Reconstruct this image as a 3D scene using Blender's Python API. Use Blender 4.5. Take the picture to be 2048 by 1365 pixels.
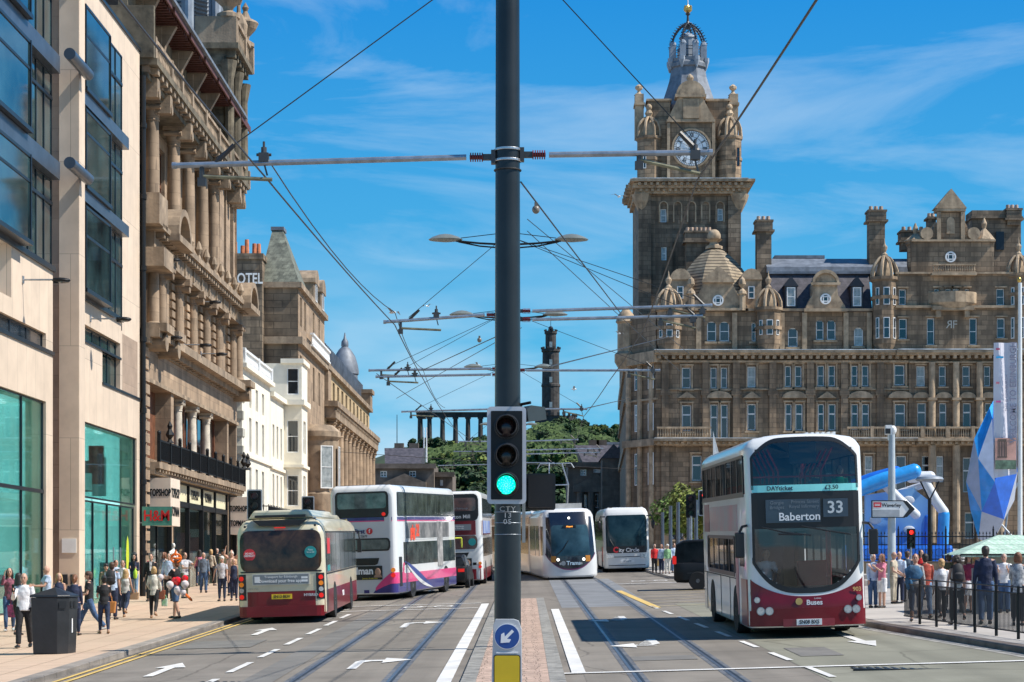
import bpy, bmesh, math, random
from mathutils import Vector, Matrix
R=math.radians; sin=math.sin; cos=math.cos; PI=math.pi
sc=bpy.context.scene; COL=sc.collection
for _o in list(bpy.data.objects): bpy.data.objects.remove(_o)
# ---------------- camera, sky, sun ----------------
F=3900.0; VX=1050.0; VY=1135.0; HC=2.5           # focal length in photo pixels, vanishing point, eye height
cam=bpy.data.cameras.new('camera'); camo=bpy.data.objects.new('camera',cam); COL.objects.link(camo)
camo.location=(0,0,HC); camo.rotation_euler=(R(90),0,0)
cam.sensor_width=36; cam.lens=36*F/2048; cam.shift_x=(1024-VX)/2048; cam.shift_y=(VY-682.5)/2048
cam.clip_start=0.5; cam.clip_end=6000; sc.camera=camo
SUN_EL=50.0; SUN_AZ=100.0                          # azimuth clockwise from +Y
w=bpy.data.worlds.new("World"); sc.world=w; w.use_nodes=True
nt=w.node_tree; nt.nodes.clear()
def _n(t,**k):
    n=nt.nodes.new(t)
    for a,b in k.items(): setattr(n,a,b)
    return n
sky=_n('ShaderNodeTexSky',sky_type='NISHITA',sun_disc=False,sun_elevation=R(SUN_EL),sun_rotation=R(SUN_AZ),altitude=50,air_density=1.0,dust_density=0.25,ozone_density=2.5)
tc=_n('ShaderNodeTexCoord')
mp=_n('ShaderNodeMapping'); mp.inputs['Rotation'].default_value=(0,R(-12),0); mp.inputs['Scale'].default_value=(2.6,1.0,15)
nt.links.new(tc.outputs['Generated'],mp.inputs[0])
nz=_n('ShaderNodeTexNoise'); nz.inputs['Scale'].default_value=1.5; nz.inputs['Detail'].default_value=9; nz.inputs['Roughness'].default_value=.6; nz.inputs['Distortion'].default_value=.7
nt.links.new(mp.outputs[0],nz.inputs['Vector'])
cr=_n('ShaderNodeValToRGB'); cr.color_ramp.elements[0].position=.53; cr.color_ramp.elements[0].color=(0,0,0,1)
cr.color_ramp.elements[1].position=.80; cr.color_ramp.elements[1].color=(.42,.42,.42,1)
nt.links.new(nz.outputs['Fac'],cr.inputs[0])
# more cloud low over the horizon
sx=_n('ShaderNodeSeparateXYZ'); nt.links.new(tc.outputs['Generated'],sx.inputs[0])
mr=_n('ShaderNodeMapRange'); mr.inputs[1].default_value=.05; mr.inputs[2].default_value=.17; mr.inputs[3].default_value=.8; mr.inputs[4].default_value=.0
nt.links.new(sx.outputs['Z'],mr.inputs[0])
mp2=_n('ShaderNodeMapping'); mp2.inputs['Scale'].default_value=(7,1,26); nt.links.new(tc.outputs['Generated'],mp2.inputs[0])
nz2=_n('ShaderNodeTexNoise'); nz2.inputs['Scale'].default_value=1.3; nz2.inputs['Detail'].default_value=8; nt.links.new(mp2.outputs[0],nz2.inputs['Vector'])
cr2=_n('ShaderNodeValToRGB'); cr2.color_ramp.elements[0].position=.38; cr2.color_ramp.elements[1].position=.68
nt.links.new(nz2.outputs['Fac'],cr2.inputs[0])
ml=_n('ShaderNodeMath',operation='MULTIPLY'); nt.links.new(mr.outputs[0],ml.inputs[0]); nt.links.new(cr2.outputs[0],ml.inputs[1])
ad=_n('ShaderNodeMath',operation='MAXIMUM'); nt.links.new(cr.outputs[0],ad.inputs[0]); nt.links.new(ml.outputs[0],ad.inputs[1])
mx=_n('ShaderNodeMixRGB'); mx.inputs['Color2'].default_value=(6.3,7.6,8.6,1)
gr=_n('ShaderNodeValToRGB'); e=gr.color_ramp.elements; SK=1/.085
e[0].position=0; e[0].color=(.17,.48,.68,1); e[1].position=1; e[1].color=(.006,.075,.27,1)
q=e.new(.10); q.color=(.055,.37,.62,1); q=e.new(.28); q.color=(.005,.215,.57,1)
nt.links.new(sx.outputs['Z'],gr.inputs[0])
gm=_n('ShaderNodeMixRGB',blend_type='MULTIPLY'); gm.inputs[0].default_value=1; gm.inputs[2].default_value=(SK,SK,SK,1); nt.links.new(gr.outputs[0],gm.inputs[1])
sm=_n('ShaderNodeMixRGB'); sm.inputs[0].default_value=.92; nt.links.new(sky.outputs[0],sm.inputs[1]); nt.links.new(gm.outputs[0],sm.inputs[2])
nt.links.new(ad.outputs[0],mx.inputs['Fac']); nt.links.new(sm.outputs[0],mx.inputs['Color1'])
bg=_n('ShaderNodeBackground'); bg.inputs['Strength'].default_value=.085
nt.links.new(mx.outputs[0],bg.inputs['Color'])
ow=_n('ShaderNodeOutputWorld'); nt.links.new(bg.outputs[0],ow.inputs[0])
sl=bpy.data.lights.new('sun','SUN'); sl.energy=5.0; sl.angle=R(.5); sl.color=(1,.95,.87)
so=bpy.data.objects.new('sun',sl); COL.objects.link(so)
_sd=Vector((cos(R(SUN_EL))*sin(R(SUN_AZ)),cos(R(SUN_EL))*cos(R(SUN_AZ)),sin(R(SUN_EL))))
so.rotation_euler=_sd.to_track_quat('Z','Y').to_euler(); so.location=(60,-20,80)
sc.view_settings.view_transform='Standard'; sc.view_settings.look='None'; sc.view_settings.exposure=0.42; sc.view_settings.gamma=1
try: sc.cycles.max_bounces=6; sc.cycles.diffuse_bounces=3; sc.cycles.transparent_max_bounces=12; sc.cycles.caustics_reflective=False; sc.cycles.caustics_refractive=False
except Exception: pass
# ---------------- ground model ----------------
GS=.01956; GC=.0278; GY=1058.7
def gz(x,y):
    yy=min(y,215)
    return GS*yy+GC*max(-20,min(20,x))
def gpt(px,py,lift=0.0):                          # pixel on the ground -> world
    g=(py-GY+GC*(px-VX))/(HC-lift)
    return (px-VX)/g, F/g
# ---------------- mesh builder ----------------
class MB:
    def __init__(s,off=(0,0,0)):
        s.v=[]; s.f=[]; s.m=Matrix.Translation(Vector(off))
    def add(s,vs,fs):
        b=len(s.v)
        for p in vs: s.v.append(tuple(s.m@Vector(p)))
        for f in fs: s.f.append(tuple(b+i for i in f))
        return s
    def quad(s,a,b,c,d): return s.add([a,b,c,d],[(0,1,2,3)])
    def box(s,x0,x1,y0,y1,z0,z1):
        return s.add([(x0,y0,z0),(x1,y0,z0),(x1,y1,z0),(x0,y1,z0),(x0,y0,z1),(x1,y0,z1),(x1,y1,z1),(x0,y1,z1)],
            [(0,3,2,1),(4,5,6,7),(0,1,5,4),(1,2,6,5),(2,3,7,6),(3,0,4,7)])
    def prism(s,pts,a,b,axis='y'):
        n=len(pts)
        if axis=='y': P=lambda p,t:(p[0],t,p[1])
        elif axis=='x': P=lambda p,t:(t,p[0],p[1])
        else: P=lambda p,t:(p[0],p[1],t)
        vs=[P(p,a) for p in pts]+[P(p,b) for p in pts]
        fs=[tuple(range(n))[::-1],tuple(range(n,2*n))]+[(i,(i+1)%n,n+(i+1)%n,n+i) for i in range(n)]
        return s.add(vs,fs)
    def cyl(s,p0,p1,r0,r1=None,n=12,caps=True):
        r1=r0 if r1 is None else r1
        p0=Vector(p0);p1=Vector(p1);t=(p1-p0).normalized()
        a=t.orthogonal().normalized() if abs(t.z)<.999 else Vector((1,0,0)); b=t.cross(a)
        vs=[tuple(p0+(a*cos(2*PI*i/n)+b*sin(2*PI*i/n))*r0) for i in range(n)]+[tuple(p1+(a*cos(2*PI*i/n)+b*sin(2*PI*i/n))*r1) for i in range(n)]
        fs=[(i,(i+1)%n,n+(i+1)%n,n+i) for i in range(n)]
        if caps: fs+=[tuple(range(n))[::-1],tuple(range(n,2*n))]
        return s.add(vs,fs)
    def lathe(s,c,prof,n=16,a0=0,sx=1,sy=1,caps=True,arc=2*PI):
        full=abs(arc-2*PI)<1e-6; m=n if full else n+1
        vs=[]
        for r,z in prof:
            for i in range(m):
                a=a0+arc*i/n; vs.append((c[0]+r*cos(a)*sx,c[1]+r*sin(a)*sy,c[2]+z))
        fs=[]
        for k in range(len(prof)-1):
            for i in range(n):
                j=(i+1)%m if full else i+1
                fs.append((k*m+i,k*m+j,(k+1)*m+j,(k+1)*m+i))
        if caps: fs+=[tuple(range(m))[::-1],tuple(range((len(prof)-1)*m,len(prof)*m))]
        return s.add(vs,fs)
    def ell(s,c,rx,ry,rz,n=12,k=8):
        prof=[(max(1e-4,sin(PI*i/k)),-cos(PI*i/k)) for i in range(k+1)]
        vs=[];
        for r,z in prof:
            for i in range(n):
                a=2*PI*i/n; vs.append((c[0]+rx*r*cos(a),c[1]+ry*r*sin(a),c[2]+rz*z))
        fs=[(q*n+i,q*n+(i+1)%n,(q+1)*n+(i+1)%n,(q+1)*n+i) for q in range(k) for i in range(n)]
        return s.add(vs,fs)
    def loft(s,pts,rad,right=(1,0,0),n=10):
        """closed tube through pts; rad = r or (rx,ry) per point; rx along 'right'"""
        P=[Vector(p) for p in pts]; rg=Vector(right)
        rings=[]
        for i,p in enumerate(P):
            t=(P[min(i+1,len(P)-1)]-P[max(i-1,0)]).normalized()
            a=rg-t*rg.dot(t)
            if a.length<.05: a=t.orthogonal()
            a.normalize(); b=t.cross(a)
            r=rad[i]; rx,ry=(r if isinstance(r,tuple) else (r,r))
            rings.append([tuple(p+a*rx*cos(2*PI*q/n)+b*ry*sin(2*PI*q/n)) for q in range(n)])
        vs=[v for r in rings for v in r]; m=len(rings)
        fs=[(k*n+i,k*n+(i+1)%n,(k+1)*n+(i+1)%n,(k+1)*n+i) for k in range(m-1) for i in range(n)]
        fs+=[tuple(range(n))[::-1],tuple(range((m-1)*n,m*n))]
        return s.add(vs,fs)
    def tube(s,path,r,n=6):
        for a,b in zip(path[:-1],path[1:]):
            if (Vector(a)-Vector(b)).length>1e-5: s.cyl(a,b,r,r,n)
        return s
    def mesh(s,name,mat=None,smooth=False,recalc=True):
        me=bpy.data.meshes.new(name); me.from_pydata(s.v,[],s.f)
        bm=bmesh.new(); bm.from_mesh(me)
        if recalc: bmesh.ops.recalc_face_normals(bm,faces=bm.faces)
        bm.to_mesh(me); bm.free()
        if mat: me.materials.append(mat)
        if smooth:
            me.polygons.foreach_set('use_smooth',[True]*len(me.polygons))
            try: me.set_sharp_from_angle(angle=R(35))
            except Exception: pass
        me.update(); return me
    def obj(s,name,mat,parent=None,smooth=False,loc=None,rot=None,bevel=0,recalc=True):
        if not s.v: return None
        o=bpy.data.objects.new(name,s.mesh(name,mat,smooth,recalc)); COL.objects.link(o)
        if parent: o.parent=parent
        if loc: o.location=loc
        if rot: o.rotation_euler=rot
        if bevel:
            m=o.modifiers.new('b','BEVEL'); m.width=bevel; m.segments=2; m.limit_method='ANGLE'; m.angle_limit=R(40)
        return o
def thing(name,label,cat,loc=(0,0,0),rot=(0,0,0),group=None):
    o=bpy.data.objects.new(name,None); COL.objects.link(o); o.location=loc; o.rotation_euler=rot
    o['label']=label; o['category']=cat
    if group: o['group']=group
    return o
def tag(o,label,cat,group=None,kind=None):
    o['label']=label; o['category']=cat
    if group: o['group']=group
    if kind: o['kind']=kind
    return o
def struct(o,kind='structure'):
    o['kind']=kind; return o
def ref(me,name,parent,loc=(0,0,0),rot=(0,0,0),scl=None):
    o=bpy.data.objects.new(name,me); COL.objects.link(o); o.parent=parent; o.location=loc; o.rotation_euler=rot
    if scl: o.scale=scl
    return o
def text(s,size,mat,parent,loc,rot=(R(90),0,0),ext=.004,align='CENTER',name='lettering',sx=1.0,bold=0.0,sp=1.0):
    c=bpy.data.curves.new('t','FONT'); c.body=s; c.size=size; c.extrude=ext; c.align_x=align; c.align_y='CENTER'; c.resolution_u=3; c.offset=bold; c.space_character=sp; c.space_line=.9
    o=bpy.data.objects.new('t',c); COL.objects.link(o)
    dg=bpy.context.evaluated_depsgraph_get(); me=bpy.data.meshes.new_from_object(o.evaluated_get(dg))
    bpy.data.objects.remove(o); bpy.data.curves.remove(c)
    me.materials.clear(); me.materials.append(mat)
    q=bpy.data.objects.new(name,me); COL.objects.link(q); q.parent=parent; q.location=loc; q.rotation_euler=rot; q.scale=(sx,1,1)
    return q
# ---------------- materials ----------------
MATS={}
def mat(name,col,rough=.6,metal=0.0,var=.12,scale=2.0,bump=0.0,brick=None,streak=0.0,spec=.5,emit=None,coat=0.0,dirt=0.0,col2=None,trans=0.0,detail=4,bscale=None,lane=0):
    if name in MATS: return MATS[name]
    m=bpy.data.materials.new(name); m.use_nodes=True; t=m.node_tree; N=t.nodes; Lk=t.links
    b=N['Principled BSDF']
    b.inputs['Roughness'].default_value=rough; b.inputs['Metallic'].default_value=metal
    b.inputs['Specular IOR Level'].default_value=spec
    if coat: b.inputs['Coat Weight'].default_value=coat; b.inputs['Coat Roughness'].default_value=.05
    if trans: b.inputs['Transmission Weight'].default_value=trans
    if emit:
        b.inputs['Emission Color'].default_value=(*emit[0],1); b.inputs['Emission Strength'].default_value=emit[1]
    tc=N.new('ShaderNodeTexCoord')
    n=N.new('ShaderNodeTexNoise'); n.inputs['Scale'].default_value=scale; n.inputs['Detail'].default_value=detail; n.inputs['Roughness'].default_value=.6
    Lk.new(tc.outputs['Object'],n.inputs['Vector'])
    def mixc(fac,a,bb,typ='MIX'):
        q=N.new('ShaderNodeMixRGB'); q.blend_type=typ
        for i,s in ((0,fac),(1,a),(2,bb)):
            if isinstance(s,(float,int)): q.inputs[i].default_value=s if i==0 else (s,s,s,1)
            elif isinstance(s,tuple): q.inputs[i].default_value=(*s[:3],1)
            else: Lk.new(s,q.inputs[i])
        return q.outputs[0]
    def rng(s,a0,a1,b0,b1):
        q=N.new('ShaderNodeMapRange'); Lk.new(s,q.inputs[0])
        for i,v in enumerate((a0,a1,b0,b1)): q.inputs[i+1].default_value=v
        return q.outputs[0]
    c2=col2 or tuple(min(1,x*(1+2.2*var)) for x in col); c1=tuple(x*(1-2.0*var) for x in col) if not col2 else col
    c=mixc(rng(n.outputs['Fac'],.3,.7,0,1),c1,c2)
    hgt=n.outputs['Fac']
    if brick:
        bw,bh,bc,mo=brick[:4]; ms=brick[4] if len(brick)>4 else .012
        sp=N.new('ShaderNodeSeparateXYZ'); Lk.new(tc.outputs['Object'],sp.inputs[0])
        a=N.new('ShaderNodeMath'); a.operation='ADD'; Lk.new(sp.outputs[0],a.inputs[0]); Lk.new(sp.outputs[1],a.inputs[1])
        cx=N.new('ShaderNodeCombineXYZ'); Lk.new(a.outputs[0],cx.inputs[0]); Lk.new(sp.outputs[2],cx.inputs[1])
        br=N.new('ShaderNodeTexBrick'); Lk.new(cx.outputs[0],br.inputs['Vector'])
        br.inputs['Scale'].default_value=1; br.inputs['Brick Width'].default_value=bw; br.inputs['Row Height'].default_value=bh
        br.inputs['Mortar Size'].default_value=ms; br.inputs['Mortar Smooth'].default_value=.3
        br.inputs['Color1'].default_value=(1-bc,1-bc,1-bc,1); br.inputs['Color2'].default_value=(1+bc,1+bc*.9,1+bc*.8,1); br.inputs['Mortar'].default_value=(mo,mo,mo,1)
        c=mixc(1.0,c,br.outputs['Color'],'MULTIPLY')
    if streak:
        mp=N.new('ShaderNodeMapping'); mp.inputs['Scale'].default_value=(1.3,1.3,.12); Lk.new(tc.outputs['Object'],mp.inputs[0])
        n2=N.new('ShaderNodeTexNoise'); n2.inputs['Scale'].default_value=1.1; n2.inputs['Detail'].default_value=6; Lk.new(mp.outputs[0],n2.inputs['Vector'])
        c=mixc(rng(n2.outputs['Fac'],.42,.72,0,streak),c,tuple(x*.3 for x in col))
    if dirt:
        n3=N.new('ShaderNodeTexNoise'); n3.inputs['Scale'].default_value=scale*.25; n3.inputs['Detail'].default_value=8; n3.inputs['Roughness'].default_value=.7; Lk.new(tc.outputs['Object'],n3.inputs['Vector'])
        c=mixc(rng(n3.outputs['Fac'],.45,.7,0,dirt),c,tuple(x*.45 for x in col))
    if lane:
        mp=N.new('ShaderNodeMapping'); mp.inputs['Scale'].default_value=(1.6,.035,1); Lk.new(tc.outputs['Object'],mp.inputs[0])
        n4=N.new('ShaderNodeTexNoise'); n4.inputs['Scale'].default_value=1.0; n4.inputs['Detail'].default_value=5; Lk.new(mp.outputs[0],n4.inputs['Vector'])
        c=mixc(rng(n4.outputs['Fac'],.45,.7,0,lane),c,tuple(x*.45 for x in col))
        vo=N.new('ShaderNodeTexVoronoi'); vo.feature='DISTANCE_TO_EDGE'; vo.inputs['Scale'].default_value=.22; Lk.new(tc.outputs['Object'],vo.inputs['Vector'])
        nw=N.new('ShaderNodeMixRGB'); nw.inputs[0].default_value=.25; Lk.new(tc.outputs['Object'],nw.inputs[1]); Lk.new(n.outputs['Color'],nw.inputs[2]); Lk.new(nw.outputs[0],vo.inputs['Vector'])
        c=mixc(rng(vo.outputs['Distance'],0,.006,.55,0),c,tuple(x*.3 for x in col))
    Lk.new(c,b.inputs['Base Color'])
    if bump:
        bp=N.new('ShaderNodeBump'); bp.inputs['Strength'].default_value=bump; bp.inputs['Distance'].default_value=.03
        if bscale:
            nb=N.new('ShaderNodeTexNoise'); nb.inputs['Scale'].default_value=bscale; nb.inputs['Detail'].default_value=3; Lk.new(tc.outputs['Object'],nb.inputs['Vector']); hgt=nb.outputs['Fac']
        Lk.new(hgt,bp.inputs['Height']); Lk.new(bp.outputs[0],b.inputs['Normal'])
    MATS[name]=m; return m
def _nop(): pass
def flat(name,col,rough=.5,**k): return mat(name,col,rough,var=k.pop('var',.04),**k)
M_stoneH=mat('hotel sandstone',(.31,.222,.143),.85,var=.22,scale=.9,bump=.45,bscale=3,brick=(1.1,.5,.34,.5,.035),streak=.95,dirt=.8,detail=9)
M_stoneHl=mat('hotel sandstone trim',(.43,.32,.21),.85,var=.22,scale=1.4,bump=.3,bscale=6,streak=.6,dirt=.4)
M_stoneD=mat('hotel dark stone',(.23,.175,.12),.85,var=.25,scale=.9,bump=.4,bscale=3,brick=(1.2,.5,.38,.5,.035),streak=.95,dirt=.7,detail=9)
M_domest=mat('dome stone slabs',(.30,.235,.155),.8,var=.15,scale=1,bump=.2,brick=(400,.36,.1,.28,.07),streak=.2)
M_stoneA=mat('pale smooth stone cladding',(.63,.505,.385),.7,var=.05,scale=1.2,brick=(1.15,3.2,.045,.6),bump=.03,dirt=.12)
M_stoneAp=mat('pale stone blocks in shade',(.36,.265,.195),.75,var=.08,scale=1.3,brick=(1.1,.78,.12,.75),bump=.05)  # cladding stone darkened, putting the west faces' shade into its colour
M_stoneB=mat('old warm sandstone',(.37,.265,.175),.8,var=.16,scale=1.2,bump=.35,bscale=5,brick=(1.0,.6,.14,.6),streak=.6,dirt=.5)
M_stoneBt=mat('old sandstone trim',(.35,.26,.175),.8,var=.2,scale=2.2,bump=.4,bscale=8,streak=.85,dirt=.65)
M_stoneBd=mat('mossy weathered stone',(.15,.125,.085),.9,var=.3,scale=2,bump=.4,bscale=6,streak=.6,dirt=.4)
M_marble=mat('marbled column',(.62,.54,.43),.45,var=.18,scale=3,dirt=.3)
M_timber=mat('brown window timber',(.16,.062,.03),.5,var=.2,scale=5)
M_eave=mat('red brown eave boards',(.10,.035,.025),.6,var=.2,scale=5)
M_lead=mat('grey lead',(.17,.19,.22),.55,metal=.1,var=.15,scale=1.5,streak=.4)
M_leadl=mat('pale lead paint',(.27,.31,.36),.55,var=.1,scale=2,streak=.3)
M_slate=mat('purple grey slate',(.075,.068,.078),.55,var=.2,scale=2,brick=(.5,.3,.2,.6),bump=.2)
M_slateg=mat('green grey slate',(.15,.16,.125),.7,var=.25,scale=2.5,brick=(.42,.28,.3,.55),bump=.3,dirt=.4)
M_white=mat('white render',(.78,.725,.60),.75,var=.04,scale=1.5,streak=.12,bump=.05)
M_whitep=flat('white paint',(.78,.78,.76),.45)
M_black=flat('black paint',(.010,.011,.012),.45,spec=.3)
M_steel=mat('blue grey steel',(.11,.135,.17),.35,metal=.6,var=.08,scale=2)
M_dframe=flat('dark window frame',(.018,.024,.032),.35,metal=.3)
M_fit=mat('dark fittings',(.07,.07,.07),.5,metal=.4); M_gal=mat('galvanised steel',(.34,.37,.40),.4,metal=.7,var=.12,scale=8)
M_mast=mat('dark grey mast paint',(.012,.017,.020),.36,var=.15,scale=2,coat=.0,streak=.25)
M_insul=flat('red insulator',(.16,.012,.012),.4)
M_wire=flat('wire',(.03,.028,.026),.5)
M_brass=mat('aged bronze tube',(.20,.19,.12),.5,metal=.4,var=.2,scale=6)
M_terr=mat('terracotta',(.50,.17,.075),.8,var=.15,scale=4)
def glassm(name,col,rough=.04,spec=.8,var=.3,scale=.7):
    return mat(name,col,rough,var=var,scale=scale,spec=spec,coat=.5)
M_gl=glassm('window glass dark',(.012,.018,.024)); M_glbay=glassm('bay glass',(.015,.032,.034),var=.8,scale=.5,spec=.55)
M_gl2=glassm('window glass grey',(.028,.036,.045))
M_curt=glassm('curtained glass',(.30,.31,.30),var=.2,scale=3)
M_glT=glassm('tinted green glass',(.015,.05,.05))
M_gls=glassm('green glass side',(.16,.32,.27))
def clearglass(name,tint,rf=.25,op=.4):
    m=bpy.data.materials.new(name); m.use_nodes=True; t=m.node_tree; N=t.nodes; L=t.links; N.clear()
    o=N.new('ShaderNodeOutputMaterial'); tr=N.new('ShaderNodeBsdfTransparent'); tr.inputs[0].default_value=(*tint,1)
    gl=N.new('ShaderNodeBsdfGlossy'); gl.inputs['Roughness'].default_value=.02; gl.inputs[0].default_value=(1,1,1,1)
    fr=N.new('ShaderNodeFresnel'); fr.inputs[0].default_value=1.5
    ma=N.new('ShaderNodeMath'); ma.operation='ADD'; ma.inputs[1].default_value=rf; ma.use_clamp=True; L.new(fr.outputs[0],ma.inputs[0])
    mx=N.new('ShaderNodeMixShader'); mu=N.new('ShaderNodeMath'); mu.operation='MULTIPLY'; mu.inputs[1].default_value=op; L.new(ma.outputs[0],mu.inputs[0]); L.new(mu.outputs[0],mx.inputs[0]); L.new(tr.outputs[0],mx.inputs[1]); L.new(gl.outputs[0],mx.inputs[2]); L.new(mx.outputs[0],o.inputs[0])
    return m
M_shop=clearglass('shop glass',(.66,.93,.91),.06,.5); M_shop2=clearglass('old shop glass',(.80,.88,.87),.05,.5)
M_wscr=clearglass('windscreen glass',(.62,.72,.74),.05,.8)
M_asph=None
# ---------------- building helper ----------------
class Bld:
    """facade frame: local x runs along the facade, y into the building, z up"""
    def __init__(s,name,label,org,rotz,group=None,cat='building'):
        s.org=org; s.root=thing(name,label,cat,org,(0,0,rotz),group); s.off=(0,0,0); s.n=0
    def mb(s): return MB(s.off)
    def part(s,name,mb,m,parent=None,**k):
        o=mb.obj(name,m,parent or s.root,**k); return o
    def wall(s,mb,u0,u1,v0,v1,holes=(),y=0.0,rev=.3):
        us=sorted({u0,u1,*[min(max(h[i],u0),u1) for h in holes for i in (0,1)]}); vs=sorted({v0,v1,*[min(max(h[i],v0),v1) for h in holes for i in (2,3)]})
        for a,b in zip(us[:-1],us[1:]):
            for c,d in zip(vs[:-1],vs[1:]):
                mu=(a+b)/2; mv=(c+d)/2
                if any(h[0]<mu<h[1] and h[2]<mv<h[3] for h in holes): continue
                mb.quad((a,y,c),(b,y,c),(b,y,d),(a,y,d))
        for h in holes:
            a,b,c,d=h[:4]
            mb.quad((a,y,c),(a,y,d),(a,y+rev,d),(a,y+rev,c)); mb.quad((b,y,d),(b,y,c),(b,y+rev,c),(b,y+rev,d))
            mb.quad((a,y,c),(a,y+rev,c),(b,y+rev,c),(b,y,c)); mb.quad((a,y,d),(b,y,d),(b,y+rev,d),(a,y+rev,d))
    WC={}
    def window(s,u0,u1,v0,v1,y=0.0,fm=None,gm=None,fw=.07,bars='h',parent=None,sill=None,arch=False,rz=0,loc=None):
        fm=fm or M_whitep; w=u1-u0; h=v1-v0
        key=(round(w,2),round(h,2),fm.name,fw,bars,arch)
        if key not in Bld.WC:
            m=MB()
            m.box(0,fw,-.04,.03,0,h); m.box(w-fw,w,-.04,.03,0,h); m.box(fw,w-fw,-.04,.03,0,fw); m.box(fw,w-fw,-.04,.03,h-fw,h)
            bw=fw*.7
            if 'h' in bars: m.box(fw,w-fw,-.03,.02,h*.5-bw/2,h*.5+bw/2)
            if 't' in bars: m.box(fw,w-fw,-.045,.03,h*.62-fw*.8,h*.62+fw*.8)
            if 'v' in bars: m.box(w/2-bw/2,w/2+bw/2,-.035,.025,fw,h-fw)
            if 'g' in bars:
                for k in (1,2): m.box(w*k/3-.015,w*k/3+.015,-.032,.022,fw,h-fw)
                for k in (1,2,3): m.box(fw,w-fw,-.031,.021,h*k/4-.015,h*k/4+.015)
            Bld.WC[key]=(m.mesh('window',fm),MB().box(fw*.5,w-fw*.5,.0,.015,fw*.5,h-fw*.5).mesh('pane',M_gl))
        wm,pm=Bld.WC[key]
        o=ref(wm,'window',parent or s.root,loc or (u0+s.off[0],y+s.off[1],v0+s.off[2]),(0,0,rz))
        p=ref(pm,'pane',o); g=gm or M_gl
        if g is not M_gl: p.material_slots[0].link='OBJECT'; p.material_slots[0].material=g
        if sill: ref(MB().box(-.12,w+.12,-.32,.0,-.14,0).mesh('sill',sill),'sill',o)
        return o
def archfill(mb,u0,u1,vt,y0,y1,k=8,rise=None):
    """fills the two corners above a round arch whose crown touches vt"""
    r=(u1-u0)/2; cx=(u0+u1)/2; rv=rise or r; vs=vt-rv
    for sgn in (-1,1):
        pts=[(cx+sgn*r,vt),(cx+sgn*r,vs)]+[(cx+sgn*r*cos(PI/2*i/k),vs+rv*sin(PI/2*i/k)) for i in range(1,k+1)]
        mb.prism(pts,y0,y1,'y')
def balustrade(mb,u0,u1,v0,h,y,n=None,t=.22,piers=()):
    L=abs(u1-u0); n=n or max(2,int(L/.38))
    mb.box(u0,u1,y-t/2,y+t/2,v0,v0+h*.14); mb.box(u0,u1,y-t/2-.02,y+t/2+.02,v0+h*.84,v0+h)
    for i in range(n):
        c=u0+(i+.5)*L/n
        mb.lathe((c,y,v0+h*.14),[(.05,0),(.09,h*.2),(.04,h*.5),(.07,h*.7)],6)
    for p in piers: mb.box(p-.18,p+.18,y-t/2-.05,y+t/2+.05,v0,v0+h*1.04)
def dentils(mb,u0,u1,v,h,y0,y1,step=.5,w=.25):
    n=max(1,int((u1-u0)/step))
    for i in range(n):
        c=u0+(i+.5)*(u1-u0)/n; mb.box(c-w/2,c+w/2,y0,y1,v,v+h)
def column(mb,u,y,v0,v1,r,n=14,cap=.5,base=.25):
    mb.box(u-r*1.35,u+r*1.35,y-r*1.35,y+r*1.35,v0,v0+base*.4)
    mb.lathe((u,y,v0+base*.4),[(r*1.28,0),(r*1.25,base*.3),(r,base*.6)],n)
    mb.lathe((u,y,v0+base),[(r,0),(r*.98,(v1-v0)*.35),(r*.86,v1-v0-base-cap)],n)
    mb.lathe((u,y,v1-cap),[(r*.95,0),(r*1.0,.05*cap),(r*.9,.1*cap),(r*1.25,cap*.8)],n)
    mb.box(u-r*1.35,u+r*1.35,y-r*1.35,y+r*1.35,v1-cap*.2,v1)
    for a in (-1,1):
        mb.cyl((u+a*r*1.15,y-r*1.3,v1-cap*.38),(u+a*r*1.15,y+r*1.2,v1-cap*.38),r*.34,n=8)
# ================= GROUND, ROAD, PAVEMENTS =================
M_asph=mat('asphalt',(.215,.192,.165),.85,var=.14,scale=.5,bump=.3,bscale=45,dirt=.45,detail=12,lane=.35,spec=.12)
M_asphG=mat('greenish bus lane asphalt',(.235,.228,.180),.85,var=.09,scale=.5,bump=.25,bscale=45,dirt=.3,detail=12,lane=.3,spec=.12)
M_track=mat('track concrete',(.225,.200,.168),.75,var=.12,scale=.6,bump=.2,bscale=40,dirt=.4,detail=12,lane=.35,spec=.12)
M_trackB=mat('blue grey track panel',(.20,.205,.21),.75,var=.12,scale=.8,bump=.1,bscale=30,dirt=.2,spec=.25)
M_rail=mat('steel rail',(.22,.22,.23),.38,metal=.8,var=.1,scale=3)
M_groove=flat('rail groove',(.02,.024,.03),.5)
M_rbed=mat('rail bedding',(.105,.11,.12),.75,var=.2,scale=2)
M_pave=mat('buff pavement slabs',(.52,.375,.265),.8,var=.07,scale=.5,bump=.1,bscale=30,dirt=.18,detail=8)
M_paveR=mat('grey pavement slabs',(.40,.365,.325),.8,var=.08,scale=.7,bump=.1,bscale=30,dirt=.2)
M_kerb=mat('kerb stone',(.27,.235,.20),.8,var=.15,scale=1.5,bump=.3,bscale=20,dirt=.3)
M_pink=mat('pink granite setts',(.52,.37,.285),.85,var=.2,scale=5,bump=.5,bscale=12,dirt=.4)
M_greyk=mat('grey setts',(.27,.255,.225),.8,var=.22,scale=3,bump=.4,bscale=10)
M_mark=mat('white road paint',(.70,.68,.64),.65,var=.1,scale=5,dirt=.65,detail=10)
M_yel=mat('yellow road paint',(.66,.45,.13),.6,var=.1,scale=3,dirt=.35)
M_grass=mat('grass ground',(.06,.09,.03),.9,var=.2,scale=.2)
m=MB(); xs=[-900,-20,20,900]; ys=[-120,0,215,1700]
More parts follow.
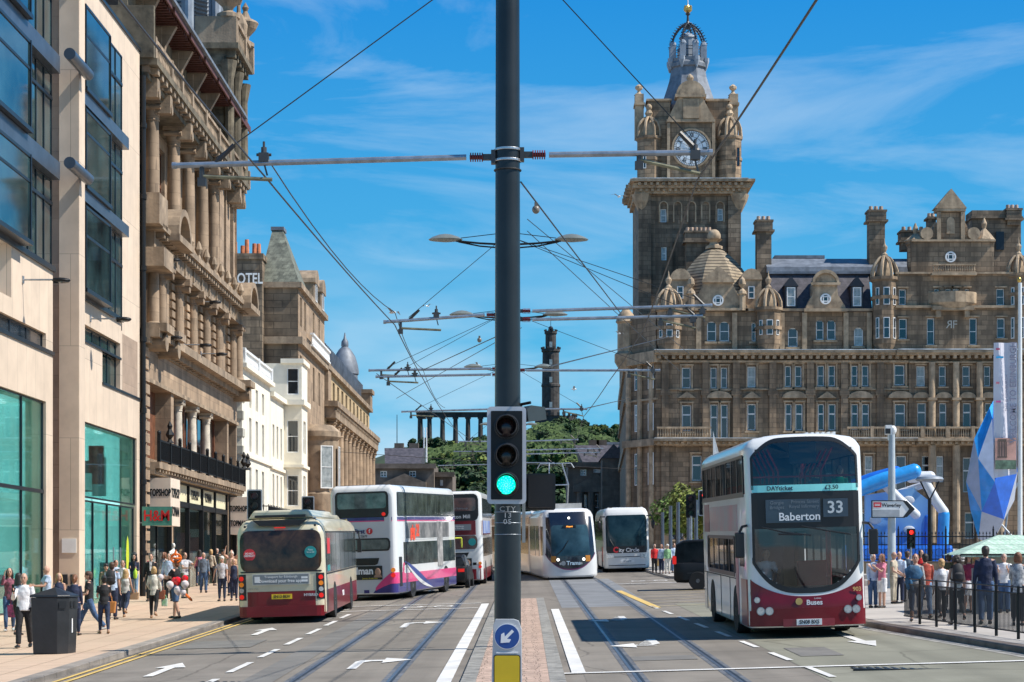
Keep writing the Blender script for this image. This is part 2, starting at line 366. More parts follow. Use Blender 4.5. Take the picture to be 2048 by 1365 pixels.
for a,b in zip(xs[:-1],xs[1:]):
    for c,d in zip(ys[:-1],ys[1:]): m.quad(*[(x,y,gz(x,y)-.06) for x,y in ((a,c),(b,c),(b,d),(a,d))])
struct(m.obj('ground',M_paveR,recalc=False))
def sheet(name,mt,left,right,y0,y1,z,step=8):
    """a strip of ground between two X functions"""
    m=MB(); y=y0
    while y<y1-1e-6:
        y2=min(y+step,y1)
        m.quad((left(y),y,gz(left(y),y)+z),(right(y),y,gz(right(y),y)+z),(right(y2),y2,gz(right(y2),y2)+z),(left(y2),y2,gz(left(y2),y2)+z)); y=y2
    return struct(m.obj(name,mt,recalc=False))
def lerp(tab,y):
    for (a,xa),(b,xb) in zip(tab[:-1],tab[1:]):
        if y<=b: return xa+(xb-xa)*max(0,(y-a))/(b-a)
    return tab[-1][1]
KL=-8.6
KR=lambda y: lerp([(20,9.9),(30,9.35),(35,9.0),(44.6,8.0),(60,7.6),(66,7.8)],y)
c_=lambda v:(lambda y:v)
sheet('road',M_asph,c_(KL),c_(14),-20,330,0.0)
sheet('bus_lane_surface',M_asphG,c_(4.75),lambda y:KR(y)-.02,-20,62,.004)
sheet('track_bed',M_track,c_(1.0),c_(4.7),-20,61,.004)
sheet('track_bed',M_track,c_(-4.9),c_(-1.5),-20,61,.004)
sheet('track_panel',M_trackB,c_(1.15),c_(4.0),61.01,94,.005)
for X in (-3.98,-2.28,1.86,3.42):
    xf=(lambda X:(lambda y:X-(.0 if y<88 or X<0 else (y-88)**2*.0009)))(X)
    sheet('rail_bedding',M_rbed,lambda y:xf(y)-.14,lambda y:xf(y)+.14,-20,180,.008,4)
    sheet('rail_groove',M_groove,lambda y:xf(y)+.015,lambda y:xf(y)+.06,-20,180,.012,4)
    sheet('rail',M_rail,lambda y:xf(y)-.05,lambda y:xf(y)+.01,-20,180,.012,4)
# pavements with kerbs
def pavement(name,mt,pts,z=.12):
    m=MB(); n=len(pts); 
    m.add([(x,y,gz(x,y)+z) for x,y in pts]+[(x,y,gz(x,y)-.05) for x,y in pts],[tuple(range(n))]+[(i,(i+1)%n,n+(i+1)%n,n+i) for i in range(n)])
    return struct(m.obj(name,mt))
pavement('pavement',M_pave,[(KL-.3,-20),(KL-.3,215),(-20,215),(-20,-20)])
kl=MB()
y=-20
while y<215:
    kl.add([(x,yy,gz(x,yy)+z) for yy in (y+.006,y+.894) for x,z in ((KL-.3,-.1),(KL-.3,.124),(KL-.02,.122),(KL,.105),(KL,-.1))],[(0,1,2,3,4),(9,8,7,6,5)]+[(i,i+5,(i+1)%5+5,(i+1)%5) for i in range(5)]); y+=.9
struct(kl.obj('kerb',M_kerb))
jn=MB(); y=-20                                       # slab joints as shallow dark lines
M_joint=flat('slab joint',(.26,.185,.13),.9)
while y<150:
    jn.quad(*[(x,yy,gz(x,yy)+.1235) for x,yy in ((KL-.35,y),(-16.1,y),(-16.1,y+.012),(KL-.35,y+.012))]); y+=.75 if y<70 else 1.5
for k in range(8): 
    x=KL-.9-k*.9; jn.quad(*[(xx,yy,gz(xx,yy)+.1237) for xx,yy in ((x,20),(x+.012,20),(x+.012,150),(x,150))])
struct(jn.obj('paving_joints',M_joint,recalc=False))
rp=[(KR(y)+.3,y) for y in (-20,20,30,35,40,44.6,50,56,60,66)]
pavement('pavement',M_paveR,[(19.9,-20)]+rp+[(10,70),(19.9,70)])
kr=MB()
ysr=[i*1.0 for i in range(-20,66)]
for y in ysr:
    P=[(yy,KR(yy)) for yy in (y+.005,y+.995)]
    kr.add([(k+x,yy,gz(k,yy)+z) for yy,k in P for x,z in ((.3,-.1),(.3,.124),(.02,.122),(0,.1),(0,-.1))],[(0,1,2,3,4),(9,8,7,6,5)]+[(i,i+5,(i+1)%5+5,(i+1)%5) for i in range(5)])
struct(kr.obj('kerb',mat('worn dark kerb',(.16,.125,.10),.8,var=.2,scale=1.5,bump=.3,bscale=20)))
sheet('gutter',M_greyk,lambda y:KR(y)-.33,lambda y:KR(y)-.01,-20,66,.009,2)
pavement('pavement',M_paveR,[(6.75,91),(6.6,100),(6.6,215),(19.9,215),(19.9,84),(14,84),(8.2,87.5)])
sheet('junction_road',M_asph,c_(7.8),c_(60),66,84,.0)
# median
MEDR=lambda y:.45; 
sheet('median_setts',M_pink,c_(-.8),lambda y:.4,-20,69,.05)
jm=MB(); rnd=random.Random(3); y=22
while y<69:
    jm.quad(*[(x,yy,gz(x,yy)+.0525) for x,yy in ((-.8,y),(.4,y),(.4,y+.018),(-.8,y+.018))])
    for k in range(5):
        x=-.75+.24*k+rnd.uniform(-.07,.07); jm.quad(*[(xx,yy,gz(xx,yy)+.0526) for xx,yy in ((x,y),(x+.014,y),(x+.014,y+.16),(x,y+.16))])
    y+=.16
struct(jm.obj('sett_joints',flat('sett joint',(.17,.12,.095),.9),recalc=False))
for a,b in ((-1.05,-.8),(.4,.66)):
    sheet('median_edging',M_greyk,c_(a),c_(b),-20,69.2,.054)
    q=MB()
    for i in range(220):
        yy=20+i*.225; q.quad(*[(x,y_,gz(x,y_)+.0555) for x,y_ in ((a,yy),(b,yy),(b,yy+.015),(a,yy+.015))])
    struct(q.obj('edging_joints',M_groove,recalc=False))
for s,x in ((-1,-1.05),(1,.66)):
    q=MB(); q.quad((x,-20,gz(x,-20)-.02),(x,-20,gz(x,-20)+.054),(x,69.2,gz(x,69.2)+.054),(x,69.2,gz(x,69.2)-.02)); struct(q.obj('median_edge_face',M_greyk,recalc=False))
# painted markings
def mk(name,mt,polys,z=.016):
    m=MB()
    for p in polys: m.add([(x,y,gz(x,y)+z) for x,y in p],[tuple(range(len(p)))])
    o=m.obj(name,mt,recalc=False); return struct(o)
def rect(x0,x1,y0,y1): return [(x0,y0),(x1,y0),(x1,y1),(x0,y1)]
mk('lane_marking',M_mark,[[(-5.52-.0+0.0*y,y),(-5.38,y),(-5.36,y+2.7),(-5.50,y+2.7)] for y in [31.6,35.9,40.1,44.5,48.9,53.3,57.7]],.018)
mk('lane_marking',M_mark,[[(4.83-.034*(y-33)-.06,y),(4.83-.034*(y-33)+.06,y),(4.83-.034*(y+2.2-33)+.06,y+2.2),(4.83-.034*(y+2.2-33)-.06,y+2.2)] for y in [31,35.0,38.9,42.8,46.8,50.6,54.4,58.3]],.018)
mk('edge_line',M_mark,[rect(-1.47,-1.22,20,66)],.018)
mk('edge_line',M_mark,[rect(.80,1.04,33.4,60)],.018)
mk('stop_line',M_mark,[rect(.55,9.0,33.2,33.42)],.02)
mk('crossing_line',M_mark,[rect(-7.6,-1.5,62.5,62.75),rect(-7.6,-1.5,66.6,66.85)],.018)
mk('stop_line',M_mark,[rect(3.7,6.6,84.2,84.6)],.018)
mk('double_yellow_lines',M_yel,[rect(-8.42,-8.33,-20,200),rect(-8.2,-8.11,-20,200)],.016)
def arrow(x,y,L,sgn=1,turn=0):
    w=.09; h=.3
    if not turn: return [[(x-w,y),(x+w,y),(x+w,y+sgn*L*.62),(x+h,y+sgn*L*.62),(x,y+sgn*L),(x-h,y+sgn*L*.62),(x-w,y+sgn*L*.62)]]
    t=turn; yb=y+sgn*L*.62
    return [[(x-w,y),(x+w,y),(x+w,yb-.25*sgn),(x+w+t*.12,yb),(x+t*.45,yb),(x+t*.45,yb-.55*sgn),(x+t*1.0,yb+.18*sgn),(x+t*.45,yb+.9*sgn),(x+t*.45,yb+.36*sgn),(x,yb+.36*sgn),(x-w,yb)]]
mk('road_arrow',M_mark,arrow(-6.85,35.4,3.6),.018); mk('road_arrow',M_mark,arrow(-6.85,49.3,3.6),.018)
mk('road_arrow',M_mark,arrow(-3.2,35.9,3.2,1,1),.018); mk('road_arrow',M_mark,arrow(-3.2,51,3.6,1,1),.018)
mk('road_arrow',M_mark,arrow(2.75,42.6,3.0,-1,-1),.02); mk('road_arrow',M_mark,arrow(2.65,54,3.4,-1,-1),.02)
mk('road_arrow',M_mark,arrow(6.9,42.8,4.5,-1),.018)
mk('yellow_box_edge',M_yel,[[(3.50,75.5),(3.74,75.5),(4.12,58.9),(3.88,58.9)]],.018)
mk('yellow_box_hatching',mat('faded yellow paint',(.40,.33,.17),.7,var=.3,scale=2,dirt=.7),[[(4.1,y),(4.1,y+.15),(7.4,y+.9),(7.4,y+.75)] for y in [60,62.6,65.2,67.8,70.4,73]],.018)
bk=[]                                                  # advance box cycle symbol and lettering blocks
for cx in (-6.6,-3.2,5.6):
    cy={-6.6:64.7,-3.2:64.7,5.6:88}[cx]
    for s in (-.5,.5):
        for k in range(10):
            a=2*PI*k/10;b=2*PI*(k+1)/10
            bk.append([(cx+s+.34*cos(a),cy+.85*sin(a)),(cx+s+.34*cos(b),cy+.85*sin(b)),(cx+s+.25*cos(b),cy+.62*sin(b)),(cx+s+.25*cos(a),cy+.62*sin(a))])
    bk.append(rect(cx-.4,cx+.4,cy+.1,cy+.3))
mk('cycle_symbol',M_mark,bk,.018)
for X0,Y0 in ((-5.6,33.4),(5.5,32.6)):
    g=MB(); 
    for i in range(14):
        g.box(X0+i*.13,X0+i*.13+.06,Y0-.35,Y0+.35,gz(X0,Y0)+.006,gz(X0,Y0)+.03)
    g.box(X0-.08,X0+1.86,Y0-.42,Y0-.36,gz(X0,Y0)+.0,gz(X0,Y0)+.035)
    tag(g.obj('drain_grate',M_dframe),'iron drain grate set in the '+('left lane near the dashed line' if X0<0 else 'greenish bus lane by the stop line'),'drain grate','drain grates in the road')
# patches and stains of repair
rr=random.Random(5)
M_patch=mat('asphalt repair',(.155,.145,.13),.85,var=.1,scale=1,bump=.2,bscale=60)
mk('asphalt_patch',M_patch,[rect(-7.9,-6.2,44.0,47.0),rect(2.0,3.2,36,37.2),rect(-4.9,-4.3,30,62),rect(-6.9,-5.7,56,61),rect(5.1,5.9,36,38.5)],.012)
# ================= LEFT: MODERN SHOP AND OFFICE BLOCK =================
XF=-16.2
def L(px,py,X=XF):
    d=F*X/(px-VX); return d,HC+(VY-py)*d/F
def shopglass(B,u0,u1,v0,v1,y,name='shop_window',m=None,mull=3,trans=None,fm=None):
    f=MB(B.off); t=.06
    f.box(u0,u1,y-.03,y+.05,v1-t,v1); f.box(u0,u1,y-.03,y+.05,v0,v0+t)
    for k in range(mull+1):
        u=u0+(u1-u0-t)*k/mull; f.box(u,u+t,y-.031,y+.051,v0+t,v1-t)
    if trans: f.box(u0,u1,y-.05,y+.08,trans,trans+.12)
    o=B.part(name,f,fm or M_dframe); g=MB(B.off); g.box(u0+.01,u1-.01,y,y+.02,v0+.01,v1-.01); g.obj('pane',m or M_shop,o); return o
B1=Bld('shop_and_office_block','modern pale stone block with teal shop windows and projecting glass bays','building' and (XF,72.0,.6),R(90))
B1.off=(-72.0,0,-.6)
m=B1.mb()
# pier between the bays (stands proud)
m.box(67.85,68.65,-.66,.8,0,40); B1.part('pier',m,M_stoneAp)
m=B1.mb(); m.box(67.80,67.85,-.69,.0,0,40); m.box(67.82,68.68,-.70,-.66,0,40); B1.part('pier_edge',m,M_stoneA)
# bay A (x<80): facade at y=.0 .. shop window, stone, slot, glass floors
A0=40; A1=66.9
m=B1.mb()
B1.wall(m,A0,A1,0,12.7,[(A0+1,A1-.95,1.0,8.1),(A0+1,A1-.95,9.9,10.4),(A0+1,61.5,11.0,13.0)],y=0,rev=.7)
m.quad((A1,0,0),(A1,.9,0),(A1,.9,12.7),(A1,0,12.7)); m.quad((A0,0,12.7),(A1,0,12.7),(A1,1,12.7),(A0,1,12.7))
B1.part('stone_wall',m,M_stoneA)
shopglass(B1,A0+1,A1-.95,1.0,8.1,.12,mull=9,trans=5.0)
shopglass(B1,A0+1,A1-.95,9.9,10.4,.15,'slot_window',M_gl2,12)
m=B1.mb(); m.box(A0,A1+.02,-.06,-.003,9.75,9.88); m.box(A0,A1+.03,-.1,-.004,12.62,12.8); B1.part('steel_ledge',m,M_dframe)
flo=[12.8,16.4,20.05,23.7,27.3,30.9]
for k in range(5):
    z0=flo[k]; z1=flo[k+1]
    m=B1.mb(); m.box(A0,A1,-.25,.5,z1-.62,z1-.02); B1.part('spandrel',m,M_steel)
    # flat glazed band, then projecting glass box
    shopglass(B1,62.6,A1-.02,z0,z1-.62,.05,'office_window',M_glbay,4,z0+2.1)
    b0,b1=A0+.5,62.4
    f=B1.mb(); f.box(b0,b1+.1,-.45,.1,z0+.0,z0+.14); f.box(b0,b1+.04,-.4,.1,z1-.8,z1-.7); f.box(b1-.07,b1+.02,-.42,-.34,z0,z1-.7); f.box(b0,b1+.02,-.39,-.33,z0+2.0,z0+2.09)
    for u in (50,54,58): f.box(u,u+.07,-.4,-.33,z0+.14,z1-.8)
    o=B1.part('glass_box_window',f,M_dframe)
    g=B1.mb(); g.box(b0,b1-.05,-.365,-.35,z0+.14,z1-.8); g.obj('pane',M_glbay,o)
    g=B1.mb(); g.box(b1-.03,b1-.015,-.34,.05,z0+.14,z1-.8); g.obj('side_pane',M_gls,o)
for z in flo[1:4]:
    m=B1.mb(); m.cyl((65.3,-.95,z-.35),(68.1,-.95,z-.35),.2,n=14); B1.part('round_steel_beam',m,M_steel,smooth=True)
# recess behind
m=B1.mb(); m.box(66.9,70.9,.9,1.2,0,24.2); B1.part('recessed_wall',m,M_stoneAp)
# bay B  68.65 .. 81.9 : lower block
b0=70.95; bw=78.05; b1=81.95
m=B1.mb()
holes=[(71.2,81.35,1.0,7.87),(70.96+.05,bw,10.85,11.45),(74.75,bw,9.62,10.86),(78.35,81.3,9.62,12.0)]
B1.wall(m,b0,b1,0,24.15,[(71.2,81.35,1.0,7.87),(b0+.01,bw,10.88,11.45),(74.75,bw,9.62,10.88),(b0+.01,bw,12.42,22.95)],y=0,rev=.6)
m.quad((b0,0,0),(b0,.9,0),(b0,.9,12.42),(b0,0,12.42)); m.quad((b0,0,22.95),(b0,.9,22.95),(b0,.9,24.15),(b0,0,24.15)); m.quad((b0,0,24.15),(b1,0,24.15),(b1,6,24.15),(b0,6,24.15)); m.quad((b1,0,0),(b1,0,24.15),(b1,6,24.15),(b1,6,0))
B1.part('stone_wall',m,M_stoneA)
m=B1.mb(); m.box(b0-.05,b1+.03,-.08,.3,24.15,24.27); m.box(74.7,b1+.02,-.05,-.003,9.5,9.6); m.box(b0-.03,bw+.1,-.12,-.003,12.3,12.44); m.box(b0-.02,bw,-.06,-.003,10.78,10.87)
m.box(bw+.18,bw+.26,-.02,.0,12.0,22.9); B1.part('steel_ledge',m,M_dframe)
m=B1.mb(); m.box(bw+.4,81.5,-.004,.12,9.62,11.9); B1.part('brown_stone_panel',m,M_stoneAp)  # recess shade put into a flush panel of darker colour
shopglass(B1,b0+.01,bw,10.88,11.45,.2,'slot_window',M_glT,5)
shopglass(B1,74.75,bw,9.62,10.87,.2,'slot_window',M_glT,2)
m=B1.mb(); m.box(b0-.25,b0,.05,.9,0,5.1); B1.part('dark_glass_return',m,M_gl)
shopglass(B1,71.2,81.35,5.08,7.87,.1,'upper_shop_window',M_shop,1)
shopglass(B1,71.2,81.35,1.0,5.0,.15,mull=4)
for k,(z0,z1) in enumerate([(12.42,15.7),(16.15,19.2),(19.68,22.95)]):
    if k<2:
        m=B1.mb(); m.box(b0-1.2,bw,-.35,.5,z1,[16.14,19.67][k]); B1.part('spandrel',m,M_steel)
    shopglass(B1,74.4,bw,z0+.02,z1,-.05,'office_window',M_glbay,3,z0+2.05)
    f=B1.mb(); p0=b0-.75; p1=74.4
    f.box(p0,p1+.1,-.45,.5,z0+.0,z0+.15); f.box(p0,p1,-.4,.5,z1-.25,z1-.15); f.box(p0-.02,p0+.06,-.42,-.34,z0,z1-.2); f.box(p1-.07,p1,-.42,-.34,z0,z1-.2); f.box(p0,p1,-.39,-.33,z0+2.0,z0+2.1); f.box(p0-.02,p0+.05,-.4,.5,z0+2.0,z0+2.1)
    o=B1.part('glass_box_window',f,M_dframe)
    g=B1.mb(); g.box(p0+.05,p1-.05,-.375,-.36,z0+.15,z1-.25); g.obj('pane',M_glbay,o)
    g=B1.mb(); g.box(p0,p0+.015,-.35,.5,z0+.15,z1-.25); g.obj('side_pane',M_gls,o)
    g=B1.mb(); g.cyl((p0-.06,-.35,z0+1.15),(p0-.06,.5,z0+1.15),.025); g.obj('handrail',M_gal,o)
m=B1.mb(); m.box(b0-1.3,b0-.02,.05,.9,12.3,23.0); B1.part('recess_glazing',m,M_glT)
# shop interior: floor, back wall, ceiling lights, display
M_intT=mat('glowing shop wall',(.50,.78,.75),.7,var=.25,scale=.5,emit=((.42,.75,.73),.42),detail=8); M_intL=mat('glowing pale shop interior',(.70,.82,.80),.7,var=.06,emit=((.6,.9,.88),.3))  # walls and floors glow to stand in for the shop's lamps
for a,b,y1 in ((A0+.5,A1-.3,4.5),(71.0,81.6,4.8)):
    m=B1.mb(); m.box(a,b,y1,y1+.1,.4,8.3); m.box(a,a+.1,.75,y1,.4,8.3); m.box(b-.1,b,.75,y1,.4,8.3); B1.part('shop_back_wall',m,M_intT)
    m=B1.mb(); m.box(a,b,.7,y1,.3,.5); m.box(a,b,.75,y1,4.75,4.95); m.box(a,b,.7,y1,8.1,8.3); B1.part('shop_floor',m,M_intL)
rr=random.Random(11)
m=B1.mb()
for k in range(46):
    u=rr.uniform(71.5,75.0); z=rr.uniform(1.4,4.6); m.box(u,u+.07,.45,.48,z,z+rr.uniform(.15,.7))
B1.part('hanging_strip_display',m,mat('pale blue strips',(.35,.75,.80),.5))
m=B1.mb(); m.box(76.2,76.25,.25,.85,5.75,7.25); B1.part('red_poster',m,mat('poster red',(.32,.03,.03),.6,col2=(.10,.01,.01),var=.3,scale=9))
Mdp=[flat('display pale',(.62,.66,.64),.6),flat('display grey',(.22,.26,.27),.6),flat('display rose',(.42,.22,.22),.6),flat('display ink',(.05,.07,.08),.6)]
rr=random.Random(31)
for a,b,zs in ((42,66,(1.0,5.3)),(72,81,(1.0,5.3))):
    for k in range(int((b-a)*1.1)):
        u=rr.uniform(a,b); z=rr.choice(zs)+rr.uniform(0,.5); y=rr.uniform(.35,1.6); h=rr.uniform(.5,2.2) if z<4 else rr.uniform(.4,1.6)
        m=B1.mb(); m.box(u,u+.06,y,y+rr.uniform(.15,.6),z,z+h); B1.part('display_panel',m,Mdp[k%4])
    m=B1.mb()
    for z in (2.2,3.4,4.5,7.6): m.box(a,b,2.6,2.66,z,z+.06)
    for k in range(int((b-a)/1.5)): m.box(a+1.5*k,a+1.5*k+.9,1.2,1.35,7.98 if k%2 else 4.62,8.06 if k%2 else 4.70)
    B1.part('shelf_and_light_rail',m,flat('lit rail',(.8,.85,.85),.5,emit=((.9,1,1),.7)))  # shelves glow too, though only the rails are lamps
m=B1.mb(); m.box(74.6,74.9,1.4,1.5,5.6,7.3); m.box(72.0,72.1,1.0,1.1,5.5,6.4); m.box(72.5,72.6,1.0,1.1,5.5,6.5); m.box(73.0,73.1,1.0,1.1,5.5,6.4); B1.part('display_rail',m,M_gal)
m=B1.mb()
for u in (77.0,78.3): m.cyl((u,.05,1.1),(u,.05,3.3),.03)
B1.part('door_handle',m,M_gal)
m=B1.mb(); m.lathe((79.9,.08,2.2),[(.001,0),(.22,.25),(.3,.8),(.2,1.35),(.001,1.6)],10,sy=.05); B1.part('round_sticker',m,flat('lime',(.55,.65,.03),.4))
rr=random.Random(4)
for i,(u,c) in enumerate([(48,(.6,.6,.62)),(52,(.15,.2,.3)),(56,(.7,.68,.6)),(60,(.5,.1,.1)),(64,(.6,.7,.72)),(73.5,(.1,.1,.12)),(76,(.55,.55,.5)),(79,(.1,.12,.2))]):
    m=B1.mb(); m.lathe((u,2.2,.5),[(.3,0),(.28,.7),(.34,1.2),(.2,1.5)],8); m.ell((u,2.2,2.15),.12,.12,.17); B1.part('display_dummy',m,mat('garment %d'%i,c,.8),smooth=True)
# wall plates, small sign
m=B1.mb(); m.box(67.8,67.84,-.63,-.1,.5,.55); 
for z0,z1,y0,y1 in ((1.35,1.75,-.55,-.4),(1.35,1.75,-.3,-.1),(1.9,2.25,-.55,-.4),(1.9,2.25,-.3,-.1)): m.box(67.76,67.8,y0,y1,z0,z1)
B1.part('entry_panel',m,M_dframe)
m=B1.mb(); m.box(67.77,67.8,-.6,-.1,3.0,3.5); B1.part('notice_plate',m,M_whitep)
t=thing('hanging_shop_sign','green glass hanging sign with red H and M letters on the pale block','shop sign',(XF,82.0,4.65))
MB().box(.1,1.35,-.03,.03,-.4,.4).obj('panel',mat('sign green glass',(.07,.22,.17),.3),t)
MB().box(0,.12,-.02,.02,-.3,-.26).obj('bracket',M_gal,t); text('H&M',.62,flat('sign red',(.55,.01,.01),.4),t,(.72,-.04,0),bold=.012,sx=.85)
def lampcam(name,lab,cat,loc,L_=1.1,grp='floodlights on brackets along the shop fronts'):
    t=thing(name,lab,cat,loc,group=grp)
    m=MB(); m.box(0,.04,-.08,.08,-.12,.12); m.cyl((0,0,0),(L_,0,0),.03); m.obj('bracket',M_gal,t)
    m=MB(); m.ell((L_+.15,.0,-.02),.30,.2,.09); m.box(L_-.1,L_+.05,-.08,.08,-.12,.05); m.obj('lamp_head',M_black,t,smooth=True)
    m=MB(); m.ell((L_+.2,-.02,-.07),.22,.15,.05); m.obj('lens',M_gl2,t,smooth=True)
for px,py,wd in ((45,560,'pale stone under the glass bay at the far left'),(180,638,'pale stone above the slot window')):
    d,z=L(px,py); lampcam('floodlight','silver arm floodlight on '+wd,'floodlight',(XF-.0,d,z))

# ================= LEFT: ORNATE COMMERCIAL BUILDING =================
B2=Bld('ornate_commercial_building','tall ornate sandstone department building with giant columns, iron balcony and brown eaves','building' and (XF,97,.9),R(90)); B2.off=(-97,0,-.9)
u0,u1=82.4,109.6
SB=[(u0+1.2,89.2),(89.9,106.0),(106.6,109.3)]
m=B2.mb(); holes=[]
for a,b in SB: holes+=[(a,b,1.0,6.55),(a,b,7.2,10.45)]
B2.wall(m,u0,u1,0,12.3,holes,0,1.3)
m.quad((u1,0,0),(u1,0,23),(u1,14,23),(u1,14,0)); m.quad((u0,0,9),(u0,12,9),(u0,12,24),(u0,0,24))
for z in [k*.52 for k in range(1,23)]: m.box(u0+.05,u0+1.0,-.16,-.003,z,z+.4)
B2.part('lower_wall',m,M_stoneB)
m=B2.mb(); m.box(u0+1.2,89.2,.72,.9,7.1,10.5); m.box(89.9,106,.72,.9,7.1,10.5); m.box(106.6,109.3,.72,.9,7.1,10.5)
for k in range(9): m.box(90.2+1.9*k,90.4+1.9*k,.6,.72,7.2,10.4)
B2.part('timber_infill',m,M_timber)
m=B2.mb()
for a,b in SB:
    n=max(1,int((b-a)/3.2))
    for k in range(n):
        c=a+(k+.5)*(b-a)/n; m.box(c-.8,c+.8,.66,.73,7.5,10.3)
B2.part('loggia_glazing',m,M_gl)
for d in (92.6,96.6,100.8):
    m=B2.mb(); column(m,d,.3,7.15,10.45,.24,cap=.55); B2.part('marble_column',m,M_marble,smooth=True)
m=B2.mb(); m.box(u0+1.0,u1,-.12,-.003,10.45,10.62); m.box(u0+1.0,u1,-.09,-.003,11.9,12.1)
m.box(u0,u1+.1,-.35,.1,12.0,12.25); m.box(u0,u1+.2,-.75,.1,12.25,12.62); dentils(m,u0+.6,u1,11.95,.2,-.3,-.13,.9,.22)
for d in (83.36,86.3,108.6): m.cyl((d,-.9,12.1),(d,.1,12.1),.38,n=14); m.box(d-.9,d+.9,-1.05,.1,12.5,12.85)
B2.part('string_cornice',m,M_stoneBt)
# iron balcony over the shop fronts
m=B2.mb(); m.box(u0+1.1,u1-.2,-.55,-.003,6.75,7.02); m.box(u0+1.1,u1-.2,-.35,-.003,6.5,6.75); dentils(m,u0+1.2,u1-.3,6.6,.15,-.5,-.36,.7,.2); B2.part('balcony_slab',m,M_stoneBt)
m=B2.mb(); m.box(u0+1.2,u1-.3,-.53,-.47,7.92,7.99); m.box(u0+1.2,u1-.3,-.52,-.48,7.1,7.15); u=u0+1.25
while u<u1-.35: m.box(u,u+.03,-.515,-.485,7.15,7.92); u+=.13
for k in range(11):
    u=u0+1.3+k*(u1-u0-1.7)/10; m.box(u-.07,u+.07,-.56,-.42,7.02,8.2); m.ell((u,-.49,8.27),.09,.09,.12,8,5)
B2.part('iron_balcony',m,M_black)
for u in (86.2,108.9,111.0-.6):
    m=B2.mb(); m.lathe((u,-.5,8.0),[(.18,0),(.06,.15),(.2,.35),(.08,.6),(.12,.75),(.02,.95)],8); B2.part('iron_finial',m,M_black)
# shop fronts
M_crm=flat('cream sign panel',(.78,.72,.48),.4); 
for a,b in SB:
    shopglass(B2,a,b,1.0,5.4,.12,m=M_shop2,mull=max(2,int((b-a)/3.9)),fm=M_black)
    n=max(1,int((b-a)/3.9)); fr=B2.mb(); fr.box(a,b,-.02,.3,5.35,5.6); fr.box(a,b,-.03,.28,6.42,6.55)
    for k in range(n+1):
        u=a+(b-a)*k/n; fr.box(u-.07,u+.07,-.04,.14,1.0,6.5)
    o=B2.part('shop_front_frame',fr,M_black)
    if b-a>8:
        q=B2.mb()
        for k in range(n): q.box(a+(b-a)*k/n+.25,a+(b-a)*(k+1)/n-.25,.05,.2,5.62,6.4)
        B2.part('sign_panel',q,M_crm)
        for k,s in ((1,'TOPSHOP'),(2,'TOPMAN')): text(s,.62,M_black,B2.root,(a+(b-a)*(k+.5)/n+B2.off[0],.04,6.0+B2.off[2]),(R(90),0,0),bold=.02,sx=.8)
    else:
        q=B2.mb(); q.box(a+.3,a+2.6,-.95,-.05,4.3,6.35); B2.part('sign_box',q,flat('pale sign box',(.72,.6,.48),.5))
        for s,z in (('TOPSHOP',5.7),('TOPMAN',4.9)):
            text(s,.42,M_black,B2.root,(a+.29+B2.off[0],-.5,z+B2.off[2]),(R(90),0,R(-90)),bold=.015,sx=.5)
            text(s,.55,M_black,B2.root,(a+1.45+B2.off[0],-.96,z+B2.off[2]),(R(90),0,0),bold=.02,sx=.8)
m=B2.mb(); m.box(u0+1.3,u1-.3,4.5,4.6,.3,6.5); m.box(u0+1.3,u1-.3,1.4,4.5,5.6,5.8); B2.part('shop_back_wall',m,mat('faintly glowing shop interior',(.36,.42,.41),.8,var=.4,scale=.5,emit=((.5,.58,.57),.16),detail=8))  # back wall glows faintly in place of shop lamps
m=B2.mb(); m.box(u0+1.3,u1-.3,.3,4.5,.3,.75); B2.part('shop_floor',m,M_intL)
rr=random.Random(77)
for k in range(20):
    u=u0+2+k*1.25; y=rr.uniform(.35,1.3); m=B2.mb(); h=rr.uniform(1.2,3.6); m.box(u,u+.06,y,y+rr.uniform(.25,.7),1.0,1.0+h); B2.part('display_panel',m,Mdp[(k*7)%4])
    if k%2==0: m=B2.mb(); m.lathe((u+.5,.6,.9),[(.18,0),(.14,.9),(.22,1.3),(.1,1.6)],8); m.ell((u+.5,.6,2.6),.1,.1,.14); B2.part('display_dummy',m,Mdp[0],smooth=True)
# second storey with half columns and panels  12.6 .. 16
m=B2.mb(); wl=[89.6,93.7,97.6,101.6]
B2.wall(m,u0,u1,12.3,17.6,[(w_-.55+0.0,w_+.55,13.0,15.6) for w_ in (85.2,)+tuple(wl)+(106.3,)],.35,.35)
for z in [12.9+.42*k for k in range(8)]:
    for c in (87.4,91.7,95.7,99.6,103.7,108.7): m.box(c-1.0,c+1.0,.2,.347,z,z+.3)
B2.part('second_storey_wall',m,M_stoneB)
m=B2.mb()
for c in (87.4,91.7,95.7,99.6,103.7,108.7): 
    m=B2.mb(); column(m,c,.1,12.62,15.95,.25,cap=.6); m.cyl((c,-.45,15.6),(c,.1,15.6),.22,n=12); m.box(c-.3,c+.3,-.5,.2,15.7,16.0); B2.part('half_column',m,M_stoneB,smooth=True)
for c in (84.2,109.2):
    m=B2.mb(); column(m,c,-.15,12.85,16.0,.26,cap=.5); B2.part('half_column',m,M_stoneB,smooth=True)
m=B2.mb(); m.box(u0+1,u1,-.35,.5,16.0,16.9); m.box(u0+.6,u1+.2,-.8,.4,16.9,17.15); m.box(u0,u1,-.2,.3,17.15,17.6); dentils(m,u0+1.2,u1,16.65,.25,-.7,-.36,.7,.3)
for c in (86.5,108.6):       # broken curved pediments
    for k in range(10):
        a=PI*k/10;b=PI*(k+1)/10
        m.add([(c+r*cos(t)*1.3,y,17.0+r*sin(t)*1.05) for y in (-1.15,.2) for t in (a,b) for r in (1.0,1.28)],[(0,1,3,2),(4,6,7,5),(1,5,7,3),(0,2,6,4),(0,4,5,1),(2,3,7,6)])
    m.box(c-1.8,c+1.8,-1.2,.2,16.7,17.0); m.ell((c,-.5,17.1),.7,.4,.5)
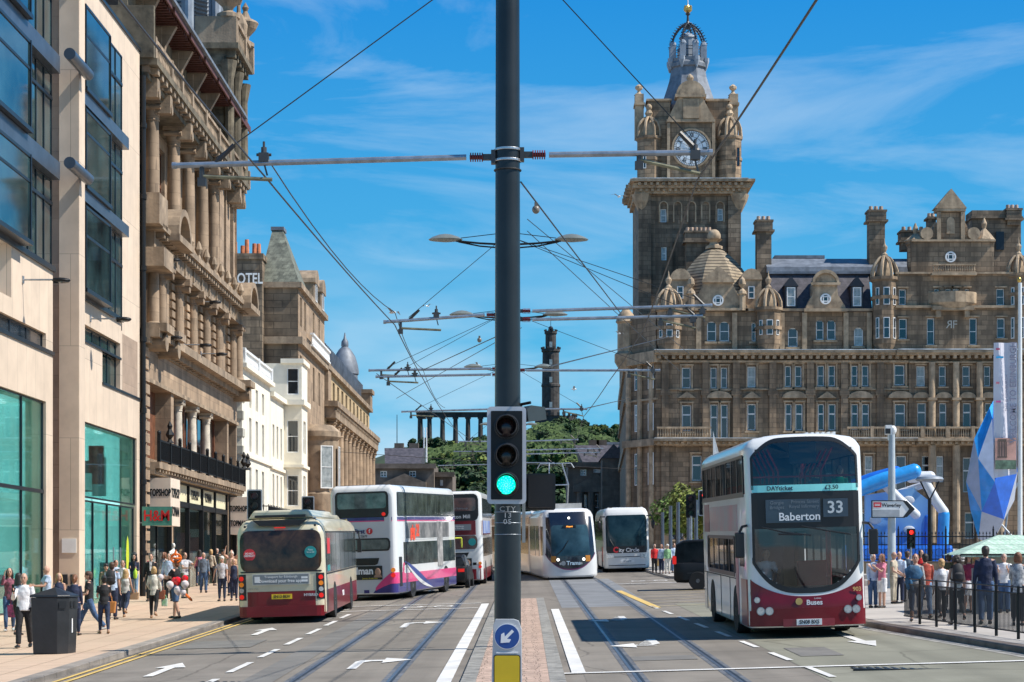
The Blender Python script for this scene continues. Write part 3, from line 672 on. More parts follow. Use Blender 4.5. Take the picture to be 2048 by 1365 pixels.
m.box(u0-.3,u0+1.9,-1.0,.3,15.2,16.0); m.box(u0-.25,u0+1.7,-.8,.3,17.0,18.3)
for k in range(9):
    c=88.5+2.3*k; m.lathe((c,-.62,17.15),[(.16,0),(.07,.25),(.2,.5),(.12,.75),(.05,.9)],7); m.box(c-.12,c+.12,-.42,-.2,16.1,17.3)
B2.part('storey_cornice',m,M_stoneBt)
for w_ in (85.2,)+tuple(wl)+(106.3,): B2.window(w_-.5,w_+.5,13.05,15.55,.62,M_timber,M_gl,.07,'ht')
for px,py in ((340,520),(424,604),(345,657+18),(405,690),(437,708)):
    d,z=L(px,py,XF+.8)
    lampcam('floodlight','black floodlight on the ornate stone front, %s'%{340:'beside the near curved pediment',424:'near the far curved pediment',345:'lowest nearest of the row between half columns',405:'middle of the row between half columns',437:'farthest of the row between half columns'}[px],'floodlight',(XF-.1,d,z),.9)
# giant order 17.6 .. 23.3
m=B2.mb(); gw=[88.9,93.9,97.9,102.2]
B2.wall(m,u0,u1,17.6,23.4,[(g-.8,g+.8,18.2,22.6) for g in gw]+[(84.2,85.4,18.2,22.6)],1.3,.3); m.quad((u0,1.3,17.6),(u0,0,17.6),(u0,0,23.4),(u0,1.3,23.4))
m.box(u0,u0+1.3,.1,1.3,17.6,23.3); m.box(104.2,105.6,.1,1.3,17.6,23.3); m.box(107.0,108.4,.2,1.3,17.6,23.3); m.box(108.95,u1-.004,.1,1.297,17.603,23.297)
B2.part('upper_wall',m,M_stoneB)
for c in (86.6,91.9,95.9,100.0,103.6):
    m=B2.mb(); column(m,c,.35,17.6,23.2,.33,16,cap=.9,base=.5); B2.part('giant_column',m,M_stoneB,smooth=True)
for g in gw: B2.window(g-.75,g+.75,18.25,22.55,1.5,M_timber,M_gl,.09,'vt')
B2.window(84.25,85.35,18.25,22.55,1.5,M_timber,M_gl,.09,'t')
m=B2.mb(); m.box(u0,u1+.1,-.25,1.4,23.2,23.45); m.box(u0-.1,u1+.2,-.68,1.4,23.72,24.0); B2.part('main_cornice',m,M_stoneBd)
m=B2.mb(); dentils(m,u0+.2,u1+.1,23.45,.27,-.6,.2,.95,.42); m.box(u0,u1+.2,-.3,1.3,23.45,23.715)
for c in (83.6,86.6,91.9,95.9,100.0,103.6,107.7,109.2): m.box(c-.3,c+.3,-.5,.2,22.6,23.4); m.cyl((c,-.55,22.8),(c,.1,22.8),.22)
B2.part('cornice_brackets',m,M_stoneBt)
m=B2.mb(); balustrade(m,u0+.2,u1,24.0,.95,-.42,int(28/.3),.22,[u0+.3,86.6,89.2,91.9,95.9,100,103.6,107.7,110.8]); B2.part('roof_balustrade',m,M_stoneBt)
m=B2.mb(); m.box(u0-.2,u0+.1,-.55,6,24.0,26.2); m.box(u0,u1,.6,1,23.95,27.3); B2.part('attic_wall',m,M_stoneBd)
for c in (84.5,88.8,93.1,97.2,101.3,105.4,109.2): m=B2.mb(); m.prism([(.6,24.2),(.15,26.2),(-.35,27.1),(.6,27.15)],c-.16,c+.16,'x'); m.box(c-.3,c+.3,.3,.62,24,27); B2.part('attic_bracket',m,M_stoneB)
m=B2.mb(); m.box(u0,u1-.5,-.55,1.0,27.3,27.42)
u=u0+.2
while u<u1-.6: m.box(u,u+.1,-.45,.6,27.1,27.3); u+=.42
for c in (82.6,86.8,91,95.2,99.3,103.4,107.3): m.box(c,c+3.5,-.62,-.55,27.15,27.5)
B2.part('timber_eaves',m,M_eave)
m=B2.mb(); m.prism([(-.75,27.44),(-.75,27.6),(2.5,30.5),(6,31),(6,27.44)],u0,u1-1,'x'); B2.part('roof',m,M_lead)
# corner pavilion and lantern
m=B2.mb(); m.box(104.4,u1-.3,-.2,6.2,24,30.2); m.box(104.0,u1+.1,-.9,6.4,30.2,30.5); dentils(m,104.1,u1,29.8,.4,-.7,-.2,.8,.35)
for d in (104.4,107,109.6): m.lathe((d,-.35,24),[(.3,0),(.26,4.6),(.45,5.6)],10)
for z in [24.6+.8*k for k in range(7)]: m.box(104.32,104.4,-.1,6.2,z,z+.5)
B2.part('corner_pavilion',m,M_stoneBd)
m=B2.mb(); balustrade(m,104.2,u1,30.5,1.4,-.65,14,.25,[104.4,107.7,110.6])
m.box(104.0,104.35,-.8,1.4,30.5,31.9); m.box(104.0,104.35,4.4,6.2,30.5,31.9)
for d,y,s in ((104.5,-.3,1.25),(110.2,-.4,1.0)): m.lathe((d,y,31.9),[(.5*s,0),(.5*s,.2),(.2*s,.4),(.25*s,.6),(.6*s,1.0),(.75*s,1.3),(.7*s,1.4),(.3*s,1.6),(.12*s,2.0),(.2*s,2.2),(.02,2.5*s)],12)
m.lathe((107.6,-.4,31.9),[(.45,0),(.5,.5),(.3,1.0),(.12,1.2),(.1,1.6),(.2,1.8),(.02,2.2)],8)
B2.part('pavilion_balustrade',m,M_stoneBt)
m=B2.mb(); m.lathe((107.8,2.9,30.4),[(2.5,0),(2.5,.5),(2.2,.6),(2.2,6),(2.6,6.3),(2.6,6.8)],8,a0=R(22.5))
for k in range(8):
    a=R(22.5)+k*PI/4; m.cyl((107.8+2.35*cos(a),2.9+2.35*sin(a),30.8),(107.8+2.35*cos(a),2.9+2.35*sin(a),36.6),.26,n=8)
B2.part('lantern',m,M_leadl)
m=B2.mb()
for k in range(8):
    a=R(0)+k*PI/4; ca,sa=cos(a),sin(a); 
    for z in [31.6+.22*j for j in range(18)]:
        c=(107.8+2.06*ca,2.9+2.06*sa,z); m.add([(c[0]-sa*q+ca*e,c[1]+ca*q+sa*e,z+h) for q in (-.45,.45) for e,h in ((0,0),(.12,-.06),(.12,-.02),(0,.05))],[(0,1,2,3),(4,7,6,5),(0,4,5,1),(1,5,6,2),(2,6,7,3),(3,7,4,0)])
B2.part('louvres',m,M_dframe)
m=B2.mb(); m.cyl((u0-.28,-.12,1),(u0-.28,-.12,23.2),.11,n=10)
for z in (3,6,9,12,15,18,21): m.cyl((u0-.28,-.12,z),(u0-.28,-.12,z+.2),.15,n=10)
B2.part('drainpipe',m,M_black,smooth=True)

# ================= LEFT: WHITE RENDERED HOUSES =================
def simple_front(B,u0,u1,v0,v1,wins,m,y=0,rev=.2,depth=10,side0=None,side1=True,fm=None,gm=None,bars='h',sill=None):
    w=B.mb(); B.wall(w,u0,u1,v0,v1,wins,y,rev)
    w.quad((u0,y,v0),(u0,y+depth,v0),(u0,y+depth,v1),(u0,y,v1)); w.quad((u1,y,v0),(u1,y,v1),(u1,y+depth,v1),(u1,y+depth,v0)); w.quad((u0,y,v1),(u1,y,v1),(u1,y+depth,v1),(u0,y+depth,v1))
    B.part('wall',w,m)
    for a,b,c,d in wins: B.window(a+.02,b-.02,c+.02,d-.02,y+rev-.03,fm,gm,.07,bars,sill=sill)
B3=Bld('white_rendered_house','white rendered house with quoins, iron balcony and roof balustrade beside the ornate building','building' and (XF,119,1.2),R(90)); B3.off=(-119,0,-1.2)
W=[(c-.5,c+.5,z,z+h) for c in (115.0,117.8,120.6) for z,h in ((6.1,2.3),(9.3,2.0),(11.9,1.3))]
simple_front(B3,111.6,123.9,1,13.95,W,M_white)
W4=[(c-.45,c+.45,z,z+h) for c in (125.6,127.6,129.6) for z,h in ((6.3,2.2),(9.6,2.1))]
m=B3.mb()
for k in range(13):
    z=2+k*1.0; e=.5 if k%2 else .85; m.box(111.55,111.6+e,-.06,-.003,z,z+.46); m.box(111.53,111.597,-.05,e+.6,z,z+.46)
B3.part('quoins',m,mat('grey quoin',(.42,.40,.34),.8,var=.1))
m=B3.mb(); m.box(111.4,124.1,-.3,10,13.95,14.2); m.box(111.5,124,-.12,.0,8.9,9.1); B3.part('cornice',m,M_white)
m=B3.mb(); balustrade(m,111.6,123.9,14.2,.85,-.05,30,.2,[111.8,117.7,123.7]); balustrade_o=B3.part('roof_balustrade',m,M_whitep)
m=B3.mb(); m.box(111.4,111.6,-1.6,3,4.6,5.0); m.box(111.6,123.6,-1.6,0,4.7,4.95); m.box(111.6,123.8,-.2,.0,1.0,4.6); B3.part('shop_fascia',m,M_black)
def iron(B,segs,z,h=1.0,step=.14,name='iron_balcony'):
    m=B.mb()
    for (a,ya),(b,yb) in segs:
        n=max(2,int(math.hypot(b-a,yb-ya)/step)); 
        m.cyl((a,ya,z+h),(b,yb,z+h),.03,n=6); m.cyl((a,ya,z+.08),(b,yb,z+.08),.02,n=6)
        for i in range(n+1):
            t=i/n; x=a+(b-a)*t; y=ya+(yb-ya)*t; r=.012 if i%5 else .03; m.cyl((x,y,z),(x,y,z+h+(0 if i%5 else .1)),r,n=5)
    return B.part(name,m,M_black)
iron(B3,[((111.4,3),(111.4,-1.55)),((111.4,-1.55),(123.6,-1.55))],5.0)
B4=Bld('white_bay_house','cream white house with a tall projecting bay window tower, right of the white house','building' and (XF,131,1.4),R(90)); B4.off=(-131,0,-1.4)
simple_front(B4,124.0,131.0,1,13.6,W4,M_white)
w=B4.mb(); w.box(134.4,138.6,0,8,1,13.6); B4.part('far_wall',w,M_white)
m=B4.mb(); m.box(124.0,131.0,-.25,.0,13.4,13.7); m.box(124,132,-.15,.0,8.8,9.0)
m.box(130.7,134.7,-1.4,.4,13.4,13.75); m.box(130.7,134.7,-1.4,.2,5.7,6.0); m.box(130.8,134.6,-1.35,.2,9.2,9.4); m.box(130.8,134.6,-1.35,.2,16.2,16.5); B4.part('cornice',m,M_white)
W=[(132.0,133.4,z,z+h) for z,h in ((6.6,2.1),(10.2,2.2))]
m=B4.mb(); B4.wall(m,131,134.4,1,16.2,W,-1.2,.2); m.quad((134.4,-1.2,1),(134.4,3,1),(134.4,3,16.2),(134.4,-1.2,16.2)); m.quad((131,-1.2,16.2),(134.4,-1.2,16.2),(134.4,3,16.2),(131,3,16.2)); B4.part('bay_wall',m,M_white)
for a,b,c,d in W: B4.window(a,b,c,d,-1.05,bars='h')
# west face of bay as a rotated wall
m=B4.mb(); hs=[(-1.0,-.2,z,z+h) for z,h in ((6.6,2.1),(10.2,2.2),(14.1,1.8))]
mm=MB(); Bld.wall(B4,mm,-1.2,3.0,1,16.2,hs,0,.15)
m.add([(131.0+y,x,z) for x,y,z in mm.v],mm.f); B4.part('bay_side_wall',m,M_white)
for a,b,c,d in hs: B4.window(a,b,c,d,bars='h',loc=(131.1-131,-.2,c-1.4),rz=R(-90))

# ================= LEFT: DARK HOTEL HOUSE =================
B5=Bld('sandstone_hotel','dark sandstone house with white HOTEL lettering on its gable and a steep pyramid slate roof','building' and (XF,146,1.5),R(90)); B5.off=(-146,0,-1.5)
W=[(c-.55,c+.55,z,z+h) for c in (141,143.6,149.5,153.5) for z,h in ((19.9,2.1),(15.2,2.6))]
simple_front(B5,139.0,157.5,1,22.6,W,M_stoneB,fm=M_whitep)
m=B5.mb(); m.box(138.7,157.6,-.35,.0,18.4,18.9); m.box(138.6,139,-.35,3.2,18.4,18.9); m.box(138.7,157.6,-.3,.0,22.4,22.8); m.box(138.65,139,-.3,3.2,22.4,22.8); B5.part('cornice',m,M_stoneBt)
m=B5.mb(); m.box(138.9,139.3,.0,2.6,1,22.6); B5.part('gable_wall',m,M_stoneD)
m=B5.mb(); m.box(138.0,141.5,2.4,5.2,1,24.6); m.box(137.85,141.6,2.3,5.3,24.3,24.7); B5.part('chimney_gable',m,M_stoneD)
m=B5.mb(); 
for k in range(6):
    for r,h in ((.17,1.0),): m.cyl((138.4+(k%2)*.8,2.7+.42*k,24.7),(138.4+(k%2)*.8,2.7+.42*k,25.45+.15*(k%3)),r,r*.85,n=8)
B5.part('chimney_pots',m,M_terr)
text('HOTEL',1.05,M_whitep,B5.root,(137.97-146,3.55,22.9-1.5),(R(90),0,R(-90)),bold=.02,sx=.72)
m=B5.mb(); a0,a1,c0,c1=138.9,145.0,-.1,2.75
m.add([(a0,c0,22.8),(a1,c0,22.8),(a1,c1,22.8),(a0,c1,22.8),(141.2,1.35,26.9),(142.6,1.35,26.9),(142.6,2.1,26.9),(141.2,2.1,26.9)],[(0,1,5,4),(1,2,6,5),(2,3,7,6),(3,0,4,7),(4,5,6,7)]); B5.part('pyramid_roof',m,M_slateg)
m=B5.mb(); m.box(141.1,142.7,1.25,2.2,26.9,27.15); B5.part('roof_cap',m,M_lead)
m=B5.mb(); m.prism([(-.1,22.8),(3,25),(9,25),(9,22.8)],145,157.4,'x'); B5.part('roof',m,M_slateg)
for c in (148.5,153.5):
    m=B5.mb(); m.box(c-1.3,c+1.3,-.25,2,22.6,24.0); 
    m.lathe((c,0,0),[(0.01,0)],3) if 0 else None
    m.prism([(c+1.45*cos(PI*k/10),24.0+1.1*sin(PI*k/10)) for k in range(11)],-.4,2,'y'); B5.part('curved_dormer',m,M_stoneBt); B5.window(c-.6,c+.6,22.7,24.0,-.3,bars='v')
m=B5.mb(); m.lathe((147.2,-.5,6.2),[(1.5,0),(1.7,.4),(1.7,1.8),(1.55,2.0),(1.55,5.8),(1.8,6.1),(1.8,6.5),(1.2,7.0)],12,caps=True); m.box(145,151,-.6,.2,1.5,6.2); B5.part('oriel',m,M_stoneBt,smooth=True)
for k in range(3):
    a=R(-150+60*k); c=(147.2+1.6*cos(a),-.5+1.6*sin(a),8.4); B5.window(-.5,.5,8.4,11.6,bars='h',rz=a+R(90),loc=(c[0]-.45*cos(a+R(90))-146+.06*cos(a),c[1]-.45*sin(a+R(90))+.06*sin(a),8.4-1.5),gm=M_curt)
m=B5.mb()
for u in (144.6,146,148.5,151,154,156): m.cyl((u,-.75,1.5),(u,-.75,6.0),.22,n=8)
B5.part('red_stone_columns',m,mat('red stone column',(.33,.17,.12),.6,var=.15))
m=B5.mb(); balustrade(m,144.6,157.4,18.9,1.0,-.4,26); B5.part('white_balustrade',m,M_whitep)
# ================= LEFT: COLUMNED BUILDING WITH GLASS ATTIC =================
B6=Bld('columned_office_building','long sandstone building with a row of giant columns, grey louvred attic and small dome','building' and (XF,183,2.5),R(90)); B6.off=(-183,0,-2.5)
W=[(160.4+3.9*k,162.2+3.9*k,z,z+h) for k in range(11) for z,h in ((4,3),(8.4,2.6),(12,2.2),(16.4,1.7))]
simple_front(B6,158.0,203.0,1,18.8,W,mat('yellow sandstone',(.47,.35,.20),.8,var=.12,scale=1,brick=(1.2,.6,.06,.7),streak=.2),rev=.3,fm=M_timber)
for k in range(12): m=B6.mb(); column(m,159.4+3.9*k,-.35,6.5,14.6,.34,12,cap=1.0,base=.4); B6.part('giant_column',m,M_stoneB,smooth=True)
m=B6.mb(); m.box(157.6,203.3,-.9,.0,14.6,15.2); m.box(157.3,203.4,-1.1,.0,15.5,15.95); m.box(157.6,203.3,-.8,.0,15.2,15.5); dentils(m,158,203,15.2,.3,-1.0,-.8,.9,.4); m.box(157.8,203.2,-.9,.0,5.9,6.5); m.box(157.8,203.3,-.35,.0,18.6,19.0)
B6.part('cornice',m,M_stoneBt)
m=B6.mb(); m.box(157.6,158.0,-.3,4,15.9,19.6); m.box(157.9,160.5,-.25,1,15.9,19.2); B6.part('end_block',m,M_stoneB)
m=B6.mb(); m.box(159,202,1.0,4,19,20.6)
u=159
while u<202: m.box(u,u+.25,.6,1.0,19.3,21.4); u+=1.1
B6.part('louvred_attic',m,M_lead)
m=B6.mb(); m.lathe((197,2.0,19),[(1.3,0),(1.3,2.9),(1.42,3.0),(1.42,3.3),(1.3,4.0),(1.05,4.8),(.6,5.5),(.33,5.75),(.38,5.9),(.35,6.3),(.15,6.6),(.04,7.2)],16); B6.part('dome',m,M_lead,smooth=True)
m=B6.mb(); m.box(200.5,203.2,-.3,3,19,20.6); m.box(200.3,203.4,-.5,3,20.4,20.8); B6.part('corner_turret',m,M_stoneB)
m=B6.mb(); m.box(158.1,158.2,-.1,1.5,16.5,18.5); m.obj('wall_emblem',flat('turquoise',(.02,.45,.5),.5),B6.root)
# ================= GRAND HOTEL WITH CLOCK TOWER =================
H=Bld('grand_hotel','grand brown sandstone hotel with clock tower, domes and tall chimneys closing the right side','building' and (25.0,200.0,4.3),0); H.off=(-25.0,0,-4.3)
def U(x,d=0): return (x-VX)*(200+d)/F
def V(y,d=0): return HC+(VY-y)*(200+d)/F
XL,XR=U(1312),U(2095)
TR='t'
# -- windows list for front plane (y=0)
W1=[(1364,1382,735,777),(1421,1434,735,777),(1442,1455,735,777),(1495,1512,733,775),(1570,1583,732,774),(1590,1604,732,774),(1635,1649,731,773),(1657,1671,731,773),(1703,1716,731,773),(1724,1738,731,773),(1789,1810,730,771)]
W2=[(1364,1383,810,862),(1421,1436,809,877),(1442,1456,809,877),(1495,1512,808,861),(1571,1584,808,861),(1591,1606,808,861),(1636,1649,808,861),(1657,1672,808,861),(1703,1717,808,860),(1724,1739,808,860),(1790,1811,808,858)]
W3=[(1384,1404,911,962),(1420,1436,918,985),(1444,1460,918,985),(1500,1516,915,965),(1700,1716,920,985),(1730,1746,912,985),(1792,1813,912,985)]
W3+=[(x,x+22,1025,1078) for x in (1345,1385,1425,1500,1570,1640,1710,1775)]+[(x,x+16,925,985) for x in (1560,1600,1650)]
W0=[(1414,1433,643,683,1),(1439,1459,643,683,1),(1503,1512,645,683,1),(1576,1596,656,694,1),(1632,1648,640,680,1),(1654,1672,640,680,1),(1708,1727,655,692,1)]
def ws(l,d=0): return [(U(a,d),U(b,d),V(y2,d),V(y1,d)) for a,b,y1,y2 in [q[:4] for q in l]]
rr=random.Random(7)
def gpick(): return rr.choice([M_gl,M_gl,M_gl,M_gl2,M_gl2,M_curt])
V_top=V(704)
def addwins(l,d,y,bars):
    for q in l:
        a,b,c,e=ws([q],d)[0]; H.window(a+.02,b-.02,c+.02,e-.02,y,M_whitep,gpick(),.09,bars)
m=H.mb(); H.wall(m,XL,U(1818),3,V_top,ws(W1)+ws(W2)+ws(W3),0,.35); H.part('west_wall',m,M_stoneH)
addwins(W1,0,.3,'h'); addwins(W2,0,.3,'t'); addwins(W3,0,.3,'t')
# upper storey set slightly back, with arched windows
m=H.mb(); hs=ws(W0,.6); H.wall(m,XL,U(1818),V_top,V(622),hs,.6,.3)
for q in hs: archfill(m,q[0],q[1],q[3],.603,.9)
H.part('upper_wall',m,M_stoneH); addwins(W0,.6,.85,'h')
# trims
m=H.mb()
def band(y0,y1,x0,x1,p,d=0): m.box(U(x0,d),U(x1,d),d-p,d-.003,V(y1,d),V(y0,d))
band(703,708,1308,1830,1.15); band(708,712,1308,1830,.9); band(722,726,1311,1830,.35)
band(879,884,1306,1830,1.5); band(884,892,1308,1830,.8); band(778,780.5,1312,1818,.2)
dentils(m,U(1310),U(1828),V(719),.32,-.8,-.003,.72,.34); dentils(m,U(1310),U(1828),V(890),.25,-1.2,-.8,.6,.3)
H.part('main_cornice',m,M_stoneHl)
m=H.mb(); m.box(U(1307),U(1830),-1.2,.6,V(703)+.002,V(703)+.09); m.box(U(1307),U(1830),-1.55,.0,V(879)+.002,V(879)+.07); m.box(U(1790),U(2095),-1.55,.0,V(703)+.003,V(703)+.10); m.box(U(1263,12),U(1493,12),10.15,12,V(364,12)+.002,V(364,12)+.09); H.part('lead_flashing',m,mat('pale lead flashing',(.50,.52,.52),.5,var=.3,scale=.6))
m=H.mb()
for x in (1330,1411,1472,1545,1620,1688,1760):
    m.box(U(x)-.35,U(x)+.35,-.36,-.003,V(878),V(726)); m.box(U(x)-.5,U(x)+.5,-.4,-.003,V(792),V(782))
    m.box(U(x)-.4,U(x)+.4,-.36,-.003,3,V(892))
H.part('pilasters',m,M_stoneH)
m=H.mb()
for a,b,y1,y2 in W1+W2+W3:
    m.box(U(a)-.18,U(a)-.02,-.12,-.004,V(y2+2),V(y1-3)); m.box(U(b)+.02,U(b)+.18,-.12,-.004,V(y2+2),V(y1-3)); m.box(U(a)-.3,U(b)+.3,-.25,-.004,V(y2+5),V(y2+2)); m.box(U(a)-.25,U(b)+.25,-.2,-.004,V(y1-3),V(y1-6))
for c in (1373,1503,1653): m.prism([(U(c-18),V(797)),(U(c+18),V(797)),(U(c),V(784))],-.45,-.004,'y')
for c in (1438,1588,1720,1800):
    m.prism([(U(c+25*cos(PI*k/8)),V(797-14*sin(PI*k/8))) for k in range(9)],-.45,-.004,'y')
for a,b,y1,y2,_ in W0: m.box(U(a)-.2,U(b)+.2,.35,.596,V(y2+5,.6),V(y2+1,.6))
for x in (1398,1470,1565,1610,1693,1740): m.box(U(x)-.25,U(x)+.25,.25,.596,V(703),V(625))
band(618,623,1312,1818,.3,.6)
H.part('window_surrounds',m,M_stoneHl)
m=H.mb(); balustrade(m,U(1312),U(1420),V(879),1.2,-1.2,22,.25); balustrade(m,U(1690),U(1960),V(879),1.2,-1.25,60,.3,[U(1740),U(1790),U(1840),U(1890),U(1940)]); H.part('balustrade',m,M_stoneHl)
# chamfered corner (left) and receding north side
m=MB(H.off); cx0,cy0=XL,0; cx1,cy1=U(1252,4.6),4.6
def slab(m,x0,y0,x1,y1,z0,z1,t=.5):
    m.add([(x0,y0,z0),(x1,y1,z0),(x1+t,y1+t,z0),(x0+t,y0+t,z0),(x0,y0,z1),(x1,y1,z1),(x1+t,y1+t,z1),(x0+t,y0+t,z1)],[(0,3,2,1),(4,5,6,7),(0,1,5,4),(1,2,6,5),(2,3,7,6),(3,0,4,7)])
slab(m,cx0,cy0,cx1,cy1,3,V(625),.3); slab(m,cx1,cy1,cx1+2.0,60,3,V(625),.3)
m.box(XL,XR,8,60,3,V(640,8)); H.part('corner_wall',m,M_stoneH)
m=H.mb()
for z0,z1,t in ((V(726),V(703),.9),(V(892),V(878),.9),(V(800),V(796),.3)):
    slab(m,cx0-t*.3,cy0-t,cx1-t*.5,cy1-t*.3,z0,z1,t); slab(m,cx1-.25,cy1,cx1+2.0-.25,60,z0,z1,.3)
ang=math.atan2(cy1-cy0,cx1-cx0)
for f in (.12,.5,.88):
    x=cx0+(cx1-cx0)*f; y=cy0+(cy1-cy0)*f; m.cyl((x-.1,y-.1,3),(x-.1,y-.1,V(726)),.3,n=8)
m.lathe((cx1,cy1,V(735)),[(.6,0),(1.2,1.0),(1.2,1.8),(.9,2.1),(.9,5),(1.1,5.2),(.8,6.0),(.1,6.8)],10); H.part('corner_trim',m,M_stoneHl,smooth=True)
for f in (.22,.66):
    for zt,h,b in ((V(732),2.3,'h'),(V(806),2.8,'t'),(V(905),3.3,'t')):
        x=cx0+(cx1-cx0)*f-.12; y=cy0+(cy1-cy0)*f-.08
        o=H.window(0,.95,0,h,fm=M_whitep,gm=gpick(),fw=.08,bars=b,loc=(x-25,y,zt-h-4.3),rz=ang+PI)
# octagonal turrets
def turret(px,w,y0,y1,ydome,yf,d=-.4,wins=((576,611),(636,678)),ribs=True):
    r=w/2*(200+d)/F; c=(U(px,d),d+.6,0)
    m=H.mb(); m.lathe((c[0],c[1],V(y1,d)),[(r*.8,0),(r,.8),(r,V(y0,d)-V(y1,d)-.5),(r*1.18,V(y0,d)-V(y1,d)-.3),(r*1.18,V(y0,d)-V(y1,d))],8,a0=R(22.5))
    if y1-y0>70:
        for yy in (y0+45,): m.lathe((c[0],c[1],V(yy,d)),[(r*1.12,0),(r*1.12,.35)],8,a0=R(22.5))
    o=H.part('corner_turret',m,M_stoneH)
    for (a,b) in wins:
        for k,s in ((-90,.55),(-45,.35),(-135,.35)):
            an=R(k); q=(c[0]+r*.925*cos(an),c[1]+r*.925*sin(an))
            wdt=s*r*.9
            ref(MB().box(-wdt/2,wdt/2,-.06,.05,0,V(a,d)-V(b,d)).mesh('frame',M_whitep),'window',o,(q[0]-25,q[1],V(b,d)-4.3),(0,0,an+R(90)))
            ref(MB().box(-wdt/2+.07,wdt/2-.07,-.08,.05,.08,(V(a,d)-V(b,d))/2-.04).box(-wdt/2+.07,wdt/2-.07,-.08,.05,(V(a,d)-V(b,d))/2+.04,V(a,d)-V(b,d)-.08).mesh('pane',M_gl),'pane',o,(q[0]-25,q[1],V(b,d)-4.3),(0,0,an+R(90)))
    m=H.mb(); hz=V(ydome,d)-V(y0,d); b0=V(y0,d)
    if ribs:
        m.lathe((c[0],c[1],b0),[(r*.55,0),(r*.62,hz*.35),(r*.45,hz*.75),(r*.2,hz)],8)
        for k in range(8):
            a=R(22.5+45*k); pts=[(c[0]+r*q*cos(a),c[1]+r*q*sin(a),b0+hz*h) for q,h in ((1.05,0),(1.02,.3),(.8,.65),(.45,.9),(.15,1.02))]
            m.loft(pts,[.17]*5,n=5)
        m.lathe((c[0],c[1],b0+hz),[(.28,0),(.35,.2),(.15,.45),(.3,.8),(.32,1.0),(.1,1.3),(.02,1.9)],8)
    else:
        m.lathe((c[0],c[1],b0),[(r*1.3,0),(r*1.3,.15),(r*.75,hz*.6),(r*.4,hz*.85),(.18,hz),(.3,hz+.5),(.05,hz+1.1)],8,a0=R(22.5))
    H.part('turret_dome',m,M_stoneHl,smooth=ribs)
turret(1338,50,615,703,577,565,wins=((648,676),)); turret(1538,50,615,703,577,565,wins=((641,671),)); turret(1771,50,554,703,512,495)
turret(2040,46,548,703,510,495)
turret(1833,34,482,545,466,455,d=0,wins=(),ribs=False); turret(1971,34,482,545,456,448,d=0,wins=(),ribs=False)
# dome pavilion
dx=U(1428,6); m=H.mb(); zb=V(622,6); rz=V(495,6)-zb
prof=[(1.0,0),(1.0,.12),(.93,.3),(.80,.52),(.60,.75),(.36,.93),(.14,1.0)]
pr=[]
for i in range(15):
    t=i/14; r_=(1-.985*t**1.7)**.75; nx_=(1-.985*min(1,(i+1)/14)**1.7)**.75; pr+=[(4.75*r_+.07,rz*t*1.0),(4.75*nx_+.10,rz*min(1,(i+1)/14)-.02)]
m.lathe((dx,6,zb),[q for q in pr if q[1]<=rz],8,a0=R(22.5)); H.part('stone_dome',m,M_domest)
m=H.mb(); m.lathe((dx,6,zb+rz),[(.8,0),(.5,.3),(.45,.5),(.9,.8)],10); m.ell((dx,6,zb+rz+1.15),.72,.72,.75); m.lathe((dx,6,zb+rz-.2),[(.9,0),(.9,.3)],8); H.part('dome_finial',m,M_stoneHl,smooth=True)
m=H.mb(); d=.3
g=[(1393,622),(1497,622),(1494,612),(1478,596),(1466,570),(1464,560),(1436,535),(1408,560),(1406,570),(1394,596),(1384,612)]
m.prism([(U(x,d),V(y,d)) for x,y in g],d,d+2.2,'y'); m.prism([(U(1404,d),V(561,d)),(U(1468,d),V(561,d)),(U(1436,d),V(533,d))],d-.35,d+.1,'y')
m.box(U(1404,d),U(1468,d),d-.4,d,V(566,d),V(561,d)); m.box(U(1388,d),U(1490,d),d-.35,d,V(622,d),V(617,d))
for x in (1382,1484): m.lathe((U(x,d),d-.1,V(622,d)),[(.35,0),(.35,1.6),(.5,1.7),(.4,2.0),(.1,2.3),(.38,2.7),(.3,3.2),(.02,3.5)],8)
H.part('pavilion_gable',m,M_stoneHl)
def oculus(px,py,rp,d):
    c=(U(px,d),d,V(py,d)); r=rp*(200+d)/F; n=20; m=H.mb()
    for q in range(n):
        a=2*PI*q/n;b=2*PI*(q+1)/n
        m.add([(c[0]+k*cos(t),y,c[2]+k*sin(t)) for y in (c[1]-.12,c[1]+.02) for t in (a,b) for k in (r,r*.72)],[(0,1,3,2),(4,6,7,5),(0,2,6,4),(1,5,7,3)])
    s=r*.42
    for e in (-s,s): m.box(c[0]+e-.05,c[0]+e+.05,d-.11,d,c[2]-r*.75,c[2]+r*.75); m.box(c[0]-r*.75,c[0]+r*.75,d-.10,d,c[2]+e-.05,c[2]+e+.05)
    o=H.part('round_window',m,M_whitep); m=H.mb(); m.cyl((c[0],d-.05,c[2]),(c[0],d+.01,c[2]),r*.74,n=16); m.obj('pane',M_gl,o)
oculus(1436,601.5,11,.3); oculus(1651,598.5,11,.2); oculus(1901,514.5,11,-.3)
for x in (1361,1503):                                  # barrel dormers on the dome
    d=2.0; m=H.mb(); m.box(U(x-20,d),U(x+20,d),d,d+3,V(622,d),V(560,d)); m.prism([(U(x,d)+1.1*cos(PI*k/8),V(560,d)+1.15*sin(PI*k/8)) for k in range(9)],d-.2,d+3,'y'); H.part('barrel_dormer',m,M_stoneHl)
    H.window(U(x-7,d),U(x+6,d),V(598,d),V(573,d),d-.05,M_whitep,M_gl2,.1,'h')
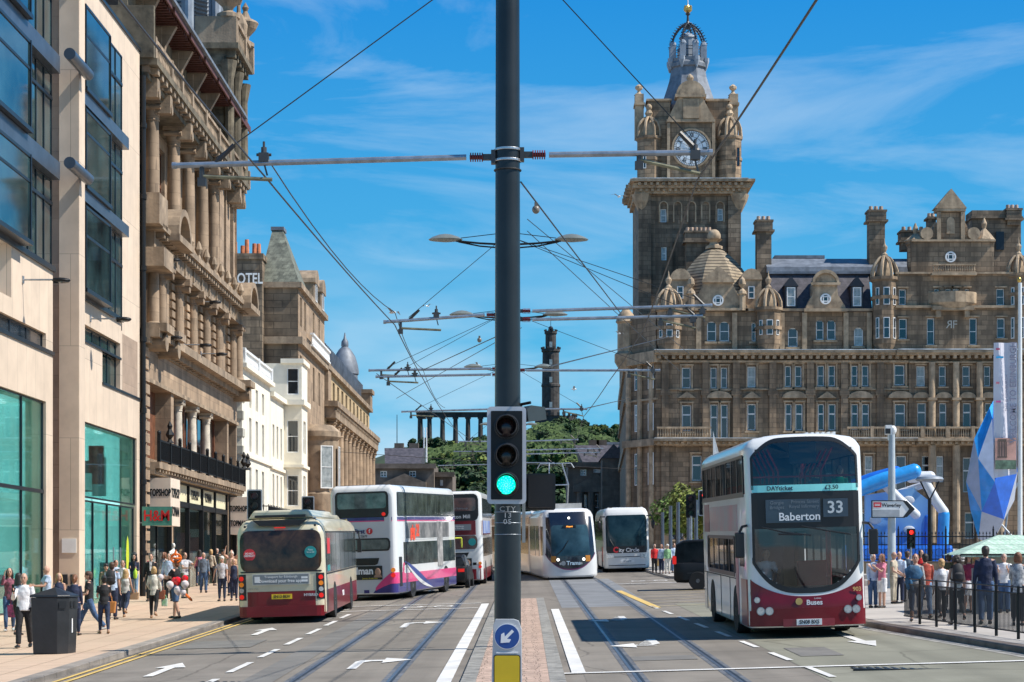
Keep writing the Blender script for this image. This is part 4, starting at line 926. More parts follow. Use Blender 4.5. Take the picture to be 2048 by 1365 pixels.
# chimneys
def chim(x0,x1,yt,yb,d,pots=4,t=1.6,band_=True,name='chimney'):
    m=H.mb(); m.box(U(x0,d),U(x1,d),d,d+t,V(yb,d),V(yt+4,d)); m.box(U(x0,d)-.2,U(x1,d)+.2,d-.2,d+t+.2,V(yt+4,d),V(yt,d)); 
    if band_: m.box(U(x0,d)-.3,U(x1,d)+.3,d-.3,d+t+.3,V(yt+24,d),V(yt+20,d)); m.box(U(x0,d)-.12,U(x1,d)+.12,d-.12,d+t+.12,V(yt+20,d),V(yt+5,d))
    o=H.part(name,m,M_stoneD); m=H.mb()
    for k in range(pots):
        c=U(x0,d)+(k+.5)*(U(x1,d)-U(x0,d))/pots; m.cyl((c,d+t/2,V(yt,d)),(c,d+t/2,V(yt,d)+.5),.24,.19,n=8)
    m.obj('chimney_pots',mat('pale pots',(.42,.30,.22),.8,var=.2),o)
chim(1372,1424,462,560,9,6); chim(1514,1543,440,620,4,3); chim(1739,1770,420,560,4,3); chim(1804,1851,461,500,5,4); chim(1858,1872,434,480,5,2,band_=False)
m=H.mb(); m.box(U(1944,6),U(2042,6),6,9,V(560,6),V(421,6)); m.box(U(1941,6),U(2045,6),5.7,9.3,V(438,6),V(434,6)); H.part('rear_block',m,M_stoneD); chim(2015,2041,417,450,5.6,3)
m=H.mb(); q=(U(1992,5.9),U(2008,5.9),V(500,5.9),V(464,5.9)); m.box(q[0],q[1],5.85,6.0,q[2],q[3]); H.part('louvre_opening',m,M_dframe)
for x in (1690,1812,1900): pass
# mansard roof
m=H.mb(); x0,x1=U(1545,1),U(1745,1); m.prism([(1.0,V(632,1)),(1.0,V(626,1)),(3.4,V(545,3.4)),(9,V(545,9)),(9,V(632,9))],x0,x1,'x'); H.part('mansard_roof',m,M_slate)
m=H.mb(); m.prism([(3.2,V(546,3.2)),(3.3,V(534,3.3)),(6,V(518,6)),(9,V(518,9)),(9,V(546,9))],x0-.3,x1+8,'x'); m.box(x0+1,x1-4,7,9,V(520,8),V(514,8)); m.box(x0-.2,x1+.2,3.0,3.3,V(548,3),V(543,3)); H.part('lead_roof',m,M_lead)
for x in (1582,1714):
    d=.9; m=H.mb(); m.box(U(x-12,d),U(x+12,d),d,d+2.2,V(616,d),V(573,d)); m.prism([(U(x-15,d),V(573,d)),(U(x+15,d),V(573,d)),(U(x,d),V(553,d))],d-.15,d+2.8,'y'); H.part('slate_dormer',m,flat('dormer slate',(.02,.022,.03),.5))
    H.window(U(x-8.5,d),U(x+8.5,d),V(613,d),V(575,d),d-.04,M_whitep,M_curt,.1,'h')
m=H.mb(); m.box(U(1545),U(1745),.7,1.4,V(640),V(622)); H.part('gutter_parapet',m,M_dframe)
d=.2; m=H.mb(); g=[(1611,622),(1692,622),(1690,612),(1676,590),(1674,568),(1676,566)]+[(1651+24*cos(PI*k/8),566-23*sin(PI*k/8)) for k in range(9)]+[(1626,568),(1625,590),(1613,612)]
m.prism([(U(x,d),V(y,d)) for x,y in g],d,d+2.4,'y'); m.box(U(1622,d),U(1680,d),d-.3,d,V(571,d),V(566,d)); m.box(U(1608,d),U(1694,d),d-.35,d,V(624,d),V(618,d)); 
m.prism([(U(1651+27*cos(PI*k/8),d),V(566-26*sin(PI*k/8),d)) for k in range(9)]+[(U(1651+22*cos(PI*k/8),d),V(566-19*sin(PI*k/8),d)) for k in range(8,-1,-1)],d-.3,d+.5,'y')
H.part('curved_gable',m,M_stoneHl)
# right block (projecting a little)
RW=[(1798,1813,578,610),(1869,1879,577,610),(1891,1903,577,608),(1906,1919,577,608),(1930,1939,577,608),(1993,2010,577,611)]
RW2=[(1798,1815,637,678),(1854,1870,636,690),(1939,1955,636,690),(1994,2011,636,676)]
RW3=[(1833,1851,732,773),(1878,1893,732,773),(1925,1941,732,773),(1968,1982,732,773),(2005,2022,732,773)]
RW4=[(1835,1853,806,856),(1879,1894,806,856),(1926,1943,806,856),(1970,1984,806,856),(2006,2022,806,856)]
RW5=[(1844,1860,912,962),(1873,1888,912,965),(1926,1943,915,985),(1975,1990,915,985)]
RW5+=[(x,x+20,1025,1078) for x in (1840,1878,1930,1972)]
d=-.3; allw=ws(RW,d)+ws(RW2,d)+ws(RW3,d)+ws(RW4,d)+ws(RW5,d)
m=H.mb(); H.wall(m,U(1818,d),XR,3,V(545,d),[q for q in allw if q[0]>U(1818,d)],d,.4); H.wall(m,U(1790,d),U(1818,d),V(704,d),V(545,d),[q for q in allw if q[1]<U(1818,d) and q[2]>V(700,d)],d,.4)
m.box(U(1790,d),XR,d+.5,8,V(704),V(545,d)-.05)
m.prism([(U(x,d),V(y,d)) for x,y in [(1822,546),(1822,484),(1852,482),(1862,470),(1868,452),(1878,440),(1880,425),(1922,425),(1926,440),(1934,452),(1942,470),(1952,480),(1988,482),(1988,546)]],d,d+1.0,'y')
H.part('right_block_wall',m,M_stoneH)
for l,b in ((RW,'h'),(RW2,'h'),(RW3,'h'),(RW4,'t'),(RW5,'t')): addwins(l,d,d+.35,b)
m=H.mb()
m.box(U(1872,d),U(1930,d),d-.4,d+1.2,V(424,d),V(417,d)); m.prism([(U(1868,d),V(418,d)),(U(1932,d),V(418,d)),(U(1901,d),V(379,d))],d-.45,d+1.3,'y')
for x in (1877,1925): m.box(U(x,d)-.2,U(x,d)+.2,d-.3,d,V(480,d),V(425,d))
m.prism([(U(1901+8*cos(PI*k/8),d),V(444-9*sin(PI*k/8),d)) for k in range(9)]+[(U(1893,d),V(468,d)),(U(1909,d),V(468,d))],d-.1,d+.1,'y')
for x in (1853,1947): m.cyl((U(x,d),d-.25,V(468,d)),(U(x,d),d+.3,V(468,d)),.65,n=14)
band(480,484,1822,1990,.3,d); band(612,617,1790,2095,.45,d); band(545,549,1790,2095,.3,d); band(703,708,1790,2095,1.2,d); band(708,712,1790,2095,.95,d); band(724,727,1818,2095,.4,d); band(884,892,1830,2095,.8,d); band(879,884,1830,2095,1.55,d)
dentils(m,U(1828),XR,V(719),.32,d-.85,d-.003,.72,.34); dentils(m,U(1828),XR,V(890),.25,d-1.25,d-.8,.6,.3)
m.lathe((U(1905,d),d+1.6,V(617,d)),[(2.6,0),(3.0,.5),(3.0,1.6)],16); balustrade(m,U(1862,d),U(1948,d),V(548,d),.9,d-.7,18,.2); m.box(U(1860,d),U(1950,d),d-.9,d,V(553,d),V(548,d)); m.box(U(1862,d),U(1945,d),d-.8,d,V(622,d),V(614,d))
for x in (1875,1932): m.prism([(U(x,d)-.25,V(636,d)),(U(x,d)+.25,V(636,d)),(U(x,d)+.25,V(622,d)),(U(x,d)-.25,V(622,d))],d-.6,d,'y')
for x in (1862,1910,1957,1998):
    m.cyl((U(x,d),d-.5,V(800,d)),(U(x,d),d-.5,V(726,d)),.33,n=12); m.cyl((U(x,d),d-.5,V(878,d)),(U(x,d),d-.5,V(802,d)),.36,n=12); m.box(U(x,d)-.45,U(x,d)+.45,d-.95,d,V(802,d),V(797,d)); m.cyl((U(x,d),d-.6,5),(U(x,d),d-.6,V(892,d)),.4,n=12)
for c in (1842,1886,1934,1976): m.prism([(U(c+17*cos(PI*k/8),d),V(797-12*sin(PI*k/8),d)) for k in range(9)],d-.4,d-.004,'y')
for a,b,y1,y2 in RW+RW2+RW3+RW4: m.box(U(a,d)-.18,U(b,d)+.18,d-.22,d-.004,V(y2+4,d),V(y2+1,d)); m.box(U(a,d)-.18,U(b,d)+.18,d-.18,d-.004,V(y1-1,d),V(y1-4,d))
H.part('right_block_trim',m,M_stoneHl)
MRF=flat('pale metal letters',(.50,.47,.40),.4)
text('R',1.15,MRF,H.root,(U(1897)-25,d-.1,V(651)-4.3),(R(90),0,R(180)),name='letter'); text('F',1.15,MRF,H.root,(U(1908)-25,d-.1,V(651)-4.3),name='letter')
# ---------------- clock tower (set back 12 m) ----------------
D=12; T=H; tw0,tw1=U(1277,D),U(1482,D)
m=T.mb(); TW=[(U(1321,D),U(1333,D),V(445,D),V(418,D)),(U(1435,D),U(1446,D),V(442,D),V(417,D)),(U(1323,D),U(1333,D),V(521,D),V(494,D))]
T.wall(m,tw0,tw1,V(700,D),V(390,D),TW,D,.3); m.quad((tw0,D,V(700,D)),(tw0,D,V(390,D)),(tw0,D+11.2,V(390,D)),(tw0,D+11.2,V(700,D))); m.quad((tw1,D,V(700,D)),(tw1,D+11.2,V(700,D)),(tw1,D+11.2,V(390,D)),(tw1,D,V(390,D)))
for x in (1277,1456): m.box(U(x,D)-.02,U(x+25,D),D-.3,D-.003,V(700,D),V(392,D))
for x in (1340,1400): m.box(U(x,D),U(x+5,D),D-.18,D-.003,V(640,D),V(470,D))
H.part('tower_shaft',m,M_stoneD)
for a,b,c,e in TW: H.window(a+.02,b-.02,c+.02,e-.02,D+.2,M_whitep,M_curt,.08,'h')
m=T.mb()
for x in (1327,1355,1383,1411,1440):                     # blind arcade under the cornice
    pts=[(U(x+9*cos(PI*k/8),D),V(412-9*sin(PI*k/8),D)) for k in range(9)]; inn=[(U(x+7*cos(PI*k/8),D),V(412-7*sin(PI*k/8),D)) for k in range(8,-1,-1)]
    for p in range(8): m.add([(q[0],y,q[1]) for y in (D-.25,D-.004) for q in (pts[p],pts[p+1],inn[7-p],inn[8-p])],[(0,1,2,3),(4,7,6,5),(0,4,5,1),(1,5,6,2),(2,6,7,3),(3,7,4,0)])
    for s in (-8,8): m.box(U(x+s,D)-.08,U(x+s,D)+.08,D-.24,D-.004,V(445,D),V(412,D))
x0,x1=U(1264,D),U(1492,D)
for ya,yb,p in ((390,380,.7),(380,370,1.2),(369,364,1.8)): m.box(tw0-p*.55,tw1+p*.75,D-p,D+11,V(ya,D),V(yb,D)-.003)
dentils(m,x0+.4,x1-.3,V(376,D),.3,D-1.6,D-1.2,.62,.3); dentils(m,x0+.6,x1-.5,V(386,D),.28,D-1.0,D-.7,.62,.3)
for x in (1283,1478): m.lathe((U(x,D),D+.1,V(425,D)),[(.3,0),(.9,1.2),(1.1,1.9)],8); 
for k in range(11): m.box(U(1262,D)-.3-.2*(k%2),U(1262,D)+.3,D+k,D+k+.4,V(376,D),V(366,D))
H.part('tower_cornice',m,M_stoneHl)
m=T.mb(); bx0,bx1=U(1278,D),U(1484,D); m.box(bx0+.6,bx1-.6,D+.9,D+10.5,V(364,D),V(235,D)); cb0,cb1=U(1334,D),U(1429,D)
m.box(cb0,cb1,D+.1,D+1,V(364,D),V(243,D))
for x in (1299,1461): m.lathe((U(x,D),D+1.1,V(364,D)),[(1.35,0),(1.35,V(278,D)-V(364,D)),(1.5,V(276,D)-V(364,D)),(1.5,V(271,D)-V(364,D))],8,a0=R(22.5))
for x in (1299,1461): m.lathe((U(x,D),D+1.1,V(320,D)),[(1.45,0),(1.45,.3)],8,a0=R(22.5))
m.box(U(1297,D),U(1342,D),D+1.2,D+4,V(250,D),V(196,D)); m.box(U(1416,D),U(1459,D),D+1.2,D+4,V(250,D),V(196,D))
H.part('belfry',m,M_stoneH)
m=T.mb()
for x in (1299,1461):
    for k in range(8):
        a=R(22.5+45*k); m.loft([(U(x,D)+1.4*q*cos(a),D+1.1+1.4*q*sin(a),V(271,D)+h) for q,h in ((.95,0),(.9,.9),(.7,1.6),(.4,2.0),(.12,2.2))],[.16]*5,n=5)
    m.lathe((U(x,D),D+1.1,V(271,D)),[(.7,0),(.7,1.0),(.3,1.9),(.25,2.2),(.45,2.6),(.3,2.9),(.15,3.1)],8); m.ell((U(x,D),D+1.1,V(271,D)+3.3),.35,.35,.38,8,6)
H.part('crown_dome',m,M_stoneHl,smooth=True)
m=T.mb()
for x in (1280,1470):
    m.box(U(x-8,D),U(x+9,D),D+1.3,D+3,V(270,D),V(182,D)); m.box(U(x-10,D),U(x+11,D),D+1.1,D+3.2,V(205,D),V(200,D)); m.lathe((U(x,D),D+2.1,V(182,D)),[(.55,0),(.2,.3),(.15,.5),(.4,.7),(.42,.95),(.1,1.2)],8)
m.box(U(1297,D)-.15,U(1342,D)+.15,D+1.05,D+4.1,V(197,D),V(193,D)); m.box(U(1416,D)-.15,U(1459,D)+.15,D+1.05,D+4.1,V(197,D),V(193,D))
m.prism([(U(x,D),V(y,D)) for x,y in [(1334,242),(1430,242),(1407,200),(1405,190),(1356,190),(1354,200)]],D-.15,D+1.2,'y')
m.prism([(U(1381+29*cos(PI*k/10),D),V(191-29*sin(PI*k/10),D)) for k in range(11)],D-.3,D+1.3,'y')
m.prism([(U(1381+22*cos(PI*k/10),D),V(190-21*sin(PI*k/10),D)) for k in range(11)],D-.36,D-.2,'y')
m.box(U(1350,D),U(1412,D),D-.45,D+1.3,V(196,D),V(190,D)); m.box(U(1366,D),U(1398,D),D-.3,D,V(238,D),V(200,D)); m.box(U(1333,D),U(1430,D),D-.25,D+1,V(245,D),V(240,D)); m.lathe((U(1381,D),D+.5,V(161,D)),[(.25,0),(.4,.35),(.3,.6),(.05,.8)],8)
for x in (1334,1424): m.box(U(x,D),U(x+6,D),D-.15,D+.1,V(360,D),V(246,D))
H.part('tower_pediment',m,M_stoneHl)
for zz in (318,): 
    H.window(U(1286,D),U(1292,D),V(338,D),V(304,D),D-.28,M_whitep,M_gl,.06,'h'); H.window(U(1473,D),U(1479,D),V(334,D),V(296,D),D-.2,M_timber,M_gl,.06,'h')
# clock
cc=(U(1383,D),D+.02,V(297,D)); g=(200+D)/F
m=T.mb(); r=37.5*g
for q in range(40):
    a=2*PI*q/40;b=2*PI*(q+1)/40
    m.add([(cc[0]+k*cos(t),y,cc[2]+k*sin(t)) for y in (D-.12,D+.12) for t in (a,b) for k in (r*1.06,r*.96)],[(0,1,3,2),(4,6,7,5),(0,2,6,4),(1,5,7,3)])
ck=H.part('clock',m,M_stoneHl)
m=T.mb(); m.cyl((cc[0],D+.02,cc[2]),(cc[0],D+.1,cc[2]),r*.97,n=40); m.obj('clock_face',flat('opal clock face',(.72,.76,.78),.4,var=.06),ck)
M_ink=flat('clock black',(.015,.015,.02),.4)
m=T.mb()
def ring(r0,r1,y):
    for q in range(40):
        a=2*PI*q/40;b=2*PI*(q+1)/40; m.add([(cc[0]+k*cos(t),y,cc[2]+k*sin(t)) for t in (a,b) for k in (r0,r1)],[(0,1,3,2)])
ring(r*.93,r*.955,D-.0); ring(r*.82,r*.835,D-.0); ring(r*.60,r*.62,D)
def bar(a,r0,r1,w,y=-.002):
    a=R(90-a); dx,dz=cos(a),sin(a); px,pz=-dz,dx
    m.add([(cc[0]+k*dx+s*px*w/2,D+y,cc[2]+k*dz+s*pz*w/2) for k,s in ((r0,-1),(r1,-1),(r1,1),(r0,1))],[(0,1,2,3)])
for k in range(60): bar(k*6,r*.83,r*.93,.045)
for k in range(12): bar(k*30,r*.12,r*.60,.03)
num=['XII','I','II','III','IIII','V','VI','VII','VIII','IX','X','XI']
m.obj('clock_marks',M_ink,ck)
for k,s in enumerate(num):
    a=R(90-k*30); text(s,.55,M_ink,ck,(cc[0]+r*.715*cos(a)-25,D-.004,cc[2]+r*.715*sin(a)-4.3),(R(90),0,0) if 0 else (R(90),R(k*30),0),name='numeral',sx=.7,bold=.02,ext=.002)
m=T.mb(); 
def hand(a,L_,w):
    a=R(90-a); dx,dz=cos(a),sin(a); px,pz=-dz,dx
    m.add([(cc[0]+k*dx+s*px*w,y,cc[2]+k*dz+s*pz*w) for y in (D-.06,D-.03) for k,s in ((-.3,-.6),(L_*.7,-1),(L_,-.1),(L_,.1),(L_*.7,1),(-.3,.6))],[(0,1,2,3,4,5),(6,11,10,9,8,7)]+[(i,i+6,(i+1)%6+6,(i+1)%6) for i in range(6)])
hand(320,r*.86,.10); hand(27,r*.60,.17); m.cyl((cc[0],D-.07,cc[2]),(cc[0],D,cc[2]),.16); m.obj('clock_hands',M_ink,ck)
# tower roof and open crown
tc_=(U(1376,D+5),D+5.2); g5=(200+D+5)/F
m=T.mb(); zb=V(228,D+5)
def TZ(y): return V(y,D+5)-zb
m.lathe((tc_[0],tc_[1],zb),[(60*g5,0),(55*g5,TZ(205)),(46*g5,TZ(180)),(39*g5,TZ(158)),(36*g5,TZ(140)),(40*g5,TZ(138)),(40*g5,TZ(131)),(37*g5,TZ(127)),(38*g5,TZ(121)),(30*g5,TZ(120))],8,a0=R(22.5))
o=H.part('tower_roof',m,M_lead)
m=T.mb(); m.lathe((tc_[0],tc_[1],V(121,D+5)),[(16*g5,0),(16*g5,2.4),(18*g5,2.45),(17*g5,2.6),(10*g5,2.9),(4*g5,3.1),(2*g5,3.3)],12)
for k in range(8):
    a=R(22.5+45*k); x,y=tc_[0]+33*g5*cos(a),tc_[1]+33*g5*sin(a); z=V(121,D+5); m.box(x-.32,x+.32,y-.32,y+.32,z,z+1.5); m.lathe((x,y,z+1.5),[(.4,0),(.3,.3),(.05,.5)],6)
    m.lathe((tc_[0]+38*g5*cos(a),tc_[1]+38*g5*sin(a),V(142,D+5)),[(.1,0),(.35,.8),(.35,1.2)],6)
H.part('roof_lantern',m,M_leadl)
m=T.mb(); zc=V(121,D+5)
for k in range(8):
    a=R(22.5+45*k); pts=[(34,1.2),(36,1.6),(33,2.2),(28,2.85),(21,3.4),(12,3.85),(3,4.05)]
    P=[(tc_[0]+q*g5*cos(a),tc_[1]+q*g5*sin(a),zc+h) for q,h in pts]; m.loft(P,[.10]*7,n=5)
    for q in range(13):
        t=q/12*5.99; i=int(t); f=t-i; p=Vector(P[i]).lerp(Vector(P[i+1]),f); o_=Vector((cos(a),sin(a),.35))*.28
        m.cyl(p-o_*.3,p+o_*1.1,.07,.04,n=4); m.cyl(p+Vector((sin(a),-cos(a),0))*.25,p-Vector((sin(a),-cos(a),0))*.25,.05,n=4)
for k in range(16):
    a=R(22.5*k);b=R(22.5*(k+1)); 
    for h in (.25,.9,1.25): m.cyl((tc_[0]+31*g5*cos(a),tc_[1]+31*g5*sin(a),zc+h),(tc_[0]+31*g5*cos(b),tc_[1]+31*g5*sin(b),zc+h),.04,n=4)
m.lathe((tc_[0],tc_[1],zc+3.5),[(.25,0),(.35,.4),(.15,.9),(.12,1.5),(.3,1.7),(.1,1.9)],8)
H.part('open_crown',m,flat('dark iron crown',(.03,.035,.045),.5))
m=T.mb(); m.lathe((tc_[0],tc_[1],zc+5.3),[(.15,0),(.45,.25),(.5,.5),(.2,.7),(.12,.9)],8)
for k in range(4): a=R(90*k+45); m.ell((tc_[0]+.4*cos(a),tc_[1]+.4*sin(a),zc+5.9),.16,.16,.22,6,5)
H.part('gilt_finial',m,mat('gilt',(.55,.36,.10),.35,metal=.7,var=.1))
m=T.mb(); m.cyl((tc_[0],tc_[1],zc+6.1),(tc_[0],tc_[1],zc+8.6),.06,.03); H.part('flagpole',m,M_whitep)

# ================= FAR END OF THE STREET =================
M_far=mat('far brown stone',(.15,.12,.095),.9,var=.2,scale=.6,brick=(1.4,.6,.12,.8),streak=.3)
def far(name,label,px0,px1,ytop,Y,wins,ped,hip=True,zb=4.2):
    g=F/Y; x0,x1=(px0-VX)/g,(px1-VX)/g; zt=HC+(VY-ytop)/g
    B=Bld(name,label,((x0+x1)/2,Y,zb),0); B.off=(-(x0+x1)/2,0,-zb)
    q=lambda x:(x-VX)/g; z=lambda y:HC+(VY-y)/g
    hs=[(q(a),q(b),z(d),z(c)) for a,b,c,d in wins]
    m=B.mb(); B.wall(m,x0,x1,zb,zt,hs,0,.3); m.quad((x0,0,zb),(x0,14,zb),(x0,14,zt),(x0,0,zt)); m.quad((x1,0,zb),(x1,0,zt),(x1,14,zt),(x1,14,zb)); B.part('wall',m,M_far)
    for h in hs: B.window(h[0]+.02,h[1]-.02,h[2]+.02,h[3]-.02,.25,M_whitep,M_gl2,.14,'hv')
    m=B.mb(); m.box(x0-.3,x1+.3,-.6,.0,zt-.7,zt); 
    a,b,yb,yt=ped; m.prism([(q(a),z(yb)),(q(b),z(yb)),(q((a+b)/2),z(yt))],-1.1,-.004,'y'); m.box(q(a)-.2,q(b)+.2,-1.3,-.01,z(yb)-.9,z(yb))
    for k in range(4):
        c=q(a)+(k+.5)*(q(b)-q(a))/4; m.cyl((c,-.8,zb+4),(c,-.8,z(yb)-.9),.5,n=10)
    m.box(q(a)-.2,q(b)+.2,-1.3,-.01,zb,zb+4)
    B.part('portico',m,M_far)
    if hip:
        m=B.mb(); xc=(x0+x1)/2; m.add([(x0+2,0.5,zt),(x1-2,.5,zt),(x1-2,13,zt),(x0+2,13,zt),(xc-3,5,zt+2.6),(xc+3,5,zt+2.6),(xc+3,8,zt+2.6),(xc-3,8,zt+2.6)],[(0,1,5,4),(1,2,6,5),(2,3,7,6),(3,0,4,7),(4,5,6,7)]); B.part('roof',m,M_slate)
        m=B.mb(); 
        for c in (x0+3,x1-4): m.box(c,c+1.4,6,7.2,zt,zt+3.4)
        B.part('chimney',m,M_far)
    return B
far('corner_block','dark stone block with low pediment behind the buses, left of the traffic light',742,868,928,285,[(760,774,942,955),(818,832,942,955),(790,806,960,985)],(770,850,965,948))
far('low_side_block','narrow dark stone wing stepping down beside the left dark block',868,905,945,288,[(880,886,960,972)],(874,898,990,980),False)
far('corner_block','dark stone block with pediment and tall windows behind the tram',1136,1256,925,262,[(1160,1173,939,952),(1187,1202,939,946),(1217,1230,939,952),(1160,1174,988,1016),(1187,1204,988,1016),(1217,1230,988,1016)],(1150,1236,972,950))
m=MB(); g=F/300.; q=lambda x:(x-VX)/g; z=lambda y:HC+(VY-y)/g
t=thing('office_block','pale grey modern office block with long windows on the hill flank','office building',(q(1230),300,z(905)))
m=MB((-q(1230),-300,-z(905))); m.box(q(1192),q(1275),300,312,4,z(890)); m.obj('wall',mat('pale grey cladding',(.30,.33,.37),.6),t)
m=MB((-q(1230),-300,-z(905))); m.box(q(1190),q(1277),299.5,312.5,z(890),z(885)); m.obj('roof',M_lead,t)
m=MB((-q(1230),-300,-z(905)))
for x in (1209,1234,1258): m.box(q(x),q(x+20),299.9,300.1,z(906),z(895))
m.obj('window_band',M_gl2,t)
t=thing('narrow_stone_house','dark stone house in shadow between the tram and the grand hotel','house',((1228-VX)*255/F,256,4.2))
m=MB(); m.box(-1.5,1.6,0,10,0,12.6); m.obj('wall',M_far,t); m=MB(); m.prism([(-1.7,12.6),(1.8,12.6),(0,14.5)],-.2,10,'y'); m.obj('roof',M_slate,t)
# hill
M_hill=mat('hill grass',(.028,.045,.014),.95,var=.35,scale=.05,dirt=.5)
def hillz(x,y):
    px=VX+x*F/620
    prof=[(600,1050),(740,930),(800,915),(880,912),(960,898),(1040,888),(1080,862),(1150,864),(1200,882),(1260,876),(1330,894),(1500,950),(1700,1040)]
    yy=lerp(prof,px) ; top=HC+(VY-yy)*620/F; t=max(0,min(1,(y-360)/250)); s=t*t*(3-2*t)
    return 4.1+(top-4.1)*s
m=MB(); nx,ny=90,26
xs=[-140+300*i/nx for i in range(nx+1)]; ys=[350+330*j/ny for j in range(ny+1)]
rr=random.Random(2)
vs=[(x,y,hillz(x,min(y,620))+rr.uniform(-.6,.6)-(0 if y<640 else (y-640)*.5)) for y in ys for x in xs]
m.add(vs,[(j*(nx+1)+i,j*(nx+1)+i+1,(j+1)*(nx+1)+i+1,(j+1)*(nx+1)+i) for j in range(ny) for i in range(nx)])
struct(m.obj('hill',M_hill,smooth=True,recalc=False))
M_fol=[mat('foliage %d'%i,c,.8,var=.35,scale=.5) for i,c in enumerate([(.026,.058,.014),(.045,.09,.016),(.10,.135,.022),(.020,.042,.014)])]
M_bark=mat('bark',(.06,.045,.032),.9,var=.2)
def leafmesh(seed,rx,rz,n,leaf,clumps=9,name='crown'):
    rr=random.Random(seed); m=MB(); cl=[]
    for _ in range(clumps):
        a=rr.uniform(0,2*PI); e=rr.uniform(-.35,1); q=rr.uniform(.35,.8); cl.append((rx*q*cos(a)*math.sqrt(max(0,1-e*e*.6)),rx*q*sin(a)*math.sqrt(max(0,1-e*e*.6)),rz*q*e,rr.uniform(.28,.48)))
    for i in range(n):
        c=cl[i%clumps]; u=Vector((rr.gauss(0,1),rr.gauss(0,1),rr.gauss(0,1))).normalized(); k=c[3]*rr.uniform(.72,1.06)
        p=Vector((c[0]+u.x*k*rx,c[1]+u.y*k*rx,c[2]+u.z*k*rz))
        nrm=(u+Vector((rr.uniform(-.7,.7),rr.uniform(-.7,.7),rr.uniform(-.3,.9)))).normalized(); a=nrm.orthogonal().normalized(); b=nrm.cross(a); s=leaf*rr.uniform(.6,1.3)
        m.add([p+a*s,p+b*s*.6,p-a*s,p-b*s*.6],[(0,1,2,3)])
    return m
crowns=[leafmesh(i,3.2,2.7,900,.5).mesh('crown',None,recalc=False) for i in range(4)]
trunk=MB().cyl((0,0,-3.5),(0,0,0),.28,.16,n=7)
for k in range(4): trunk.cyl((0,0,-1.2+.3*k),(1.3*cos(k*1.6),1.3*sin(k*1.6),.8+.3*k),.12,.05,n=5)
trunk=trunk.mesh('trunk',M_bark)
def tzone(px,y):
    h=['at the foot of the hill','low on the hill slope','halfway up the hill','high on the hill','on the crest of the hill'][min(4,int((y-395)/44))]
    return h+(', left of the colonnade' if px<850 else ' below the colonnade' if px<985 else ', hidden partly by the near mast' if px<1065 else ' just below the monument tower' if px<1130 else ' between the monument tower and the hotel' if px<1215 else ' close to the hotel corner')
rr=random.Random(21); cnt=0
kinds=['dark round tree','fresh green tree','pale green tree','deep green tree']
def htree(x,y,z,s,k,lab,grp):
    t=thing('hill_tree',lab,'tree',(x,y,z),group=grp); c=ref(crowns[rr.randrange(4)],'crown',t,(0,0,3.3*s),(0,0,rr.uniform(0,6)),(s,s,s*.9))
    c.data.materials.append(M_fol[0]) if not c.data.materials else None
    c.material_slots[0].link='OBJECT'; c.material_slots[0].material=M_fol[k]; ref(trunk,'trunk',t,(0,0,3.3*s),(0,0,0),(s,s,s)); return t
for j in range(250):
    y=rr.choice([rr.uniform(395,520),rr.uniform(395,520),rr.uniform(520,612)]); px=rr.uniform(790,1290) if y<560 else rr.uniform(1060,1290)
    if y>540 and 820<px<1090: continue
    x=(px-VX)*y/F; k=rr.choice([0,0,1,1,2,3])
    htree(x,y,hillz(x,y)-.8,rr.uniform(.85,1.5) if y<500 else rr.uniform(.45,.75),k,kinds[k]+' '+tzone(px,y),'trees covering the hillside')
NB=['leftmost','second from the left','at the left foot of the columns','far left below the skyline','at the middle of the colonnade','behind the near mast','right of the middle columns','at the last visible column'];tn=0
for px,py,k in ((866,880,3),(852,893,3),(880,890,0),(835,905,0),(905,888,2),(1010,880,1),(950,875,1),(965,880,0)):
    y=600; htree((px-VX)*y/F,y,hillz((px-VX)*y/F,y)-1.2,1.0 if px<900 else .7,k,kinds[k]+' before the hilltop colonnade, '+NB[tn],'trees before the colonnade'); tn+=1
M_cov=mat('shrub cover leaves',(.030,.062,.014),.85,col2=(.075,.12,.025),var=.35,scale=.12,detail=8)
m=MB(); rr=random.Random(5)
for k in range(34000):
    y=rr.uniform(385,618); px=rr.uniform(780,1300); x=(px-VX)*y/F; z=hillz(x,y)+rr.uniform(-.3,1.7)*(.6+.4*sin(x*.6)*cos(y*.35)); n_=Vector((rr.gauss(0,.6),-1+rr.gauss(0,.5),1+rr.gauss(0,.4))).normalized(); a=n_.orthogonal(); b=n_.cross(a); s_=rr.uniform(.35,.75); p=Vector((x,y,z)); m.add([p+a*s_,p+b*s_*.7,p-a*s_,p-b*s_*.7],[(0,1,2,3)])
struct(m.obj('shrub_cover',M_cov,recalc=False),'stuff'); bpy.data.objects['shrub_cover']['label']='dense green shrubs covering the hillside'
